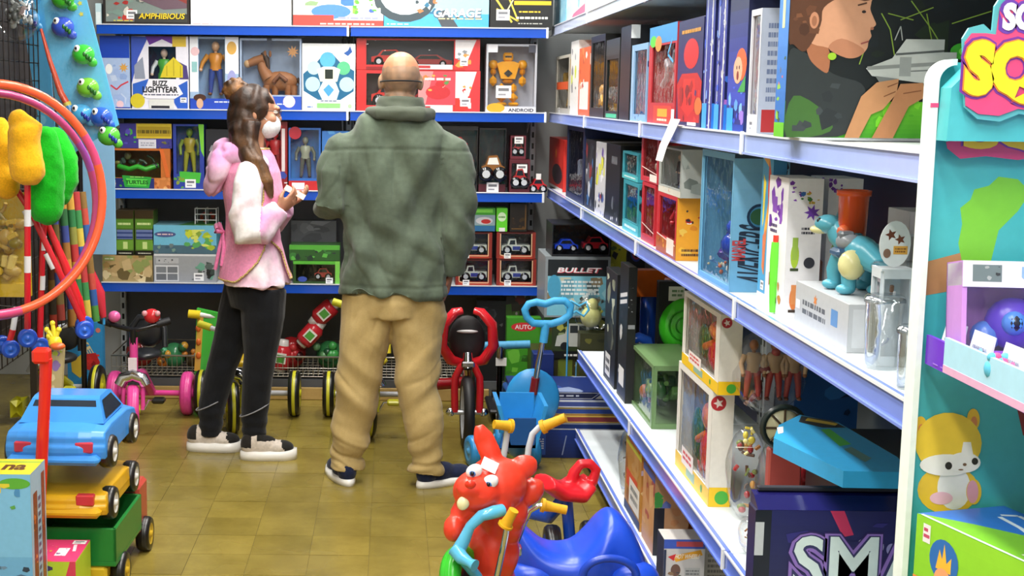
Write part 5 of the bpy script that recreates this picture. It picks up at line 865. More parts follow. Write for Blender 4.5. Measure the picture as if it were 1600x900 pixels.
# ---------------------------------------------------------------- people
def V(*a): return Vector(a)
def ring_loft(m, rings, col='fff', n=28, yaw=0.0, e=2.0):
    """stack of horizontal rings: (x, y, z, rx, ry); yaw turns every ring"""
    v = []; f = []; c, s_ = math.cos(yaw), math.sin(yaw)
    for (x, y, z, rx, ry) in rings:
        for i in range(n):
            a = 2*PI*i/n; ca, sa = math.cos(a), math.sin(a)
            px_ = rx*math.copysign(abs(ca)**(2/e), ca); py_ = ry*math.copysign(abs(sa)**(2/e), sa)
            v.append((x+px_*c-py_*s_, y+px_*s_+py_*c, z))
    for j in range(len(rings)-1):
        for i in range(n): f.append((j*n+i, j*n+(i+1) % n, (j+1)*n+(i+1) % n, (j+1)*n+i))
    f.append(tuple(range(n))[::-1]); k = (len(rings)-1)*n; f.append(tuple(range(k, k+n)))
    return m.raw(v, f, col, True)
def head_solid(m, c, yaw, pitch, s=1.0):
    """head facing local +y, c = centre between the ears"""
    R = Matrix.Rotation(yaw, 3, 'Z') @ Matrix.Rotation(pitch, 3, 'X'); c = Vector(c)
    def E(p, r, rot=None): m.ell(c+R @ (Vector(p)*s), tuple(q*s for q in r), 'fff', 18, 12, R if rot is None else R @ rot)
    E((0, -.012, .03), (.077, .098, .088)); E((0, .025, -.02), (.066, .07, .085)); E((0, .035, -.065), (.048, .052, .045)); E((0, .075, -.082), (.024, .022, .02))
    E((0, .09, .03), (.05, .016, .014)); E((0, .103, -.015), (.013, .02, .018)); E((0, .095, .01), (.009, .016, .026)); E((0, .088, -.05), (.026, .016, .007)); E((0, .087, -.06), (.022, .014, .008))
    for q in (-1, 1):
        E((q*.079, -.008, -.005), (.012, .02, .032), Matrix.Rotation(q*.35, 3, 'Z')); E((q*.04, .07, -.02), (.026, .022, .024))
    return R
def hand_solid(m, wrist, d, palm_n, s=1.0, curl=.5, thumb=1):
    """palm along d from the wrist, palm facing palm_n; four curled fingers and a thumb"""
    W = Vector(wrist); d = Vector(d).normalized(); pn = Vector(palm_n); pn = (pn-d*pn.dot(d)).normalized(); sd = d.cross(pn)*thumb
    m.tube([W-d*.03*s, W+d*.015*s, W+d*.05*s, W+d*.088*s], [(.02*s, .027*s), (.018*s, .03*s), (.016*s, .041*s), (.012*s, .038*s)], 'fff', 12, flatn=pn)
    for k, (o, L) in enumerate(((.031, .072), (.0105, .08), (-.0105, .075), (-.03, .058))):
        p = W+d*.078*s+sd*o*s; a = 0; pts = [p]
        for j, l in enumerate((.45, .32, .23)):
            a += curl*(.5+.25*j); p = p+(d*math.cos(a)+pn*math.sin(a))*L*l*s; pts.append(p)
        m.tube(pts, [.0098*s, .0092*s, .0084*s, .0072*s], 'fff', 8); m.ell(pts[-1], .0074*s, 'fff', 8, 6)
    p = W+d*.025*s+sd*.026*s; q = p+(d*.6+sd*.75+pn*.25)*.036*s; r = q+(d*.9+sd*.2+pn*.4).normalized()*.03*s
    m.tube([p, q, r], [.0135*s, .0115*s, .009*s], 'fff', 8); m.ell(r, .009*s, 'fff', 8, 6)
def shoe(parent, heel, yaw, L, W, upper, sole_h, sole='e6e4de', style=0):
    R = Matrix.Rotation(yaw, 3, 'Z'); h = Vector(heel)
    out = []
    for i in range(32):
        a = 2*PI*i/32; y = L/2-L/2*math.cos(a); k = (1-abs(math.cos(a))**2.6)**.5; wd = W/2*(.8+.3*(y/L)-.1*max(0, y/L-.8)*5)*k
        x = wd if a < PI else -wd; out.append((x+.012*max(0, y/L-.5), y))
    m = M('plastic', False); v = [h+R @ V(x, y, 0) for x, y in out]+[h+R @ V(x*1.02, y*1.0, sole_h*.5) for x, y in out]+[h+R @ V(x*.97, .003+y*.985, sole_h+(.008*max(0, y/L-.75)*4)) for x, y in out]
    n = 32; f = [tuple(range(n)), tuple(range(2*n, 3*n))[::-1]]+[(j*n+i, (j+1)*n+i, (j+1)*n+(i+1) % n, j*n+(i+1) % n) for j in (0, 1) for i in range(n)]
    m.raw(v, f, sole, True); so = m
    u = M('cloth', True); z = sole_h
    P = lambda x, y, zz: h+R @ V(x, y*L, zz)
    u.ell(P(0, .17, z+.028), (W*.38, L*.16, .05), 'fff', 16, 10, R).ell(P(.0, .42, z+.022), (W*.4, L*.26, .044), 'fff', 16, 10, R).ell(P(.005, .7, z+.012), (W*.44, L*.25, .032), 'fff', 16, 10, R).ell(P(.0, .3, z+.045), (W*.34, L*.15, .04), 'fff', 16, 10, R)
    iv = R.inverted()
    def colr(p):
        q = iv @ (p-h); y = q.y/L; zz = q.z-sole_h
        if style == 0: return upper
        if y > .72 - .35*zz/.05*0 and zz < .06 and y+zz*2.5 > .78: return '22211f'
        if y < .2 and zz > .018: return '25221f'
        if .3 < y < .62 and zz > .045: return '1f1e1c'
        return upper
    ob = skinned(u, .006, 'shoe', parent, colr, 'cloth', 3)
    so.add('sole', ob)
    lc = M('cloth', True)
    for k in range(4):
        y = .42+.06*k; zz = z+.062-.009*k; lc.tube([P(-.02, y, zz-.006), P(0, y, zz+.004), P(.02, y, zz-.006)], .0028, 'e8e6e0' if style == 0 else '2a2826', 6)
    lc.add('laces', ob); return ob

# ---- man in the green jacket, seen from behind
def man():
    t = thing('person', 'bald person seen from behind in a green jacket, khaki trousers and navy shoes', 'person', None, (0, 5.44, 0))
    Y = 5.44
    skin = M('skin', True); hc = V(.032, Y+.02, 1.632)
    head_solid(skin, hc, .05, -.08, .99)
    skin.tube([(.02, Y+.0, 1.42), (.025, Y+.0, 1.5), (.03, Y+.01, 1.58)], [.075, .064, .062], 'fff', 14)
    ring_loft(skin, [(0, Y, .78, .14, .085), (0, Y, .95, .14, .085), (.01, Y, 1.15, .145, .08), (.015, Y, 1.33, .15, .075), (.02, Y, 1.41, .12, .07), (.02, Y, 1.47, .07, .06)])
    ring_loft(skin, [(0, Y, .73, .12, .08), (0, Y, .82, .15, .1)])
    LH, RH_ = V(-.1, Y+.33, 1.17), V(.238, Y+.03, .875)
    skin.tube([(-.17, Y, 1.4), (-.215, Y-.03, 1.17), LH], [.05, .042, .03], 'fff', 12); skin.tube([(.22, Y, 1.4), (.275, Y-.04, 1.12), RH_], [.05, .042, .03], 'fff', 12)
    hand_solid(skin, LH, (.5, .8, .1), (.3, -.1, 1), 1.0, .7, 1); hand_solid(skin, RH_, (-.12, .18, -1), (-1, .1, 0), 1.0, .45, -1)
    for pts in (((-.085, Y, .76), (-.125, Y+.01, .45), (-.165, Y+.01, .1), (-.168, Y+.02, .05)), ((.09, Y, .74), (.115, Y-.03, .45), (.155, Y-.02, .1), (.16, Y-.01, .05))):
        skin.tube(pts, [.075, .055, .04, .038], 'fff', 14)
    def sk(p):
        if p.z > 1.5:
            if p.z > 1.69+.012*fbm(p, 30): return mix('c08a68', 'c47a58', .5+fbm(p, 16, 3))
            return mix('8f7560', 'b08a6c', .45+.8*fbm(p, 40, 2))
        return mix('b98264', 'a86e54', .5+fbm(p, 20))
    skinned(skin, .0055, 'body', t, sk, 'skin', 3)
    m = M('gloss', True)
    R = Matrix.Rotation(.05, 3, 'Z') @ Matrix.Rotation(-.08, 3, 'X')
    for q in (-1, 1): m = M('gloss', True); m.ell(hc+R @ V(q*.032, .083, .012), (.013, .011, .009), 'e8e4de', 10, 7).ell(hc+R @ V(q*.032, .0925, .012), (.0055, .004, .0055), '3a2a1e', 8, 6); m.add('eye', t)
    m = M('cloth', True); m.ell(hc+R @ V(0, .066, -.045), (.058, .056, .05), '33363c', 16, 10); m.add('face_mask', t)
    pts = [hc+R @ V(.0815*math.sin(a)*1.0, -.016-.0985*math.cos(a), -.002-.004*math.cos(a)) for a in [(-1.45+2.9*i/22) for i in range(23)]]
    M('cloth', True).tube(pts, .0032, '17181a', 6).add('mask_strap', t)
    # jacket
    J = M('cloth', True)
    ring_loft(J, [(.006, Y, .785, .222, .155), (.006, Y, .86, .215, .152), (.004, Y, 1.0, .207, .148), (.006, Y, 1.15, .208, .145), (.012, Y, 1.3, .218, .14), (.018, Y, 1.38, .222, .132), (.022, Y, 1.43, .205, .12), (.026, Y, 1.475, .155, .105), (.03, Y+.0, 1.515, .095, .085)], e=2.3)
    J.tube([(-.13, Y, 1.405), (-.19, Y-.01, 1.36), (-.228, Y-.04, 1.26), (-.24, Y-.05, 1.17), (-.225, Y+.03, 1.145), (-.17, Y+.18, 1.15), (-.125, Y+.27, 1.16)], [.058, .078, .081, .078, .074, .066, .056], 'fff', 18)
    J.tube([(.17, Y, 1.405), (.228, Y-.01, 1.36), (.264, Y-.03, 1.26), (.276, Y-.045, 1.12), (.266, Y-.04, 1.04), (.25, Y-.01, .94), (.244, Y+.01, .885)], [.058, .078, .079, .076, .073, .064, .058], 'fff', 18)
    def jd(p, n):
        rid = lambda q, f, sd: 1-2*abs(fbm(q, f, sd))
        back = abs(p.x) < .2
        cr = lambda q, f, sd, w_=.09: -math.exp(-(fbm(q, f, sd)/w_)**2)
        back = abs(p.x) < .2
        d = .006*fbm(V(p.x*1.2, p.y*1.2, p.z*.7), 7, 1)
        g = max(0, fbm(p, 4, 12)+.5)
        d += .04*fbm(V(p.x*1.15+p.z*.5, p.y*.4, p.z*.24), 9, 4)*(1 if back else .4)+.034*fbm(V(p.x*1.15-p.z*.55, p.y*.4, p.z*.26), 9, 9)*(1 if back else .3)
        lowz = max(0, 1-abs(p.z-.98)/.22); q = V(p.x*.35, p.y*.5, p.z*1.2+p.x*.4); d += lowz*(.038*fbm(q, 9, 6)+.006*cr(q, 8, 7, .12))*(1 if back else .3)
        q = V(p.x*1.1+p.z*.35, p.y, p.z*.26-p.x*.1); d += .005*g*cr(q, 9, 4, .12)
        if not back: q = V(p.x*.5, p.y*.8, p.z*1.1+abs(p.x)*.9); d += (.034*fbm(q, 9, 5)+.008*cr(q, 8, 5, .14))*max(.3, 1-abs(p.z-1.1)/.26)
        if p.z < 1.44: d -= .0045*math.exp(-((p.z-1.375+.04*abs(p.x))/.006)**2)*(1 if p.y < Y else 0)
        if p.y < Y and p.z < 1.37: d -= .004*math.exp(-((p.x-.008)/.006)**2)
        d -= .004*math.exp(-((p.z-.828)/.006)**2)
        return d
    def jc(p): return mix('4a5347', '5e6b5a', .5+.3*fbm(p, 5, 3)+.3*fbm(p, 60, 1))
    jk = skinned(J, .007, 'jacket', t, jc, 'twill', 2, jd)
    C = M('cloth', True)
    ring_loft(C, [(.03, Y+.0, 1.495, .115, .1), (.032, Y+.0, 1.53, .098, .092), (.034, Y+.005, 1.565, .092, .09), (.034, Y+.008, 1.574, .086, .084)])
    C.tube([(-.09, Y-.02, 1.515), (-.05, Y-.1, 1.512), (.03, Y-.122, 1.51), (.11, Y-.1, 1.508), (.155, Y-.02, 1.505)], [.02, .026, .03, .03, .024], 'fff', 10)
    skinned(C, .006, 'collar', t, lambda p: mix('454c40', '5a6154', .5+fbm(p, 9)), 'twill', 3, lambda p, n: .006*fbm(V(p.x, p.y, p.z*2.5), 16, 3))
    # trousers
    T = M('cloth', True)
    ring_loft(T, [(.004, Y, .7, .17, .125), (.004, Y, .76, .19, .133), (.004, Y, .82, .18, .12), (.004, Y, .88, .16, .1)])
    T.tube([(-.092, Y, .79), (-.1, Y, .66), (-.115, Y+.005, .52), (-.13, Y+.01, .42), (-.148, Y+.01, .27), (-.165, Y+.0, .13), (-.17, Y-.0, .055)], [.108, .108, .1, .093, .083, .075, .07], 'fff', 20)
    T.tube([(.102, Y, .79), (.107, Y, .66), (.113, Y-.01, .52), (.118, Y-.03, .42), (.135, Y-.03, .27), (.152, Y-.035, .13), (.15, Y-.035, .055)], [.108, .106, .096, .089, .081, .074, .074], 'fff', 20)
    def td(p, n):
        rid = lambda q, f, sd: 1-2*abs(fbm(q, f, sd)); s_ = 1 if p.x < 0 else -1
        cr = lambda q, f, sd, w_=.1: -math.exp(-(fbm(q, f, sd)/w_)**2)
        d = .008*fbm(V(p.x, p.y, p.z*.4), 9, 1)
        lo = max(0, 1-abs(p.z-.1)/.17); q = V(p.x*.4, p.y*.5, p.z*1.3+p.x*s_*.5); d += lo*(.03*fbm(q, 13, 4)+.01*cr(q, 12, 5, .15))
        kn = max(0, 1-abs(p.z-.42)/.26); q = V(p.x*.4, p.y*.4, p.z+p.x*s_*.8); d += kn*(.026*fbm(q, 10, 5)+.005*cr(q, 9, 8, .12))
        th = max(0, 1-abs(p.z-.7)/.2); q = V(p.x*.7, p.y*.4, p.z*.8-p.x*s_*.9); d += th*(.026*fbm(q, 10, 6)+.004*cr(q, 9, 9, .12))
        return d
    skinned(T, .007, 'trousers', t, lambda p: mix('a68e5a', 'bfa773', .5+.5*fbm(p, 6, 2)+.15*fbm(p, 45)), 'twill', 2, td)
    shoe(t, (-.185+.03, Y-.065, .0), .32, .285, .105, '161f3c', .028)
    shoe(t, (.115, Y-.075, .0), -.95, .285, .105, '161f3c', .028)
    return t
# ---- woman in pink
def woman():
    t = thing('person', 'person in a pink vest over a tie-dyed hoodie, black leggings, white mask and hair bun', 'person', None, (-.6, 5.9, 0))
    Y = 5.9; HX = -.585
    skin = M('skin', True); hc = V(HX+.0, Y, 1.50); YW = -PI/2+.22
    R = head_solid(skin, hc, YW, -.12, .95)
    skin.tube([(-.605, Y, 1.28), (-.6, Y, 1.36), (-.592, Y, 1.44)], [.06, .05, .05], 'fff', 14)
    ring_loft(skin, [(-.6, Y, .74, .09, .12), (-.6, Y, .9, .085, .12), (-.6, Y, 1.0, .085, .115), (-.595, Y, 1.15, .1, .125), (-.6, Y, 1.25, .08, .11), (-.6, Y, 1.32, .055, .06)])
    ra = [(-.598, Y-.13, 1.23), (-.612, Y-.185, 1.03), (-.485, Y-.13, 1.09)]; la = [(-.598, Y+.13, 1.23), (-.58, Y+.19, 1.03), (-.46, Y+.08, 1.1)]
    skin.tube(ra, [.042, .036, .026], 'fff', 12); skin.tube(la, [.042, .036, .026], 'fff', 12)
    hand_solid(skin, ra[2], (.8, .3, .55), (-.3, .6, .5), .9, .6, 1); hand_solid(skin, la[2], (.8, -.3, .35), (0, -.3, 1), .9, .6, -1)
    legs = (((-.635, Y+.06, .76), (-.73, Y+.05, .43), (-.795, Y+.03, .1), (-.79, Y+.03, .05)), ((-.545, Y-.07, .76), (-.568, Y-.08, .43), (-.588, Y-.08, .1), (-.575, Y-.08, .05)))
    for p in legs: skin.tube(p, [.075, .052, .036, .034], 'fff', 14)
    skinned(skin, .0055, 'body', t, lambda p: mix('c79274', 'b07a5e', .5+fbm(p, 20)), 'skin', 3)
    for q in (-1, 1): m = M('gloss', True); m.ell(hc+R @ (V(q*.031, .079, .012)), (.0125, .01, .0085), 'ece8e2', 10, 7).ell(hc+R @ (V(q*.031, .0875, .012)), (.0055, .004, .0055), '3a2618', 8, 6); m.add('eye', t)
    # mask and glasses
    m = M('cloth', True); m.ell(hc+R @ V(0, .058, -.048), (.056, .062, .056), 'e9ebee', 18, 12); mo = m.add('face_mask', t)
    m = M('cloth', True)
    for q in (-1, 1): m.tube([hc+R @ V(q*.054, .05, -.03), hc+R @ V(q*.07, .015, -.01), hc+R @ V(q*.08, -.008, .0)], .002, 'e4e6ea', 5)
    m.add('ear_loop', mo)
    m = M('wire', True)
    for q in (-1, 1):
        m.tube([hc+R @ V(q*.033+.024*math.cos(a), .1, .012+.018*math.sin(a)) for a in [2*PI*i/18 for i in range(18)]], .0016, '4a4038', 5, closed=True); m.tube([hc+R @ V(q*.057, .099, .016), hc+R @ V(q*.075, .05, .014), hc+R @ V(q*.08, -.005, .01)], .0016, '4a4038', 5)
    m.tube([hc+R @ V(-.01, .101, .014), hc+R @ V(.01, .101, .014)], .0016, '4a4038', 5); m.add('glasses', t)
    # hair
    H = M('hair', True)
    H.ell(hc+R @ V(0, -.024, .036), (.088, .098, .082), 'fff', 20, 14, R); H.ell(hc+R @ V(0, -.045, -.02), (.085, .075, .1), 'fff', 18, 12, R)
    for q in (-1, 1): H.ell(hc+R @ V(q*.06, -.008, .015), (.026, .05, .062), 'fff', 14, 9, R)
    nr = [hc+R @ V(.066, -.025, -.04), V(-.612, Y-.095, 1.37), V(-.56, Y-.135, 1.29), V(-.522, Y-.15, 1.21), V(-.502, Y-.14, 1.14)]
    H.tube(nr, [(.045, .05), (.042, .056), (.03, .046), (.022, .034), (.008, .01)], 'fff', 12)
    H.tube([hc+R @ V(.02, -.06, -.06), V(-.635, Y-.07, 1.36), V(-.59, Y-.13, 1.28), V(-.545, Y-.155, 1.2)], [(.06, .07), (.05, .075), (.034, .06), (.015, .03)], 'fff', 12)
    H.tube([hc+R @ V(-.07, -.02, -.04), V(-.6, Y+.085, 1.37), V(-.55, Y+.11, 1.26), V(-.52, Y+.11, 1.16)], [(.045, .055), (.04, .06), (.03, .045), (.01, .02)], 'fff', 12)
    def hcol(p): 
        k = .5+.9*fbm(V(p.x*2.2, p.y*2.2, p.z*.35), 18, 1); lowf = min(max((1.42-p.z)/.2, 0), 1)
        return mix(mix('1e120b', '402613', k), mix('4a3018', '94683c', k), lowf*.8+.15*max(0, fbm(p, 12, 5)))
    skinned(H, .006, 'hair', t, hcol, 'hair', 2, lambda p, n: .004*math.sin(60*(p.x*.8+p.y)+8*fbm(p, 9, 2))+.003*fbm(p, 30))
    Bn = M('hair', True); bc = hc+R @ V(-.0, -.098, .085)
    Bn.ell(bc, (.05, .042, .042), 'fff', 14, 10); Bn.ell(bc+V(.03, 0, -.02), (.04, .04, .03), 'fff', 12, 8)
    for i in range(9): a = 2*PI*i/9; Bn.tube([bc+V(.035*math.cos(a), -.02, .032*math.sin(a)), bc+V(.05*math.cos(a+.5), .005, .045*math.sin(a+.5)), bc+V(.04*math.cos(a+1.1), .03, .036*math.sin(a+1.1))], [.014, .013, .008], 'fff', 7)
    skinned(Bn, .005, 'hair_bun', t, lambda p: mix('3a2413', '9a6a3a', .5+1.1*fbm(p, 26, 2)), 'hair', 1, lambda p, n: .004*fbm(p, 34))
    # tie-dyed hoodie: torso, flared hem and sleeves
    S_ = M('knit', True)
    ring_loft(S_, [(-.588, Y, .762, .148, .205), (-.592, Y, .82, .138, .19), (-.6, Y, .95, .112, .155), (-.6, Y, 1.03, .108, .15), (-.595, Y, 1.15, .12, .16), (-.6, Y, 1.25, .112, .165), (-.602, Y, 1.31, .085, .13), (-.602, Y, 1.35, .06, .07)], yaw=.1)
    for arm, q in ((((-.597, Y-.13, 1.28), (-.602, Y-.172, 1.2), (-.612, Y-.19, 1.08), (-.6, Y-.195, 1.0), (-.555, Y-.18, 1.005), (-.51, Y-.15, 1.06), (-.478, Y-.13, 1.1)), -1), (((-.597, Y+.13, 1.28), (-.6, Y+.17, 1.2), (-.6, Y+.19, 1.08), (-.58, Y+.19, 1.0), (-.53, Y+.15, 1.02), (-.47, Y+.09, 1.09)), 1)):
        S_.tube(arm, [.05, .062, .07, .073, .066, .056, .046][:len(arm)], 'fff', 18)
    def sd(p, n):
        d = .005*fbm(p, 9, 1)+.003*fbm(p, 22, 3)
        if p.y < Y-.1 and p.z > .95: d += .006*math.sin(60*(p.z*.7-p.x*.8)+4*fbm(p, 7, 4))*max(0, 1-abs(p.z-1.06)/.16)
        if p.z < .92: d += .009*math.sin(p.x*48+p.y*40)*max(0, 1-(p.z-.76)/.17)
        return d
    def sc_(p):
        k = .5+1.0*fbm(p, 9, 3)+.35*fbm(p, 22, 5)
        if p.z < .95: return mix('f1e6ea', 'e59ac6', .75*k-.05)
        if p.x > -.545: return mix('e8dfe6', 'd283b8', .2+.9*k)
        return mix('edeaea', 'dfa6c6', .55*k-.22)
    skinned(S_, .0065, 'hoodie', t, sc_, 'knit', 3, sd)
    # pink vest: shell cut at the armholes and side vents
    Vv = M('cloth', True)
    ring_loft(Vv, [(-.588, Y, .775, .165, .22), (-.594, Y, .83, .15, .202), (-.602, Y, .95, .121, .165), (-.602, Y, 1.0, .117, .16), (-.6, Y, 1.07, .12, .162), (-.597, Y, 1.15, .131, .17), (-.603, Y, 1.25, .124, .168), (-.605, Y, 1.315, .1, .138), (-.606, Y, 1.352, .072, .085)], yaw=.1)
    def vd(p, n): return .004*fbm(p, 9, 2)+.0045*math.sin(p.x*40+p.y*25+2*fbm(p, 6))*(max(0, 1-abs(p.z-.97)/.1)+max(0, (.93-p.z)/.16))
    co, fs = remesh(Vv, .006, 3, vd)
    def xb(z): return -.53-.13*max(0, (.965-z)/.19)**2.2-.02*max(0, (.965-z)/.19)
    def xf(z): return -.525+.125*max(0, (.965-z)/.19)**.7
    def keep(p):
        dy = abs(p.y-Y)
        if p.z > 1.345: return False
        if dy > .1 and ((p.x+.6)/.062)**2+((p.z-1.17)/.115)**2 < 1: return False
        if dy > .06 and p.z < .965 and xb(p.z) < p.x < xf(p.z): return False
        if p.z < .79+.0*p.x: return False
        return True
    ff = [f for f in fs if keep(Vector(co[list(f)].mean(0).tolist()))]
    used = sorted({i for f in ff for i in f}); mp = {i: j for j, i in enumerate(used)}
    m = M('cloth', True); m.raw(co[used].tolist(), [tuple(mp[i] for i in f) for f in ff], [mix('e88ab4', 'f0a2c4', .5+.6*fbm(Vector(co[f[0]].tolist()), 8, 3)) for f in ff], True)
    vo = m.add('vest', t); sm = vo.modifiers.new('thick', 'SOLIDIFY'); sm.thickness = .005; sm.offset = -1
    # gold braid along every open edge of the vest, near side
    import collections
    ec = collections.Counter()
    for f in ff:
        for a, b in zip(f, f[1:]+f[:1]): ec[(min(a, b), max(a, b))] += 1
    m = M('matte', True); k = 0
    for (a, b), n_ in ec.items():
        if n_ == 1:
            pa, pb = Vector(co[a].tolist()), Vector(co[b].tolist()); m.tube([pa, pb], .0038, ('d8c07a', 'b89a54')[k % 2], 5, cap=False); k += 1
    m.add('gold_braid', vo)
    # tied waist bow at the back
    m = M('cloth', True); bx = V(-.728, Y-.02, .985)
    m.tube([bx, bx+V(-.025, -.03, .03), bx+V(-.02, -.07, .01), bx], [.006, .012, .012, .006], 'e07aa8', 8).tube([bx, bx+V(-.02, .03, .03), bx+V(-.02, .06, .01), bx], [.006, .012, .012, .006], 'e07aa8', 8)
    m.tube([bx, bx+V(-.012, -.03, -.07), bx+V(-.03, -.035, -.16)], [.006, .009, .008], 'e07aa8', 8).tube([bx, bx+V(.01, -.05, -.06), bx+V(.0, -.06, -.14)], [.006, .009, .008], 'e07aa8', 8); m.ell(bx, .011, 'd86a9c', 9, 6); m.add('waist_bow', t)
    # hood lying on the back
    Hd = M('knit', True)
    Hd.tube([(-.53, Y-.1, 1.265), (-.6, Y-.125, 1.31), (-.68, Y-.105, 1.335), (-.725, Y-.02, 1.34), (-.72, Y+.06, 1.335), (-.65, Y+.11, 1.32), (-.56, Y+.11, 1.28)], [.016, .028, .04, .048, .048, .036, .02], 'fff', 16)
    ring_loft(Hd, [(-.775, Y-.02, 1.135, .015, .03), (-.765, Y-.02, 1.16, .036, .07), (-.75, Y-.02, 1.21, .056, .1), (-.738, Y-.02, 1.27, .066, .115), (-.715, Y-.02, 1.325, .066, .105), (-.7, Y-.02, 1.345, .05, .08)], n=24)
    skinned(Hd, .0065, 'hood', t, lambda p: mix(mix('f0dce8', 'dfa0cc', .5+1.2*fbm(p, 7, 2)), 'd88ac0', .25+.4*fbm(p, 14)), 'knit', 3, lambda p, n: .03*fbm(V(p.x*.9-p.z*.6, p.y, p.z*.4+p.x*.5), 11, 3)-.008*math.exp(-(fbm(V(p.x*.9-p.z*.6, p.y*.6, p.z*.4+p.x*.5), 10, 8)/.1)**2))
    # leggings, shoes
    L_ = M('cloth', True)
    ring_loft(L_, [(-.598, Y, .66, .1, .145), (-.598, Y, .74, .118, .16), (-.598, Y, .84, .108, .145)], yaw=.1)
    for p in (((-.632, Y+.055, .75), (-.665, Y+.055, .62), (-.722, Y+.05, .45), (-.745, Y+.045, .38), (-.79, Y+.03, .2), (-.797, Y+.03, .07)), ((-.548, Y-.068, .75), (-.552, Y-.072, .62), (-.563, Y-.08, .45), (-.572, Y-.08, .38), (-.588, Y-.08, .2), (-.59, Y-.08, .07))):
        L_.tube(p, [.1, .095, .072, .068, .06, .048], 'fff', 18)
    skinned(L_, .0065, 'leggings', t, lambda p: mix('15171c', '0d0e12', .5+fbm(p, 20)), 'cloth', 3, lambda p, n: .002*fbm(p, 18)+.003*max(0, 1-abs(p.z-.14)/.1)*math.sin(p.z*120+3*fbm(p, 8)))
    m = M('cloth', True)
    for c, zz in (((-.795, Y+.03), .215), ((-.588, Y-.08), .215)): m.tube([(c[0]+.064*math.cos(a), c[1]+.064*math.sin(a), zz+.03*math.cos(a)) for a in [2*PI*i/20 for i in range(20)]], .003, '8a8a90', 5, closed=True)
    m.add('leg_zip', t)
    shoe(t, (-.905, Y+.03, 0), -PI/2+.02, .255, .1, 'cfc4b8', .04, 'e9e6e0', 1); shoe(t, (-.65, Y-.115, 0), -PI/2+.12, .25, .1, 'cfc4b8', .04, 'e9e6e0', 1)
    return t
man(); woman()
t = thing('leaflet', 'small pale leaflet held by the person in pink', 'paper', None, (-.44, 5.85, 1.17))
m = M('card'); m.xf = Matrix.Rotation(.5, 3, 'Y') @ Matrix.Rotation(.3, 3, 'X'); m.box(-.045, .05, -.03, .03, -.001, .001, 'd8b8a0'); m.xf = None
m.v = [(p[0]-.415, p[1]+5.83, p[2]+1.165) for p in m.v]; m.add('sheet', t)
# ---------------------------------------------------------------- wire baskets under the back shelf, with loose toys
def basket(label, x0, x1, y0, y1, z0, z1):
    t = thing('wire_basket', label, 'basket', None, ((x0+x1)/2, (y0+y1)/2, z0))
    m = M('wire', True); c = 'c4bfb4'
    for z in (z1,): m.tube([(x0, y0, z), (x1, y0, z), (x1, y1, z), (x0, y1, z)], .005, c, 6, closed=True)
    m.add('rim', t)
    m = M('wire', True); n = int((x1-x0)/.026)
    for i in range(n+1):
        x = x0+(x1-x0)*i/n; m.tube([(x, y0, z1), (x, y0+.01, z0), (x, y1, z0)], .0017, c, 4, cap=False, sm=False)
    for z in (z0+.045,): m.tube([(x0, y0+.006, z), (x1, y0+.006, z)], .0022, c, 4)
    for k in range(7): y = y0+.01+(y1-y0-.02)*k/6; m.tube([(x0, y, z0), (x1, y, z0)], .0022, c, 4)
    m.add('wire_mesh', t, kind='stuff')
    for x in (x0+.02, x1-.02):
        for y in (y0+.02, y1-.02): M('wire', True).tube([(x, y, 0.001), (x, y, z0)], .007, '9a968c', 8).add('leg', t)
basket('wire basket under the left back shelf holding small toys', -1.44, -.24, 6.93, 7.4, .13, .235)
basket('wire basket under the right back shelf behind the green jacket', -.2, .43, 6.93, 7.4, .13, .235)
for x0, x1, lb in ((-1.46, -.24, 'left'), (-.2, .52, 'right')):
    t = thing('wooden_board', 'pale wooden board edge along the floor below the '+lb+' wire basket', 'board'); M('matte').box(x0, x1, 6.965, 6.985, .001, .065, 'b8985a', .003).add('board', t)
def bundle(label, cat, u, v, Y, r, cs, n, sd, name='plush_toy', g=None, bz=None):
    o = at(u, v, Y=Y); t = thing(name, label, cat, g); zb = o.z-r if bz is None else bz
    R = random.Random(sd); m = M('gloss', True); cs = cs.split(); m.ell((o.x, Y, zb+r*.95), (r*.9, r*.7, r*.95), cs[0], 14, 9); m.add('body', t)
    m = M('plastic', True)
    for i in range(n):
        a = R.uniform(0, 2*PI); e = R.uniform(-.3, 1); q = R.uniform(.2, .42)*r; m.ell((o.x+r*.85*math.cos(a), Y-r*.5, zb+r+r*.8*e), q, cs[1+i % (len(cs)-1)], 9, 6)
    m.add('details', t); return t
FLZ = .137
for u, v, r, cs, sd, lb in ((219, 545, .085, 'a83430 c8d4c8 8a2c2c 5a3a2c', 1, 'red toy with a pale cap at the left in the wire basket'), (272, 535, .07, '3f8a5a 6ac89a 2c6a3c d8a03c', 2, 'green toy creature in the wire basket'),
        (302, 548, .05, '4a3a24 d88a3c 6a4a2c 8ac0c8', 3, 'small brown and orange toy in the wire basket'), (455, 548, .09, '9c1f24 b83034 3c1418 7a1c20', 4, 'dark red toy at the left of the red flagons'), (515, 545, .08, '2c6a3c 3f9a4a 1c4a2c 5a8a5a', 6, 'dark green toy among the red flagons'), (562, 545, .07, '8a1c24 c0392c 2c1418 d8b83c', 7, 'red toy half hidden by the khaki trousers'), (255, 552, .045, 'd87a2c 3a3a3c e8a83c 6a4a2c', 8, 'small orange toy low in the wire basket')):
    bundle(lb, 'toy', u, v, 7.12, r, cs, 7, sd, 'soft_toy', None, FLZ)
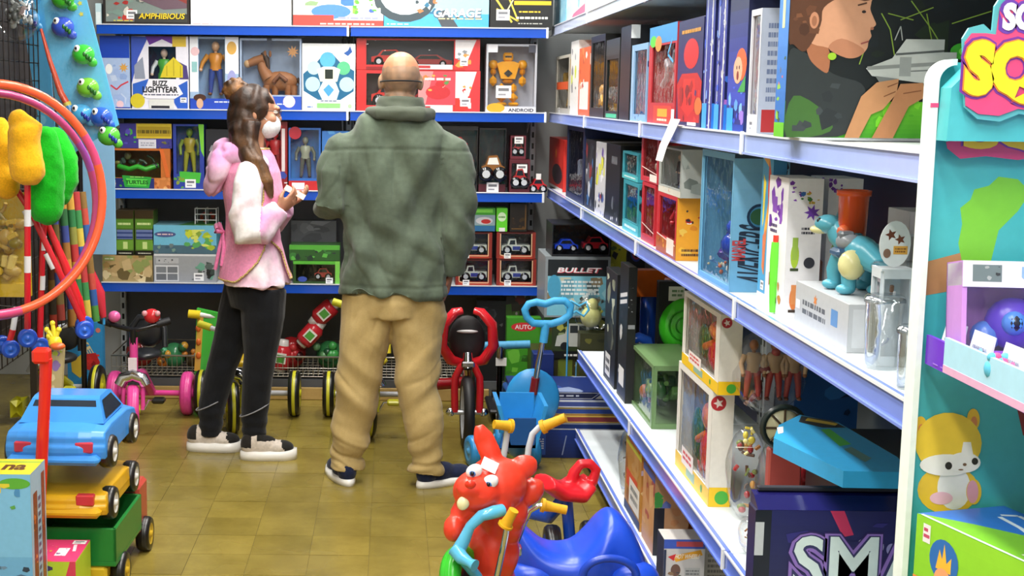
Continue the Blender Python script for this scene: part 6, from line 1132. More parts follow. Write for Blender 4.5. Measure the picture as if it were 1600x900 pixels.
# red flagon toys (bottle shaped) piled in the basket
for i, (u, v, an, lb) in enumerate(((487, 520, .75, 'white base down, leaning right'), (505, 490, -2.3, 'upside down at the top of the pile'), (440, 555, .15, 'upright at the left end of the pile'))):
    t = thing('toy_flagon', 'red bottle shaped toy with white ends, '+lb, 'toy'); o = at(u, v, Y=7.06); R = Matrix.Rotation(an, 3, 'Y')
    M('gloss', True).lathe([(0, -.07), (.045, -.068), (.05, -.05), (.05, .03), (.03, .055), (0, .057)], 'c22a34', 18, o, R).add('body', t)
    M('gloss', True).lathe([(0, -.088), (.03, -.086), (.033, -.07), (0, -.069)], 'e4e2de', 14, o, R).add('base_cap', t); M('gloss', True).lathe([(.031, .054), (.026, .085), (0, .087)], 'dcd8d4', 14, o, R).add('neck_cap', t)
    m = M('gloss', True); m.xf = Matrix.Translation(o) @ R.to_4x4(); m.box(-.028, .028, -.053, -.049, -.035, .02, 'e8e0dc').box(-.02, .02, -.0545, -.052, -.03, .01, '4c9a3c'); m.add('label', t)
# ---------------------------------------------------------------- wheels
def wheel(m, c, ax, r, w, tyre, rim, stripe=None, n=24, hub=None):
    R = Vector((0, 0, 1)).rotation_difference(Vector(ax)).to_matrix()
    m.lathe([(r*.62, -w/2), (r*.9, -w/2), (r, -w*.3), (r, -w*.14)], tyre, n, c, R); m.lathe([(r, -w*.14), (r*1.012, -w*.1), (r*1.012, w*.1), (r, w*.14)], stripe or tyre, n, c, R); m.lathe([(r, w*.14), (r, w*.3), (r*.9, w/2), (r*.62, w/2)], tyre, n, c, R)
    m.lathe([(r*.62, -w/2), (r*.5, -w*.42), (r*.2, -w*.4), (r*.18, -w*.6), (0, -w*.6)], rim, n, c, R); m.lathe([(r*.62, w/2), (r*.5, w*.42), (r*.2, w*.4), (r*.18, w*.6), (0, w*.6)], hub or rim, n, c, R)
YT, BK = 'c8c42a', '1a1a18'
def wheel_part(t, c, ax, r, w, tyre, rim, stripe=None, name='wheel', hub=None):
    m = M('plastic', True); wheel(m, c, ax, r, w, tyre, rim, stripe, hub=hub); return m.add(name, t)
def trike(label, fx, fy, rx0, rx1, ry, rwh, col, tyre, stripe, seat_c, handle, grip, seat_z=.28, hz=.46, deck=None, extras=True):
    """child's tricycle, front wheel at (fx, fy) towards the camera, rear axle along x"""
    t = thing('tricycle', label, 'tricycle', 'tricycles under the back shelf', (fx, fy, 0)); r = rwh
    wheel_part(t, (fx, fy, r), (1, .18, 0), r, .055, tyre, col, stripe, 'front_wheel', hub=YT)
    for x in (rx0, rx1): wheel_part(t, (x, ry, r*.93), (1, 0, 0), r*.93, .055, tyre, YT if tyre == BK else col, stripe, 'rear_wheel')
    m = M('gloss', True)
    for q in (-.045, .045): m.tube([(fx+q, fy+.0, r), (fx+q, fy+.01, r*1.9), (fx+q*.6, fy+.02, r*2.25)], .011, col, 8)
    m.tube([(fx, fy+.03, r*2.2), (fx, fy+.04, hz-.07)], .02, col, 10); m.add('fork', t)
    m = M('chrome', True); m.tube([(fx-.06, fy-.0, r*2.0), (fx-.045, fy, r*2.28), (fx, fy, r*2.42), (fx+.045, fy, r*2.28), (fx+.06, fy, r*2.0)], .014, 'd4d6da', 8, flat=2.0); m.add('mudguard', t)
    m = M('gloss', True); mx = (rx0+rx1)/2; m.tube([(fx, fy+.05, r*2.3), ((fx+mx)/2, (fy+ry)/2, seat_z-.08), (mx, ry, r)], .024, col, 10); m.tube([(rx0, ry, r*.93), (rx1, ry, r*.93)], .014, 'b4b4b8' if tyre == BK else col, 8); m.add('frame', t)
    m = M('plastic', True); cx, cy = (fx*.35+mx*.65), fy*.35+ry*.65; m.ell((cx, cy, seat_z), (.085, .1, .028), seat_c, 16, 8); ob = m
    m.tube([(cx-.085, cy+.08, seat_z+.02), (cx-.08, cy+.1, seat_z+.11), (cx-.045, cy+.11, seat_z+.16), (cx+.045, cy+.11, seat_z+.16), (cx+.08, cy+.1, seat_z+.11), (cx+.085, cy+.08, seat_z+.02)], .016, seat_c, 8); m.ell((cx, cy+.11, seat_z+.09), (.08, .018, .075), seat_c, 14, 9); m.add('seat', t)
    m = M('gloss', True); m.tube([(fx-.15, fy+.07, hz), (fx-.07, fy+.04, hz-.02), (fx, fy+.03, hz-.035), (fx+.07, fy+.04, hz-.02), (fx+.15, fy+.07, hz)], .012, handle, 8); m.tube([(fx, fy+.035, hz-.1), (fx, fy+.03, hz-.03)], .017, handle, 8); hb = m.add('handlebar', t)
    for q in (-1, 1): M('rubber', True).tube([(fx+q*.105, fy+.055, hz-.01), (fx+q*.165, fy+.075, hz+.005)], .018, grip, 10).add('grip', hb)
    for q in (-1, 1):
        m = M('chrome', True); m.tube([(fx+q*.03, fy, r), (fx+q*.05, fy, r), (fx+q*.075, fy, r+q*.045), (fx+q*.1, fy, r+q*.045)], .006, 'c8c8cc', 6); p = m.add('crank', t)
        M('plastic').box(fx+q*.09, fx+q*.15, fy-.03, fy+.03, r+q*.045-.012, r+q*.045+.012, BK if tyre != BK else YT, .008).add('pedal', p)
    return t
PK = 'e44a9a'
tk = trike('pink tricycle with a black seat and pink wheels under the left back shelf', -1.195, 6.22, -1.36, -1.0, 6.62, .115, PK, PK, None, '24262a', '1c1c20', '1c1c20', .33, .52)
m = M('gloss', True); m.ell((-1.285, 6.27, .545), (.03, .025, .028), 'e66aa8', 10, 7); m.add('pink_bell', tk); m = M('gloss', True); m.ell((-1.11, 6.27, .55), (.04, .03, .035), 'd83038', 10, 7).ell((-1.14, 6.25, .565), .014, 'e8a0a8', 8, 6).ell((-1.08, 6.25, .565), .014, 'e8a0a8', 8, 6); m.add('red_bow_horn', tk)
m = M('card', True); m.box(-1.215, -1.175, 6.222, 6.226, .3, .36, 'f0e4ec'); m.add('white_sticker', tk)
trike('yellow and black tricycle behind the shoes of the person in pink', -.735, 6.26, -.93, -.47, 6.62, .12, YT, BK, YT, 'd8b42c', 'c8c8cc', YT, .3, .5)
trike('yellow and black tricycle standing beside the khaki trousers', -.1, 6.2, -.3, .12, 6.62, .12, YT, BK, YT, 'e0cc34', 'c8ccd0', YT, .31, .62)
trike('yellow and black tricycle at the far left behind the stacked cars', -1.66, 6.42, -1.75, -1.47, 6.72, .12, YT, BK, YT, '2c2c2c', 'c8ccd0', BK, .28, .48)
# green and yellow activity board between the baskets
t = thing('toy_walker', 'green toy walker panel with a yellow handle beside the black leggings', 'toy walker', None, (-.93, 6.86, 0))
m = M('gloss'); m.prism([(-1.0, .001), (-.9, .001), (-.84, .47), (-.98, .5)], 6.82, 6.86, '4cc44a', 'y'); m.add('panel', t)
m = M('gloss'); m.prism([(-.995, .18), (-.965, .18), (-.945, .46), (-.975, .46)], 6.814, 6.82, 'e0b04a', 'y'); 
for z in (.26, .33, .4): m.ell((-.972, 6.812, z), (.014, .006, .018), 'd8702c', 9, 6)
m.add('bead_strip', t); M('gloss', True).tube([(-1.02, 6.81, .475), (-.96, 6.81, .47)], .022, 'e8cc2c', 10).tube([(-.97, 6.82, .47), (-.85, 6.84, .45)], .014, 'e4e4e0', 8).add('handle', t)
# ---------------------------------------------------------------- red balance bike
t = thing('balance_bike', 'red balance bike with a red seat ring and black front wheel facing the camera', 'bicycle', None, (.35, 6.0, 0))
bx, by = .352, 6.02; r = .165
m = M('rubber', True); c_ = (bx, by, r); Rr = Vector((0, 0, 1)).rotation_difference(Vector((1, .02, 0))).to_matrix()
m.lathe([(r*.72, -.022), (r*.9, -.024), (r, -.01), (r, .01), (r*.9, .024), (r*.72, .022)], '17171a', 28, c_, Rr); m.lathe([(r*.73, -.021), (r*.69, -.012), (r*.69, .012), (r*.73, .021)], 'c4c8cc', 28, c_, Rr); wp_ = m.add('front_wheel', t)
m = M('wire', True)
for i in range(10): a = 2*PI*i/10; m.tube([(bx, by, r), (bx, by+r*.7*math.cos(a), r+r*.7*math.sin(a))], .0025, 'b8bcc0', 5)
m.tube([(bx-.06, by, r), (bx+.06, by, r)], .012, 'b0b4b8', 8); m.add('spokes', wp_)
m = M('gloss', True)
for q in (-1, 1): m.tube([(bx+q*.055, by, r), (bx+q*.058, by+.01, r*1.6), (bx+q*.055, by+.015, r*1.95), (bx+q*.03, by+.02, r*2.25), (bx, by+.02, r*2.35)], .017, 'b81c24', 10)
m.add('fork', t)
for q in (-1, 1): M('chrome', True).ell((bx+q*.075, by, r), (.022, .016, .02), 'c8ccd0', 10, 7).add('axle_nut', t)
m = M('chrome', True); m.tube([(bx, by+.0, r*2.2), (bx, by+.03, r*2.6)], .022, 'c8c8cc', 10).box(bx-.03, bx+.03, by-.02, by+.02, r*2.25, r*2.42, 'd4d6da', .006); m.add('head_tube', t)
sz = .5
m = M('gloss', True)
for q in (-1, 1): m.tube([(bx+.0+q*.02, by+.1, sz-.13), (bx+q*.075, by+.08, sz-.11), (bx+q*.118, by+.06, sz-.04), (bx+q*.108, by+.05, sz+.06), (bx+q*.06, by+.05, sz+.115), (bx+q*.028, by+.06, sz+.12)], [.03, .036, .034, .03, .026, .02], 'd4222c', 12, flat=.7)
m.add('seat_ring', t)
m = M('matte', True); m.ell((bx, by+.12, sz-.02), (.085, .03, .11), '1c1a1c', 16, 10).tube([(bx, by+.1, r*2.4), (bx, by+.12, sz-.1)], .035, '1c1a1c', 10); m.ell((bx, by+.085, sz+.02), (.05, .012, .008), 'c8c4c4', 10, 6); m.add('seat_pad', t)
m = M('gloss', True); m.tube([(bx, by+.02, r*2.3), (bx+.02, by+.3, .28), (bx+.03, by+.5, r)], .022, '8a161c', 10); m.add('frame', t); wheel_part(t, (bx+.03, by+.5, r*.9), (1, 0, 0), r*.9, .045, '17171a', '2a2a2c', None, 'rear_wheel')
t2 = thing('balance_bike', 'dark red second bike lying in the shade behind the red balance bike', 'bicycle', None, (.15, 6.5, 0))
M('gloss', True).tube([(.08, 6.78, .12), (.3, 6.8, .13), (.44, 6.82, .14)], .03, '8a1018', 10).add('frame', t2); wheel_part(t2, (.1, 6.8, .1), (1, .3, 0), .1, .04, '15151a', '3a1418'); wheel_part(t2, (.44, 6.82, .1), (1, .1, 0), .1, .04, '15151a', '3a1418')
# ---------------------------------------------------------------- scooter with blue bar beside it
t = thing('scooter', 'kick scooter with a light blue foam handlebar and dark post', 'scooter', None, (.56, 6.48, 0))
o = at(782, 540, Y=6.48); a_ = at(738, 541, Y=6.48); b_ = at(828, 538, Y=6.48)
M('rubber', True).tube([a_, b_], .02, '4a9cc8', 12).add('foam_bar', t); M('chrome', True).tube([(o.x, 6.49, .05), (o.x, 6.49, o.z)], .014, '2c2a2e', 10).add('post', t); M('chrome', True).tube([(o.x, 6.48, o.z-.06), (o.x, 6.48, o.z)], .02, 'b8b4b0', 10).add('clamp', t)
M('card').box(o.x-.022, o.x+.03, 6.47, 6.473, .29, .33, 'e8e8e4').add('price_sticker', t); M('plastic').box(o.x-.05, o.x+.05, 6.47, 6.8, .05, .07, '26262a', .008).add('deck', t); wheel_part(t, (o.x, 6.45, .05), (1, 0, 0), .05, .03, '1a1a1c', '8a8a8c'); wheel_part(t, (o.x, 6.8, .05), (1, 0, 0), .05, .03, '1a1a1c', '8a8a8c', None, 'rear_wheel')
# ---------------------------------------------------------------- blue push tricycle with heart shaped handle
SB_, DB = '2f8fd0', '1c4f8c'
t = thing('push_tricycle', 'blue push tricycle with a heart shaped parent handle and blue basket', 'tricycle', None, (.55, 5.45, 0))
yp = 5.55
ring = [at(u, v, Y=yp) for u, v in ((848, 506), (833, 505), (823, 496), (820, 484), (826, 475), (838, 472), (852, 475), (866, 470), (882, 470), (892, 478), (890, 492), (878, 501), (862, 506))]
M('rubber', True).tube(ring, .0155, '3aa0d8', 10, closed=True).add('push_handle', t)
h0 = at(851, 512, Y=yp); h1 = at(834, 608, Y=yp+.05)
M('rubber', True).tube([at(853, 504, Y=yp), at(849, 535, Y=yp)], .017, '3aa0d8', 10).add('handle_socket', t); M('chrome', True).tube([at(848, 532, Y=yp), h1], [.011, .013], 'c8ccd2', 10).add('push_pole', t); M('gloss', True).tube([at(837, 590, Y=yp+.04), at(833, 615, Y=yp+.05)], .018, '7a1c20', 10).add('red_clamp', t)
m = M('plastic', True); o = at(833, 610, Y=yp+.06); m.ell((o.x, yp+.08, o.z-.04), (.115, .03, .13), SB_, 20, 12); m.add('seat_back', t)
# basket tray
q = [at(767, 625, Y=5.35), at(855, 640, Y=5.35)]
m = M('plastic'); za, zb2 = at(785, 690, Y=5.3).z, at(770, 625, Y=5.3).z
x0, x1 = .42, .62
m.prism([(x0, zb2), (x0+.05, za), (x1-.04, za), (x1, zb2), (x1-.015, zb2), (x1-.05, za+.012), (x0+.058, za+.012), (x0+.016, zb2)], 5.2, 5.45, SB_, 'y', False); m.box(x0+.03, x1-.03, 5.44, 5.45, za, zb2, SB_).box(x0+.045, x1-.045, 5.2, 5.212, za, zb2-.05, DB); m.add('basket', t)
m = M('plastic', True); m.ell((.53, 5.5, .2), (.06, .09, .1), '2468a8', 18, 12); m.add('rear_fender', t)
for x in (.36, .62): wheel_part(t, (x, 5.72, .066), (1, .25, 0), .066, .04, SB_, '5aa8dc', None, 'rear_wheel')
wheel_part(t, (.49, 5.93, .075), (1, 0, 0), .075, .04, SB_, '5aa8dc', None, 'front_wheel'); M('gloss', True).tube([(.36, 5.72, .066), (.62, 5.72, .066)], .012, '3a3a40', 8).tube([(.49, 5.72, .07), (.52, 5.8, .16), (.49, 5.92, .12)], .018, DB, 10).tube([(.49, 5.93, .08), (.5, 5.75, .35), (.53, 5.6, .3)], .014, DB, 8).add('frame', t)
# ---------------------------------------------------------------- pile of cartons in the far right corner
Yc = 5.86
def CB(label, u0, u1, vt, vb, Y, d, col, z=None, **kw):
    x0 = xat(u0, Y, .4); x1 = xat(u1, Y, .4); z = max(zat(vb, (x0+x1)/2, Y), .001) if z is None else z
    h = zat(vt, (x0+x1)/2, Y)-z; return product(label, kw.pop('cat', BOX), (x0, Y, z), x1-x0, d, h, col, **kw), z+h
_, z1 = CB('large dark blue carton on the floor under the flat game boxes', 838, 985, 672, 760, Yc, .36, '14307c', z=.001, cat='carton', front=[('g', 0, 0, 1, 1, '1a3c90', '0f2460'), ('r', 0, .1, .12, .9, '2a54b0'), ('lines', .02, .3, .1, .7, 5, 'c8d0e0'), ('l', [(.3, .1), (.34, .8)], .04, '8a9ac0')])
fl = [('1d3a80', 'c8ccd8', 'yellow-edged'), ('8a2c34', 'd8b048', 'red and yellow edged'), ('24489c', 'd0b050', 'blue and tan edged'), ('3a4a90', 'd8dce4', 'lilac-edged'), ('142c70', 'e0e4ea', 'navy and white')]
zz = z1+.001; zt_ = zat(612, .75, Yc); th = (zt_-zz)/5
for i, (c, e, lb) in enumerate(fl):
    x0 = xat([842, 838, 832, 808, 800][i], Yc, .3); hh = th-.001
    product(lb+' flat game box, number counted '+['lowest', 'second', 'third', 'fourth', 'topmost'][i]+' in the stack by the blue tricycle' if False else lb+' flat game box, '+['lowest', 'second lowest', 'middle one', 'second from the top', 'topmost'][i]+' in the stack by the blue tricycle', BOX, (x0, Yc-.008*(i % 2), zz), 1.24-x0, .34, hh, c,
        front=[('r', 0, .75, 1, 1, e), ('r', 0, 0, 1, .14, e)] if i < 4 else [('r', .1, .15, .52, .9, '101c48'), ('l', [(.1, .12), (.1, .88), (.55, .88), (.5, .12), (.1, .12)], .07, 'd8dce4'), ('lines', .14, .3, .42, .7, 1, 'b8bccc'), ('p', [(.52, .1), (.57, .9), (1, .9), (1, .1)], 'c8c8c4'), ('lines', .6, .35, .98, .65, 1, '5a5a6a')], top=[('b', 0, 0, 1, 1, '24489c 8a9ac0 1a2c60', 10)] if i == 4 else ())
    zz += th
Yd = 6.42
t_, z1 = CB('dark yellow and black carton at the bottom of the corner tower', 838, 962, 560, 700, Yd, .4, '3c3a1c', z=.001, cat='carton', front=[('b', 0, .4, 1, 1, '7a7a2c 2a2a1c 5a6a24 14140f a8a03c', 16), ('r', .28, .62, .46, .98, '6a7a2c'), ('r', .5, .62, .7, .95, '5a9ac8'), ('b', .5, .62, .7, .95, '8ac0e0 3a6aa0 d0d8e0', 6), ('b', .72, .62, 1, .95, 'b83c3c c8c050 e0e0d8 2c3a2c', 10)])
t_, z2 = CB('box with a grey toy pickup picture, second in the corner tower', 862, 962, 496, 0, Yd-.01, .36, '2c3a1c', z=z1+.001, front=[('b', 0, .4, 1, 1, '6a7a2c a8a84a 3a4a1c 8a9a6a', 14), ('p', [(.05, .3), (.08, .55), (.2, .6), (.25, .85), (.55, .85), (.6, .6), (.75, .55), (.76, .28)], 'b8bcb4'), ('r', .28, .62, .4, .8, '2c3234'), ('r', .42, .62, .53, .8, '2c3234'), ('c', .2, .3, .1, '1a1c1c'), ('c', .62, .3, .1, '1a1c1c'), ('r', 0, 0, 1, .18, '101210'), ('lines', .2, .04, .7, .13, 1, 'e4e4e0')])
t_, z3 = CB('silver framed box lettered BULLET in the far right corner', 849, 950, 401, 0, Yd-.02, .34, '8a9296', z=z2+.001, front=[('r', .04, .03, .96, .95, '1a2024'), ('r', .04, .03, .96, .68, '7ac0d4'), ('b', .04, .1, .96, .66, '9ad0dc d8e8ea 5a9cb0 c8c8b0 8a7a5a 3c5a60', 24), ('e', .14, .5, .1, .2, '4aa0c4'), ('lines', .25, .36, .85, .62, 4, 'e4ecec'), ('b', .5, .1, .95, .35, '6a5a3c 3a3a34 a89a70', 10), ('t', 'BULLET', .53, .77, .085, 'c83a4a', .66, .04, .35), ('t', 'BULLET', .52, .78, .08, 'f4f0f2', .65, .025, .35)])
def blis(t, w, d, h): toycar(t, w*.06, w*.46, .05, h*.12, h*.4, '2448d0'); toycar(t, w*.55, w*.97, .05, h*.12, h*.5, 'c42430', name='toy_car')
CB('dark clear-fronted box with a blue and a red toy car on the BULLET box', 858, 948, 350, 0, Yd-.02, .25, '1a1c22', z=z3+.001, win=(.02, .06, .98, .96), inner='14161a', fill=blis)
CB('tall yellow and green card behind the silver framed corner box', 950, 974, 355, 470, 6.5, .05, 'b8b41c', z=.001, front=[('b', 0, .6, 1, 1, '2a2c14 d8d43c 4a6a1c 1c1c14', 12), ('r', .1, .5, .9, .62, '2c64b0'), ('r', .1, .42, .9, .5, '2f7a3c')])
CB('black box with coloured rings under the right shelf corner', 976, 1003, 356, 470, 6.5, .15, '121318', z=.001, front=[('e', .5, .88, .35, .05, '2c3a90'), ('e', .5, .875, .25, .035, 'a83c50'), ('e', .5, .87, .15, .02, '101114'), ('lines', .1, .94, .9, .97, 1, '8a8a40')])
t = thing('orange_toy', 'glossy orange toy top showing under the right shelf strip', 'toy'); o = at(1058, 427, X=1.14)
m = M('gloss', True); m.ell((1.14, o.y, o.z), (.1, .1, .035), 'd8481c', 16, 9); m.add('body', t); M('card').box(1.1, 1.2, o.y-.04, o.y+.05, Z1, o.z-.03, '26241f').add('stand_card', t)
# black tyre leaning in the corner
t = thing('bicycle_tyre', 'thin black tyre leaning in the far right corner', 'tyre', None); m = M('rubber', True)
c_ = at(921, 430, Y=7.0); m.tube([(c_.x+.232*math.cos(a), 7.0+.05*math.sin(a), c_.z+.30*math.sin(a)) for a in [2*PI*i/40 for i in range(40)]], .013, '17181a', 8, closed=True); m.add('tyre', t)
product('dark carton propping the black tyre in the far corner', 'carton', (.8, 6.92, .001), .4, .04, .46, '1c1d20')
bag('clear bag with a pale yellow pear shaped toy in front of the corner tower', (at(925, 490, Y=6.3).x, 6.3, at(925, 490, Y=6.3).z), (.085, .05, .085), 'd0d070 c8cc80 b8b848 7a9a4a', 7, 91, extra=lambda t, c, r: (lambda m: (m.ell((c.x-.005, c.y-.01, c.z-.015), (.05, .035, .05), 'd4d488', 14, 10), m.ell((c.x, c.y-.01, c.z+.04), (.028, .025, .035), 'd4d488', 12, 8), m.add('pear_toy', t)))(M('matte', True)))
product('olive carton holding up the clear bag with the yellow pear toy', 'carton', (at(905, 540, Y=6.28).x, 6.255, .001), .2, .09, at(925, 490, Y=6.3).z-.088, '3a3c20', front=[('b', .1, .5, .9, .95, '6a6a2c 2a2c18 8a8a4a', 10)])
t = thing('loop_toy', 'light blue looped plastic toy handle in front of the BULLET box', 'toy'); m = M('gloss', True)
P_ = [at(u, v, Y=6.2) for u, v in ((884, 478), (892, 470), (905, 478), (916, 472), (920, 484), (912, 494), (900, 486), (888, 494))]
m.tube(P_, .006, '58b4dc', 7, closed=True); m.add('loop', t); M('gloss', True).tube([P_[7], (P_[7].x, 6.21, .001)], .004, '4a9cc8', 6).add('stem', t)
_, zg = CB('bright green box with a red AUTO oval behind the scooter bar', 792, 846, 497, 570, 6.86, .08, '3f8f24', z=.001, front=[('b', 0, .2, 1, .8, '2c5a1c 6ab83c 3a7a2c', 10), ('e', .48, .9, .36, .05, 'c82c34'), ('t', 'AUTO', .48, .9, .05, 'f0e4e4', .5, .02)])
CB('dark navy box standing between the scooter and the corner tower', 834, 866, 553, 640, 6.27, .1, '152a6c', z=.001, cat='carton')
CB('dark box with a grey toy below the shelf end beside the balance bike', 745, 790, 470, 560, 7.03, .1, '191a1c', z=.001, front=[('b', .1, .5, .9, .95, '3a3c3e 5a5c5c 8a8a88 242628', 16)])
CB('dim red and green box behind the scooter', 790, 828, 462, 500, 7.03, .08, '2a201c', z=.001, front=[('b', 0, .7, 1, 1, '6a2420 3a5a24 2c2420 8a8480', 14)])
# ---------------------------------------------------------------- ride-on toys at the lower right
PXM = 3.42/FPX
def A3(u, v, Y): return at(u, v, Y=Y)
t = thing('ride_on_animal', 'orange red plastic animal ride-on with long ears and blue eyes', 'ride-on toy', None, (.27, 3.45, 0))
RD = 'e8402a'; Y0 = 3.4; s = PXM
m = M('plastic', True)
def E(u, v, y, ru, rv, ry, ang=0): m.ell(A3(u, v, Y0+y), (ru*s, ry*s, rv*s), 'fff', 18, 12, Matrix.Rotation(ang, 3, 'Y'))
E(776, 757, 0, 50, 46, 46); E(746, 768, -.04, 40, 34, 38); E(736, 764, -.07, 24, 18, 22); E(722, 800, -.03, 20, 12, 20); E(730, 795, -.035, 24, 17, 26); E(772, 785, -.03, 32, 24, 30)
E(785, 812, .02, 36, 50, 34); E(772, 860, .03, 42, 55, 40); E(765, 920, .04, 46, 60, 44); E(800, 800, .0, 26, 30, 26)
E(709, 826, -.06, 17, 22, 20); E(722, 812, -.05, 12, 14, 14)
m.tube([A3(776, 735, Y0), A3(765, 705, Y0), A3(754, 682, Y0), A3(748, 664, Y0)], [(14*s, 14*s), (18*s, 12*s), (17*s, 10*s), (8*s, 6*s)], 'fff', 14, flatn=(1, 0, 0))
m.tube([A3(795, 738, Y0+.02), A3(812, 728, Y0+.02), A3(826, 736, Y0+.02)], [(12*s, 12*s), (19*s, 12*s), (15*s, 10*s)], 'fff', 14)
m.tube([A3(812, 790, Y0+.03), A3(826, 768, Y0+.03), A3(838, 750, Y0+.04)], [15*s, 16*s, 11*s], 'fff', 12)
E(818, 729, .0, 24, 20, 12, -.3); E(832, 768, .03, 18, 24, 16, .6)
def dd(p, n): return .0012*fbm(p, 30)-.004*math.exp(-(((p-A3(757, 690, Y0-.02)).length)/.02)**2)
skinned(m, .0055, 'body', t, RD, 'plastic', 7, dd)
def on(u, v, r, c, y, nm, ang=0, ry=3, kind='gloss'):
    q = M(kind, True); q.ell(A3(u, v, Y0+y), (r[0]*s, ry*s, r[1]*s), c, 14, 9, Matrix.Rotation(ang, 3, 'Y')); return q.add(nm, t)
for u, v, y in ((766, 753, -.074), (741, 736, -.064)):
    e = on(u, v, (14, 11), 'f0eef0', y+.003, 'eye', -.5, 8); q = M('gloss', True); q.ell(A3(u-2, v+3, Y0+y-.003), (7*s, 5*s, 6.5*s), '4a88d8', 10, 7).ell(A3(u-3, v+4, Y0+y-.008), (3.5*s, 4*s, 4*s), '14141c', 8, 6); q.add('iris', e)
on(724, 786, (10, 12), 'f0e8b8', -.088, 'teeth', .35, 7); on(735, 757, (9, 7), 'd83420', -.125, 'nose', 0, 5)
q = M('card'); c0 = A3(765, 727, Y0-.058); q.box(-.021, .021, -.001, .001, -.015, .015, 'f2f0ee'); RR = Matrix.Rotation(.45, 3, 'Y') @ Matrix.Rotation(-.5, 3, 'X'); q.v = [tuple(c0+RR @ Vector(p)) for p in q.v]; q.add('price_sticker', t)
m = M('gloss', True); hb = [A3(u, v, Y0+y) for u, v, y in ((785, 797, -.08), (772, 800, -.095), (752, 806, -.1), (735, 822, -.1), (726, 842, -.1), (715, 862, -.1))]
m.tube(hb, [.016, .017, .015, .013, .016, .018], '5cb8e0', 12); m.tube([A3(712, 858, Y0-.1), A3(722, 872, Y0-.12), A3(735, 880, Y0-.14), A3(742, 884, Y0-.15)], [.021, .018, .012, .016], '5cb8e0', 12); m.tube([A3(720, 870, Y0-.1), A3(745, 900, Y0-.08), A3(755, 930, Y0-.05)], .014, '4fa8d4', 10); m.add('handlebar', t)
wheel_part(t, tuple(A3(720, 905, Y0-.04)), (1, -.5, .2), .085, .05, '35b82c', '1a1a1c', None, 'front_wheel')
for x in (.17, .4): wheel_part(t, (x, 3.55, .07), (1, 0, 0), .07, .05, '2a2a2c', 'd8c030', None, 'rear_wheel')
m = M('plastic', True); b0 = A3(765, 930, Y0+.04); m.tube([b0, (.28, 3.5, .2), (.28, 3.55, .08)], [.07, .09, .06], RD, 14); m.add('base', t)
wz = A3(720, 905, Y0-.04); M('plastic', True).tube([wz, (wz.x, wz.y, .12), (wz.x+.02, wz.y+.06, .06)], .02, RD, 10).add('front_leg', t); wheel_part(t, (wz.x+.02, wz.y+.06, .05), (1, 0, 0), .05, .04, '2a2a2c', 'd8c030', None, 'caster')
# blue moulded ride-on with chrome handlebar
BL = '1f4fd6'; Y1 = 3.85; s2 = (Y1+.1)/FPX
t = thing('ride_on_car', 'bright blue moulded ride-on with a high back and chrome handlebar', 'ride-on toy', None, (.6, 3.9, 0))
def spl(P, n):                                     # smooth curve through key profiles
    out = []
    for k in range(len(P)-1):
        p0, p1, p2, p3 = P[max(k-1, 0)], P[k], P[k+1], P[min(k+2, len(P)-1)]
        for j in range(n):
            t_ = j/n; out.append(tuple(.5*((2*b)+(-a+c)*t_+(2*a-5*b+4*c-d)*t_*t_+(-a+3*b-3*c+d)*t_**3) for a, b, c, d in zip(p0, p1, p2, p3)))
    return out+[P[-1]]
keys = [(800, 800, 880, .02), (808, 806, 890, .06), (822, 824, 900, .085), (848, 846, 905, .105), (875, 852, 910, .12), (900, 846, 915, .13), (922, 826, 920, .135), (938, 806, 925, .13), (954, 797, 930, .12), (972, 806, 935, .12), (990, 832, 940, .12), (1004, 866, 945, .1), (1012, 900, 950, .05)]
sec = spl(keys, 4); v = []; n = 28
for (u, vt, vb, ry) in sec:
    a = at(u, vt, Y=Y1); b = at(u, vb, Y=Y1); zc, hz = (a.z+b.z)/2, (a.z-b.z)/2
    for k in range(n):
        q = 2*PI*k/n; cy, sy = math.cos(q), math.sin(q); dip = .018*max(0, 1-abs(u-895)/60)*max(0, sy)*(1-abs(cy))
        v.append((a.x, Y1+ry*math.copysign(abs(cy)**.75, cy), zc+hz*math.copysign(abs(sy)**.75, sy)-dip))
m = M('plastic', True); f = [(i*n+j, i*n+(j+1) % n, (i+1)*n+(j+1) % n, (i+1)*n+j) for i in range(len(sec)-1) for j in range(n)]+[tuple(range(n))[::-1], tuple(range((len(sec)-1)*n, len(sec)*n))]
m.raw(v, f, BL, True); m.ell(at(990, 905, Y=Y1-.1), (.075, .06, .055), BL, 18, 12); m.ell(at(835, 900, Y=Y1-.06), (.085, .06, .045), BL, 18, 12); m.add('body', t)
m = M('plastic', True); o = at(955, 905, Y=Y1-.2); m.tube([(o.x+.075*math.cos(a), o.y+.03, o.z+.05*math.sin(a)) for a in [PI*i/14 for i in range(15)]], .012, '1a44bc', 8); m.add('wheel_arch', t)
h = lambda u, v, y=0: at(u, v, Y=Y1-.25+y)
m = M('chrome', True); m.tube([h(792, 905), h(803, 858), h(820, 815), (h(828, 798)), h(842, 790), h(856, 791)], .008, 'd0d2d6', 10); m.tube([h(776, 905, -.3), h(784, 866, -.3), h(790, 836, -.31), h(793, 820, -.31)], .008, 'd0d2d6', 10); m.box(h(803, 858).x-.02, h(803, 858).x+.02, h(803, 858).y-.02, h(803, 858).y+.02, h(803, 866).z, h(803, 852).z, 'b8babc', .004); hb = m.add('handlebar', t)
for a, b in ((h(846, 789), h(885, 797)), (h(789, 822, -.31), h(803, 797, -.32))): q = M('rubber', True); q.tube([a, (a+b)/2, b], [.017, .013, .013], 'dfa818', 12); q.tube([a, a+(b-a)*.12], .02, 'dfa818', 12); q.add('grip', hb)
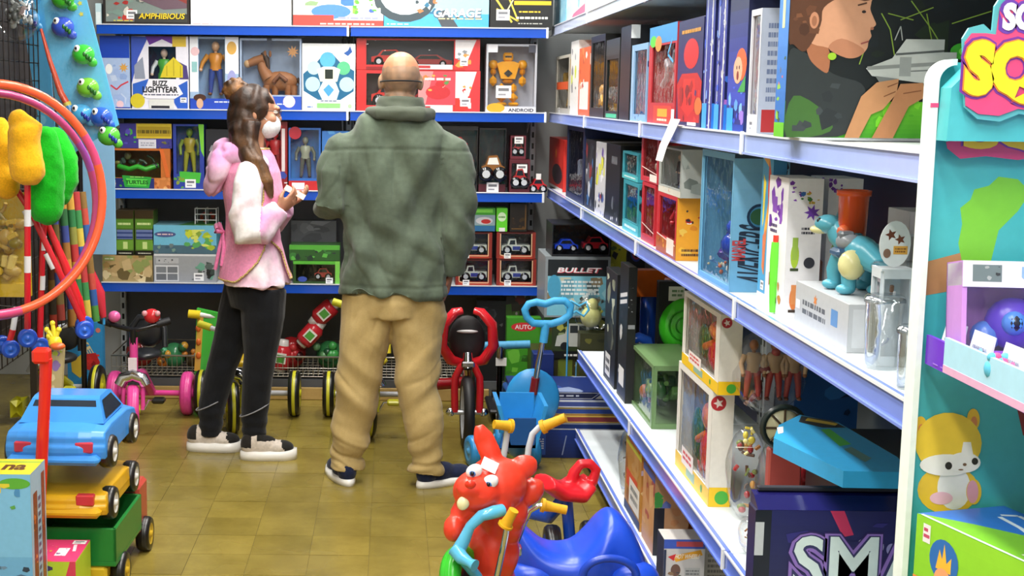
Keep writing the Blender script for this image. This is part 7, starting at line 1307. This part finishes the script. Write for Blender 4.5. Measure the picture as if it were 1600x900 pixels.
for x in (.47, .74): wheel_part(t, (x, 3.9, .075), (1, 0, 0), .075, .05, '1c1c20', '1f4fd6'); M('plastic', True).tube([(x, 3.9, .08), (x, 3.9, .2)], .03, BL, 10).add('strut', t)
# red-seated ride-on behind
t = thing('ride_on_bike', 'ride-on with a red moulded seat and white handlebar with yellow grips', 'ride-on toy', None, (.6, 4.5, 0))
Y2 = 4.45; s3 = (Y2+.1)/FPX; m = M('plastic', True)
P = lambda u, v, y=0: at(u, v, Y=Y2+y)
m.tube([P(850, 752, -.05), P(872, 766, -.03), P(895, 768, 0), P(912, 752, .02)], [(12*s3, 34*s3), (14*s3, 40*s3), (15*s3, 40*s3), (12*s3, 34*s3)], 'fff', 16, flatn=(0, 0, 1))
m.tube([P(890, 760), P(897, 738), P(908, 724), P(922, 724), P(932, 734), P(926, 752), P(912, 768), P(895, 774)], [10*s3, 9*s3, 8*s3, 8*s3, 8*s3, 9*s3, 11*s3, 12*s3], 'fff', 12)
m.tube([P(905, 745, .03), P(915, 755, .02)], [9*s3, 12*s3], 'fff', 10)
skinned(m, .006, 'seat', t, 'd8202c', 'plastic', 4)
m = M('steel', True); m.tube([P(783, 735, .15), P(789, 700, .15), P(793, 672, .15), P(788, 664, .14)], .011, 'ccd2da', 10); m.tube([P(822, 735, .15), P(826, 700, .15), P(832, 678, .15), P(842, 668, .15), P(852, 664, .14)], .011, 'ccd2da', 10); hb = m.add('handlebar', t)
for a, b in ((P(800, 666, .14), P(772, 663, .12)), (P(846, 668, .14), P(884, 652, .12))): q = M('rubber', True); q.tube([a, (a+b)/2, b], [.021, .017, .016], 'dca818', 12); q.tube([a, a+(b-a)*.15], .025, 'dca818', 12); q.add('grip', hb)
m = M('gloss', True); m.tube([P(783, 735, .15), (.42, 4.62, .15)], .016, '1c48b0', 10).tube([P(822, 735, .15), (.45, 4.62, .15)], .016, '1c48b0', 10).tube([(.44, 4.62, .15), (.55, 4.5, .16), P(885, 775, 0)], .025, '1c48b0', 10); m.add('frame', t)
for c in ((.44, 4.68, .09), (.55, 4.4, .08), (.68, 4.45, .08)): wheel_part(t, c, (1, 0, 0), c[2], .05, '1c1c20', '1f4fd6')
M('gloss', True).tube([(.55, 4.4, .08), (.68, 4.45, .08)], .012, '1c48b0', 8).tube([(.615, 4.43, .08), P(885, 775, 0)], .02, '1c48b0', 8).add('axle', t)
M('gloss', True).tube([(.44, 4.68, .09), (.44, 4.62, .15)], .014, '1c48b0', 8).add('front_strut', t)
# ---------------------------------------------------------------- left side: wire grid wall with hanging toys
XG = -1.52
t = thing('grid_wall', 'dark wire grid panel on the left carrying hanging toys', 'display grid', None, (XG, 5.6, 0))
m = M('wire', True)
for i in range(23): y = 4.95+.075*i; m.tube([(XG, y, .5), (XG, y, 2.4)], .0028, '4a4440', 4, cap=False, sm=False)
for i in range(26): z = .5+.075*i; m.tube([(XG-.004, 4.95, z), (XG-.004, 6.66, z)], .0028, '4a4440', 4, cap=False, sm=False)
m.add('wire_mesh', t, kind='stuff')
for y in (4.95, 6.66): M('wire', True).tube([(XG, y, .001), (XG, y, 2.42)], .014, '3a3634', 8).add('post', t)
t = thing('back_board', 'dark brown board behind the wire grid', 'board', None, (XG-.1, 5.6, 0)); M('matte').box(XG-.12, XG-.09, 4.97, 6.7, .5, 2.6, '2a221c').add('board', t)
for y in (5.0, 6.1): M('steel').box(XG-.12, XG-.09, y, y+.03, .001, .5, '2a221c').add('leg', t)
# plain light blue panel between grid and back shelf
t = thing('blue_sheet', 'plain light blue plastic sheet hanging beside the back shelf', 'sheet', None); a, b = at(128, 238, Y=6.86), at(182, 398, Y=6.86)
M('gloss').box(a.x, b.x-.0, 6.855, 6.862, b.z, a.z+.1, '8fc0e4', .002).add('sheet', t); M('wire', True).tube([(a.x+.05, 6.858, a.z+.099), (XG, 6.66, a.z+.11)], .002, 'aaaaaa', 5).add('hanger', t)
# blue carded fishing toys
def fishcard(label, px4, X0, lumps, dy, rod=True):
    """px4: four pixel corners of the card; it leans in a plane of constant y"""
    t = thing('fishing_game_card', label, 'toy pack', None); pts = [at(u, v, Y=dy) for u, v in px4]
    m = M('card'); m.prism([(p.x, p.z) for p in pts], dy, dy+.006, '5cb6e2', 'y'); m.add('card', t)
    m2 = M('card'); m2.raw([(p.x, dy-.0006, p.z) for p in pts][::1], [(0, 1, 2, 3)], '62bce8')
    R = random.Random(4)
    for i in range(10):
        q = R.random(); w_ = R.uniform(.15, .9); c = (pts[0]*(1-w_)+pts[1]*w_)*(1-q)+(pts[3]*(1-w_)+pts[2]*w_)*q; r = R.uniform(.012, .03)
        m2.raw([(c.x+r*math.cos(2*PI*k/8), dy-.001-.0001*i, c.z+r*math.sin(2*PI*k/8)) for k in range(8)], [tuple(range(8))], R.choice(['78c8ec', '4aa6d8', '8ad4f0', 'a8dcec']))
    for u, v in ((125, 5), (127, 22), (118, 12)):
        o = at(u, v, Y=dy-.0025); m2.raw([(o.x+(.012 if k % 2 else .006)*math.cos(PI*k/5), dy-.0025, o.z+(.012 if k % 2 else .006)*math.sin(PI*k/5)) for k in range(10)], [tuple(range(10))], 'd8d050')
    m2.add('printed_front', t)
    for (u, v, c) in lumps:
        o = at(u, v, Y=dy-.03); m = M('gloss', True); m.ell(o, (.048, .035, .042), c, 14, 9).ell(o+V(.035, 0, -.03), (.025, .014, .02), c, 9, 6, Matrix.Rotation(.6, 3, 'Y')).ell(o+V(-.02, -.022, .022), (.014, .014, .016), 'f0f0f0', 9, 6).ell(o+V(-.022, -.033, .024), (.006, .006, .007), '15151a', 7, 5)
        for k in range(3): m.ell(o+V(.01+.012*k, -.03, .0-.01*k), (.008, .006, .012), '2a6a2c' if c.startswith('3') or c.startswith('7') else '24389c', 7, 5)
        m.add('toy_fish', t)
    if rod:
        P = [at(u, v, Y=dy-.03) for u, v in ((64, 45), (78, 95), (95, 145), (106, 165))]; M('gloss', True).tube(P, [.006, .01, .014, .015], 'e0583c', 10).add('fishing_rod', t)
        P = [at(u, v, Y=dy-.03) for u, v in ((106, 165), (112, 180), (128, 212), (140, 232))]; m = M('gloss', True); m.tube(P, [.017, .022, .024, .018], '2a86c8', 12); m.tube([at(104, 160, Y=dy-.03), at(107, 167, Y=dy-.03)], .017, 'e0d05a', 10); m.add('rod_handle', t)
    m = M('gloss', True); n = [p+(sum(pts, Vector())/4-p)*.04 for p in pts]; n = [V(p.x, dy-.055, p.z) for p in n]; m.raw(n, [(0, 1, 2, 3)], 'fff'); m.add('blister_film', t, material=FILM)
    M('wire', True).tube([(sum(p.x for p in pts[:2])/2, dy+.003, max(p.z for p in pts)), (XG, dy+.02, max(p.z for p in pts)+.02)], .002, '888888', 5).add('hanger', t)
    return t
fishcard('long blue fishing game card with green and blue toy fish, hanging in front', ((62, -40), (125, -40), (186, 195), (98, 250)), 0, ((98, -2, '3fae2c'), (98, 42, '3a58c8'), (130, 85, '3fc43c'), (137, 137, '7ac83a'), (127, 178, '4aa8dc'), (158, 183, '2c60c8'), (170, 212, '5ac040')), 5.75)
fishcard('second long blue fishing game card hanging behind the front one', ((28, -20), (70, -20), (86, 200), (62, 200)), 0, ((45, 30, '4a9ad0'),), 5.95, False)
t = thing('hanging_bags', 'clear bag of small grey toys hanging at the top left of the grid', 'toy pack', None)
o = at(28, 25, Y=5.5); m = M('gloss', True); m.ell((0, 0, 0), (.085, .05, .1), 'fff', 18, 12); m.v = [tuple(Vector(p)*(1+.16*fbm(Vector(p), 15))+o) for p in m.v]; m.add('bag_film', t, material=FILM); clutter(t, o.x-.06, o.x+.06, 5.5, o.z-.07, o.z+.07, '6a6e6c 9a9e9c 4a4e4c b8bab8 8a7a78', 26, 101, 'contents', .03); M('wire', True).tube([(o.x, 5.5, o.z+.1), (XG, 5.52, o.z+.12)], .002, '777777', 5).add('hanger', t)
# hula hoops
def hoop(label, u, v, Y, r, c1, c2, yaw, th=.013):
    t = thing('hula_hoop', label, 'hula hoop', None); o = at(u, v, Y=Y); m = M('gloss', True); n = 64
    P = [o+V(r*math.cos(a)*math.cos(yaw), r*math.cos(a)*math.sin(yaw), r*math.sin(a)) for a in [2*PI*i/n for i in range(n)]]
    m.tube(P, th, c1, 10, closed=True)
    nf = n*10; A, B_ = lin(c1), lin(c2)
    m.c = [B_ if (i//10) % 22 in (3, 4, 5) else A for i in range(nf)]
    m.add('ring', t); M('plastic', True).tube([P[16]+V(0, 0, th), V(XG, 4.97, P[16].z+.02)], .003, '5a5a5a', 5).add('hanger', t); return t
hoop('large orange hula hoop hanging at the left edge, in front of the magenta one', -6, 313, 4.62, .392, 'f0603a', 'd84a78', .66, .0155)
hoop('magenta hula hoop hanging just behind the orange one', -12, 322, 4.7, .388, 'b8487c', '9a4aa0', .66, .014)
# plush foam clubs on red sticks
def club(label, col, body, stick, Y, kx=1):
    t = thing('foam_club', label, 'toy club', None); P = [at(u, v, Y=Y) for u, v, r in body]; body = [(u, v, r*1.18) for u, v, r in body]; m = M('fur', True)
    m.tube(P, [r*(Y/FPX) for u, v, r in body], 'fff', 16); m.ell(P[0], body[0][2]*Y/FPX, 'fff', 12, 8); m.ell(P[-1], body[-1][2]*Y/FPX*1.0, 'fff', 12, 8)
    skinned(m, .008, 'plush_head', t, lambda p: mix(col, col, 0), 'fur', 2, lambda p, n: .008*fbm(p, 14, 2)+.003*fbm(p, 40))
    if stick:
        Q = [at(u, v, Y=Y+.02) for u, v in stick]; M('gloss', True).tube(Q, .012, 'c8202a', 10).add('stick', t); a, b = Q[0], Q[-1]
        for k in (.22, .5): q = M('gloss', True); q.tube([a+(b-a)*k, a+(b-a)*(k+.1)], .0126, 'd8dadc', 10); q.add('paper_band', t)
        m = M('gloss', True); wheel(m, b, (.35, -1, 0), .035, .03, '2450c0', '2f68d8', None); m.add('end_wheel', t)
    return t
YL = 4.85
club('yellow plush topped push stick hanging at the upper left', 'f0b41c', ((30, 190, 15), (38, 200, 24), (38, 225, 21), (42, 250, 23), (44, 262, 24)), ((43, 270), (43, 500), (43, 528)), YL)
club('second yellow plush topped stick cut by the left edge', 'eeb01a', ((0, 200, 14), (4, 225, 20), (2, 260, 16), (8, 285, 22)), ((12, 275), (48, 330), (128, 500), (132, 515)), YL+.17)
club('bright green plush topped push stick beside the yellow one', '17b41f', ((84, 222, 20), (92, 250, 26), (96, 285, 22), (94, 300, 18)), ((70, 320), (66, 400), (62, 540)), YL+.3)
club('second green plush club hanging lower and nearer', '14aa1c', ((72, 215, 16), (70, 250, 24), (72, 290, 24), (72, 325, 23)), None, YL+.13)
# hanging support hooks for the second green club, yellow bag
t = thing('toy_pack', 'yellow clear pack of small golden toys hanging behind the hoops at the left edge', 'toy pack', None); a, b = at(-30, 300, Y=5.15), at(50, 462, Y=5.15)
M('card').box(a.x, b.x, 5.15, 5.156, b.z, a.z, 'c8ac1c').box(a.x, b.x, 5.11, 5.15, b.z, b.z+.05, 'dcb824').add('card', t); clutter(t, a.x, b.x, 5.12, b.z+.05, a.z-.02, 'd8b83c b89a2c e8d070 8a7a2c 6a9a3c c8a850', 34, 111, 'contents', .015); M('card').raw([(a.x, 5.09, b.z), (b.x, 5.09, b.z), (b.x, 5.09, a.z), (a.x, 5.09, a.z)], [(0, 1, 2, 3)], 'fff').add('pack_film', t, material=FILM)
M('wire', True).tube([((a.x+b.x)/2, 5.153, a.z), (XG, 5.2, a.z+.01)], .002, '777777', 5).add('hanger', t)
# striped foam sticks hanging in a sheaf
R = random.Random(8)
for i, (u0, u1, cs) in enumerate(((82, 96, 'a8502c 3c4a8a 6a5a2c 8a3428'), (96, 114, 'c08a34 2f6a3c 3a4a90 9a6a2c'), (108, 128, 'd0a040 2c7a44 8a8a3c b83434'), (118, 140, 'b83a3c 3c8a4c d0b848 3a5aa8'), (128, 150, '8a6a34 c04a3c 2f5aa0 4a8a3c'), (104, 112, '6a3428 b08a3c 2c4a30 7a5a2c'), (76, 84, '5a3424 8a6a2c 3c3428 a83a2c'))):
    t = thing('foam_stick', 'striped foam stick with '+['rust and blue', 'ochre and green', 'yellow and green', 'red and green at the right', 'brown, red and blue', 'thin dark', 'dark brown'][i]+' bands hanging inside the hoop', 'toy stick', 'striped sticks inside the hoop'); m = M('matte', True); Y = 5.3+.05*i; p0, p1 = at(u0, 300, Y=Y), at(u1, 500+8*i % 30, Y=Y); c = cs.split()
    for k in range(8): m.tube([p0+(p1-p0)*k/8, p0+(p1-p0)*(k+1)/8], .016, c[k % 4], 8, cap=(k in (0, 7)))
    m.add('stick', t); M('wire', True).tube([p0, V(XG, p0.y+.03, p0.z+.01)], .002, '666666', 5).add('hanger', t)
for i, (pts, lb) in enumerate(((((75, 352), (100, 410), (122, 470), (132, 508)), 'leaning red stick with a blue wheel end'), (((108, 345), (128, 400), (152, 460), (162, 496)), 'red umbrella-like stick at the right of the sheaf'))):
    t = thing('push_stick', lb+' hanging in the hoop', 'toy stick'); m = M('gloss', True); P = [at(u, v, Y=5.2+.47*i) for u, v in pts]
    m.tube(P, [.012, .016, .02, .014] if i == 0 else [.014, .022, .034, .012], 'd8242c' if i == 0 else 'c83444', 12); m.add('stick', t)
    m = M('gloss', True); wheel(m, P[-1], (.8, -1, .2), .036, .03, '2450c0', '2f68d8') if i == 0 else m.tube([P[-1], P[-1]+V(0, 0, -.03)], .006, '3a9ad8', 8); m.add('end_piece', t); M('wire', True).tube([P[0], V(XG, P[0].y+.03, P[0].z+.01)], .002, '666666', 5).add('hanger', t)
for u, v in ((14, 548), (48, 528)): pass
t = thing('push_stick', 'white and red stick with a blue wheel pair at the left edge', 'toy stick'); P = [at(u, v, Y=4.9) for u, v in ((26, 480), (20, 515), (12, 545))]
m = M('gloss', True); m.tube(P[:2], .011, 'd8dadc', 10).tube(P[1:], .012, 'd0242c', 10); m.add('stick', t); m = M('gloss', True); wheel(m, P[2]+V(.01, 0, 0), (.35, -1, 0), .034, .03, '2450c0', '2f68d8'); m.add('wheel', t); m = M('gloss', True); wheel(m, P[2]+V(-.03, .03, .01), (.35, -1, 0), .034, .03, '1f48b0', '2a5cc8'); m.add('wheel', t); M('wire', True).tube([P[0], V(XG, P[0].y+.03, P[0].z+.01)], .002, '666666', 5).add('hanger', t)
# ---------------------------------------------------------------- boxes and push toy standing at the lower left
Yb = 6.86; a, b = at(104, 503, Y=Yb), at(162, 620, Y=Yb)
product('blue game box with slanted orange lettering and a red splash beside the pink tricycle', BOX, (a.x, Yb, .001), b.x-a.x, .06, a.z-.001, '2f8cc4', front=[('b', 0, 0, 1, 1, '3a9ad0 2a7cb4 4aa8dc', 12), ('t', 'S', .62, .86, .1, 'e0743a', .22, .04, .1), ('t', 'FEVE', .42, .82, .07, 'd8c890', .5, .02, 0, -1.1), ('p', [(.1, .5), (.4, .6), (.55, .45), (.35, .3), (.12, .38)], 'd8b83c'), ('p', [(.45, .6), (.8, .62), (.92, .5), (.75, .38), (.5, .42)], 'b82428'), ('b', .45, .4, .9, .6, 'd83a34 8a161c c82c2c', 8), ('c', .88, .9, .03, 'd87a6a')])
t = thing('giraffe_push_toy', 'yellow giraffe topped card toy behind the red pole', 'toy', None); Yg = 4.75
P = [at(u, v, Y=Yg) for u, v in ((78, 545), (99, 545), (92, 690), (72, 690))]
m = M('card'); m.prism([(p.x, p.z) for p in P], Yg, Yg+.03, 'b8a878', 'y'); m.add('card', t)
m = M('card'); Art(m, tuple(V(P[3].x, Yg, P[3].z)), tuple(V(P[2].x-P[3].x, 0, 0)), tuple(V(P[0].x-P[3].x, 0, P[0].z-P[3].z)), random.Random(3)).run([('b', 0, 0, 1, 1, 'a8b83c 8a6a9a c8b890 6a5a4a d8c8a0', 18), ('e', .7, .45, .3, .12, '1c1a1a'), ('r', .1, .3, .8, .4, '9ac83c'), ('e', .5, .82, .3, .06, '8a70a8')]); m.add('printed_front', t)
m = M('plastic', True); m.ell(at(86, 535, Y=Yg-.02), (.025, .02, .026), 'e8d02c', 12, 8); m.ell(at(90, 541, Y=Yg-.035), (.028, .022, .014), 'd8642c', 10, 7)
for u, v in ((73, 515), (82, 505), (92, 515), (76, 525)): m.tube([at(86, 530, Y=Yg-.02), at(u, v, Y=Yg-.02)], [.01, .007], 'f0dc34', 8); m.ell(at(u, v, Y=Yg-.02), .01, 'f0dc34', 8, 6)
m.add('giraffe_head', t); q = P[3]; M('plastic').box(q.x-.03, q.x+.1, Yg-.02, Yg+.08, .001, q.z, '4a4030', .004).add('stand', t)
Yr = 3.95
t = thing('red_pole', 'tall red push toy pole with a square handle before the blue toy car', 'pole', None); P = [at(u, v, Y=Yr) for u, v in ((72, 560), (70, 620), (64, 740), (56, 855))]
m = M('gloss', True); m.tube([P[0], P[1], P[2], P[3]], [.019, .018, .019, .024], 'd8281c', 12); m.add('pole', t); o = at(66, 556, Y=Yr-.01); M('gloss').box(o.x-.028, o.x+.022, Yr-.03, Yr+.02, o.z-.022, o.z+.022, 'e03022', .008).add('handle', t)
# low pink and lime box, and the tall 'na' box
o1, o2 = at(30, 842, Y=3.92), at(106, 842, Y=3.92); zt = at(70, 875, Y=3.88).z
x0, x1 = at(28, 878, Y=3.86).x, at(118, 878, Y=3.86).x
product('pink topped lime box lying at the foot of the red pole', BOX, (x0, 3.86, .001), x1-x0, .2, at(70, 878, Y=3.86).z, 'b8cc2c', front=[('r', 0, .55, 1, 1, 'b8cc34'), ('p', [(.55, 0), (.9, 1), (1, 1), (1, 0)], 'd8405a'), ('e', .4, .9, .2, .05, '4a3a6a'), ('lines', .3, .86, .6, .94, 1, '4a3a5a')], top=[('r', 0, 0, 1, 1, 'dc3f72'), ('p', [(0, 0), (.6, 0), (0, .5)], 'e0503c'), ('tag', .72, .8, .16), ('b', .3, .4, .5, .8, 'd8a83c e86a8a', 6), ('r', .55, .25, .75, .6, 'f0e4e8'), ('b', .55, .25, .75, .6, '4a4a5a f4f0f0 8a5a8a', 8), ('l', [(.8, .75), (.85, .45)], .05, 'f0d8e0')])
Yn = 3.66; zb = .001; pA = at(0, 690, Y=Yn+.18); pB = at(46, 745, Y=Yn)
xr = at(47, 745, Y=Yn).x; zt = at(30, 742, Y=Yn).z
product('tall blue toy box with a yellow top lettered na at the lower left edge', BOX, (xr-.22, Yn, .001), .22, .16, zt, '6aa8d4', front=[('r', 0, .55, 1, 1, '7ab8e0'), ('b', 0, 0, 1, .4, 'd8a23c b8742c e0b850 8a8a3c', 16), ('b', .4, .3, 1, .5, '4a6a8a 6a8aa8 2c3c50', 8), ('e', .8, .95, .2, .03, '5aa83a'), ('b', 0, .8, 1, .95, '5aa04a d8c83c 4a8ac0', 8)],
    side=[('r', 0, 0, 1, 1, '9ab4c8'), ('r', .15, .15, .42, .88, '7a3424'), ('b', .16, .16, .4, .86, 'c8642c 5a241c e08a3c', 16), ('r', .7, .1, .92, .95, '8a3a2c'), ('b', .7, .1, .92, .95, 'd8743c 5a2c24 c8502c', 12), ('lines', .47, .25, .62, .85, 14, '5a4a70')], top=[('r', 0, 0, 1, 1, 'd8c42c'), ('r', 0, .75, 1, .85, '8ab03c'), ('t', 'na', .72, .45, .35, '5a3a1c', .3, .04), ('e', .3, .4, .14, .12, 'e08a3c')])
# ---------------------------------------------------------------- stacked toy cars
def bigcar(label, c, L, W, H, col, loc, yaw, wheelr, kind='car', decal='c8383c', cab=None, cabin=True):
    """local: length along +y (front away), rear towards -y"""
    t = thing('ride_on_car' if kind == 'car' else 'toy_truck', label, 'toy car' if kind == 'car' else 'toy truck', None); m = M('plastic', True)
    if kind == 'car':
        prof = [(0, .22), (.0, .5), (.03, .62), (.22, .66), (.3, .68), (.42, 1.0), (.6, 1.0), (.7, .68), (.95, .58), (1, .45), (1, .22)]
        body = M('plastic'); sec = [(0, .22), (-.015, .34), (-.015, .42), (.0, .46), (.0, .56), (.03, .64), (.25, .68), (.72, .66), (.96, .56), (1, .42), (1, .22)]
        for k, (wd, zz) in enumerate(((1, 0),)): pass
        n = len(sec); v = []; nx = 9
        for i in range(nx):
            x = -1+2*i/(nx-1); f = 1-.12*abs(x)**3
            for (a, b) in sec: v.append((x*W/2*(1-.1*max(0, b-.5)*2), (.5+(a-.5)*f)*L, b*H*(1-.06*abs(x)**4)))
        f = [(i*n+j, (i+1)*n+j, (i+1)*n+(j+1) % n, i*n+(j+1) % n) for i in range(nx-1) for j in range(n)]+[tuple(range(n)), tuple(range((nx-1)*n, nx*n))[::-1]]
        body.raw(v, f, col, False); bo = body.add('body', t); bv = bo.modifiers.new('bevel', 'BEVEL'); bv.width = .014; bv.segments = 3; bv.limit_method = 'ANGLE'; bv.angle_limit = .35
        if not cabin: return wheels(t, ((.2, .24), (.8, .24)), W, L, wheelr, kind, decal, H, col, loc, yaw)
        g = M('gloss'); gp = [(.2, .66), (.32, .97), (.36, 1.0), (.56, 1.0), (.62, .97), (.74, .66)]; k = len(gp); v = [(-W*.43+.0*b, a*L, b*H) for a, b in gp]+[(W*.43, a*L, b*H) for a, b in gp]
        v = [(x*(1-.22*max(0, (z/H-.66)/.34)), y, z) for x, y, z in v]
        g.raw(v, [tuple(range(k))[::-1], tuple(range(k, 2*k))]+[(i, (i+1) % k, k+(i+1) % k, k+i) for i in range(k)], col, False); g.add('cabin', t)
        g = M('gloss'); 
        for s_ in (-1, 1): g.raw([(s_*W*.432*(1-.22*max(0, (b-.66)/.34))+s_*.002, a*L, b*H) for a, b in ((.27, .7), (.35, .94), (.58, .94), (.69, .7))][::s_], [(0, 1, 2, 3)], '1c2430')
        g.raw([(-W*.36, .222*L-.002, .7*H), (W*.36, .222*L-.002, .7*H), (W*.31, .315*L-.002, .95*H), (-W*.31, .315*L-.002, .95*H)], [(0, 1, 2, 3)], '26303c'); g.add('windows', t)
        ax = ((.2, .24), (.8, .24))
    else:
        q = M('plastic'); q.box(-W/2, W/2, -.0*L, .68*L, .42*H, .5*H, col, .004)
        for (x0, x1, y0, y1) in ((-W/2, -W/2+.012, 0, .68*L), (W/2-.012, W/2, 0, .68*L), (-W/2, W/2, 0, .012), (-W/2, W/2, .68*L-.012, .68*L)): q.box(x0, x1, y0, y1, .48*H, .92*H, col, .003)
        q.add('dump_bed', t)
        q = M('plastic'); q.box(-W*.46, W*.46, .7*L, .96*L, .3*H, 1.0*H, cab or 'b83c34', .012); q.box(-W*.4, W*.4, .695*L, .7*L, .66*H, .92*H, '1c2024'); q.add('cab', t)
        q = M('plastic'); q.box(-W*.4, W*.4, .0, .98*L, .22*H, .42*H, 'd8b42c', .01); q.add('chassis', t); ax = ((.18, .22), (.84, .22))
    return wheels(t, ax, W, L, wheelr, kind, decal, H, col, loc, yaw)
def wheels(t, ax, W, L, wheelr, kind, decal, H, col, loc, yaw):
    if kind == 'car':
        hh = min(H, .155)
        for s_ in (-1, 1): q = M('gloss'); q.box(s_*W*.3-W*.09, s_*W*.3+W*.09, .0, .03, .44*hh, .66*hh, decal, .004); q.add('tail_light', t)
        q = M('plastic'); q.box(-W*.46, W*.46, -.03*L, .06*L, .2*hh, .4*hh, col, .012); q.add('bumper', t)
    for a, b in ax:
        for s_ in (-1, 1):
            q = M('plastic', True); wheel(q, (s_*W*.47, a*L, wheelr), (1, 0, 0), wheelr, W*.14, '1c1a18', 'd8d6d0' if kind == 'car' else 'c8a42c'); q.add('wheel', t)
    t.location = loc; t.rotation_euler = (0, 0, yaw); return t
YV = 4.05; XV = -.87-.155
zA = zat(815, -.87, YV); zB = zat(741, -.87, YV)
bigcar('green dump truck toy, lowest of the three stacked vehicles at the left', 0, .56, .31, zA-.022, '1f7a34', (XV+.02, YV+.06, .001), -.03, .06, 'truck', cab='b8483c')
bigcar('mustard yellow toy car in the middle of the stack at the left', 0, .5, .31, .155, 'd2a019', (XV, YV, zA-.02), -.03, .052, cabin=False)
bigcar('light blue wrapped toy car on top of the stack at the left', 0, .5, .31, .21, '3f8fe0', (XV, YV, zB-.004), -.03, .052, decal='c03a4a')
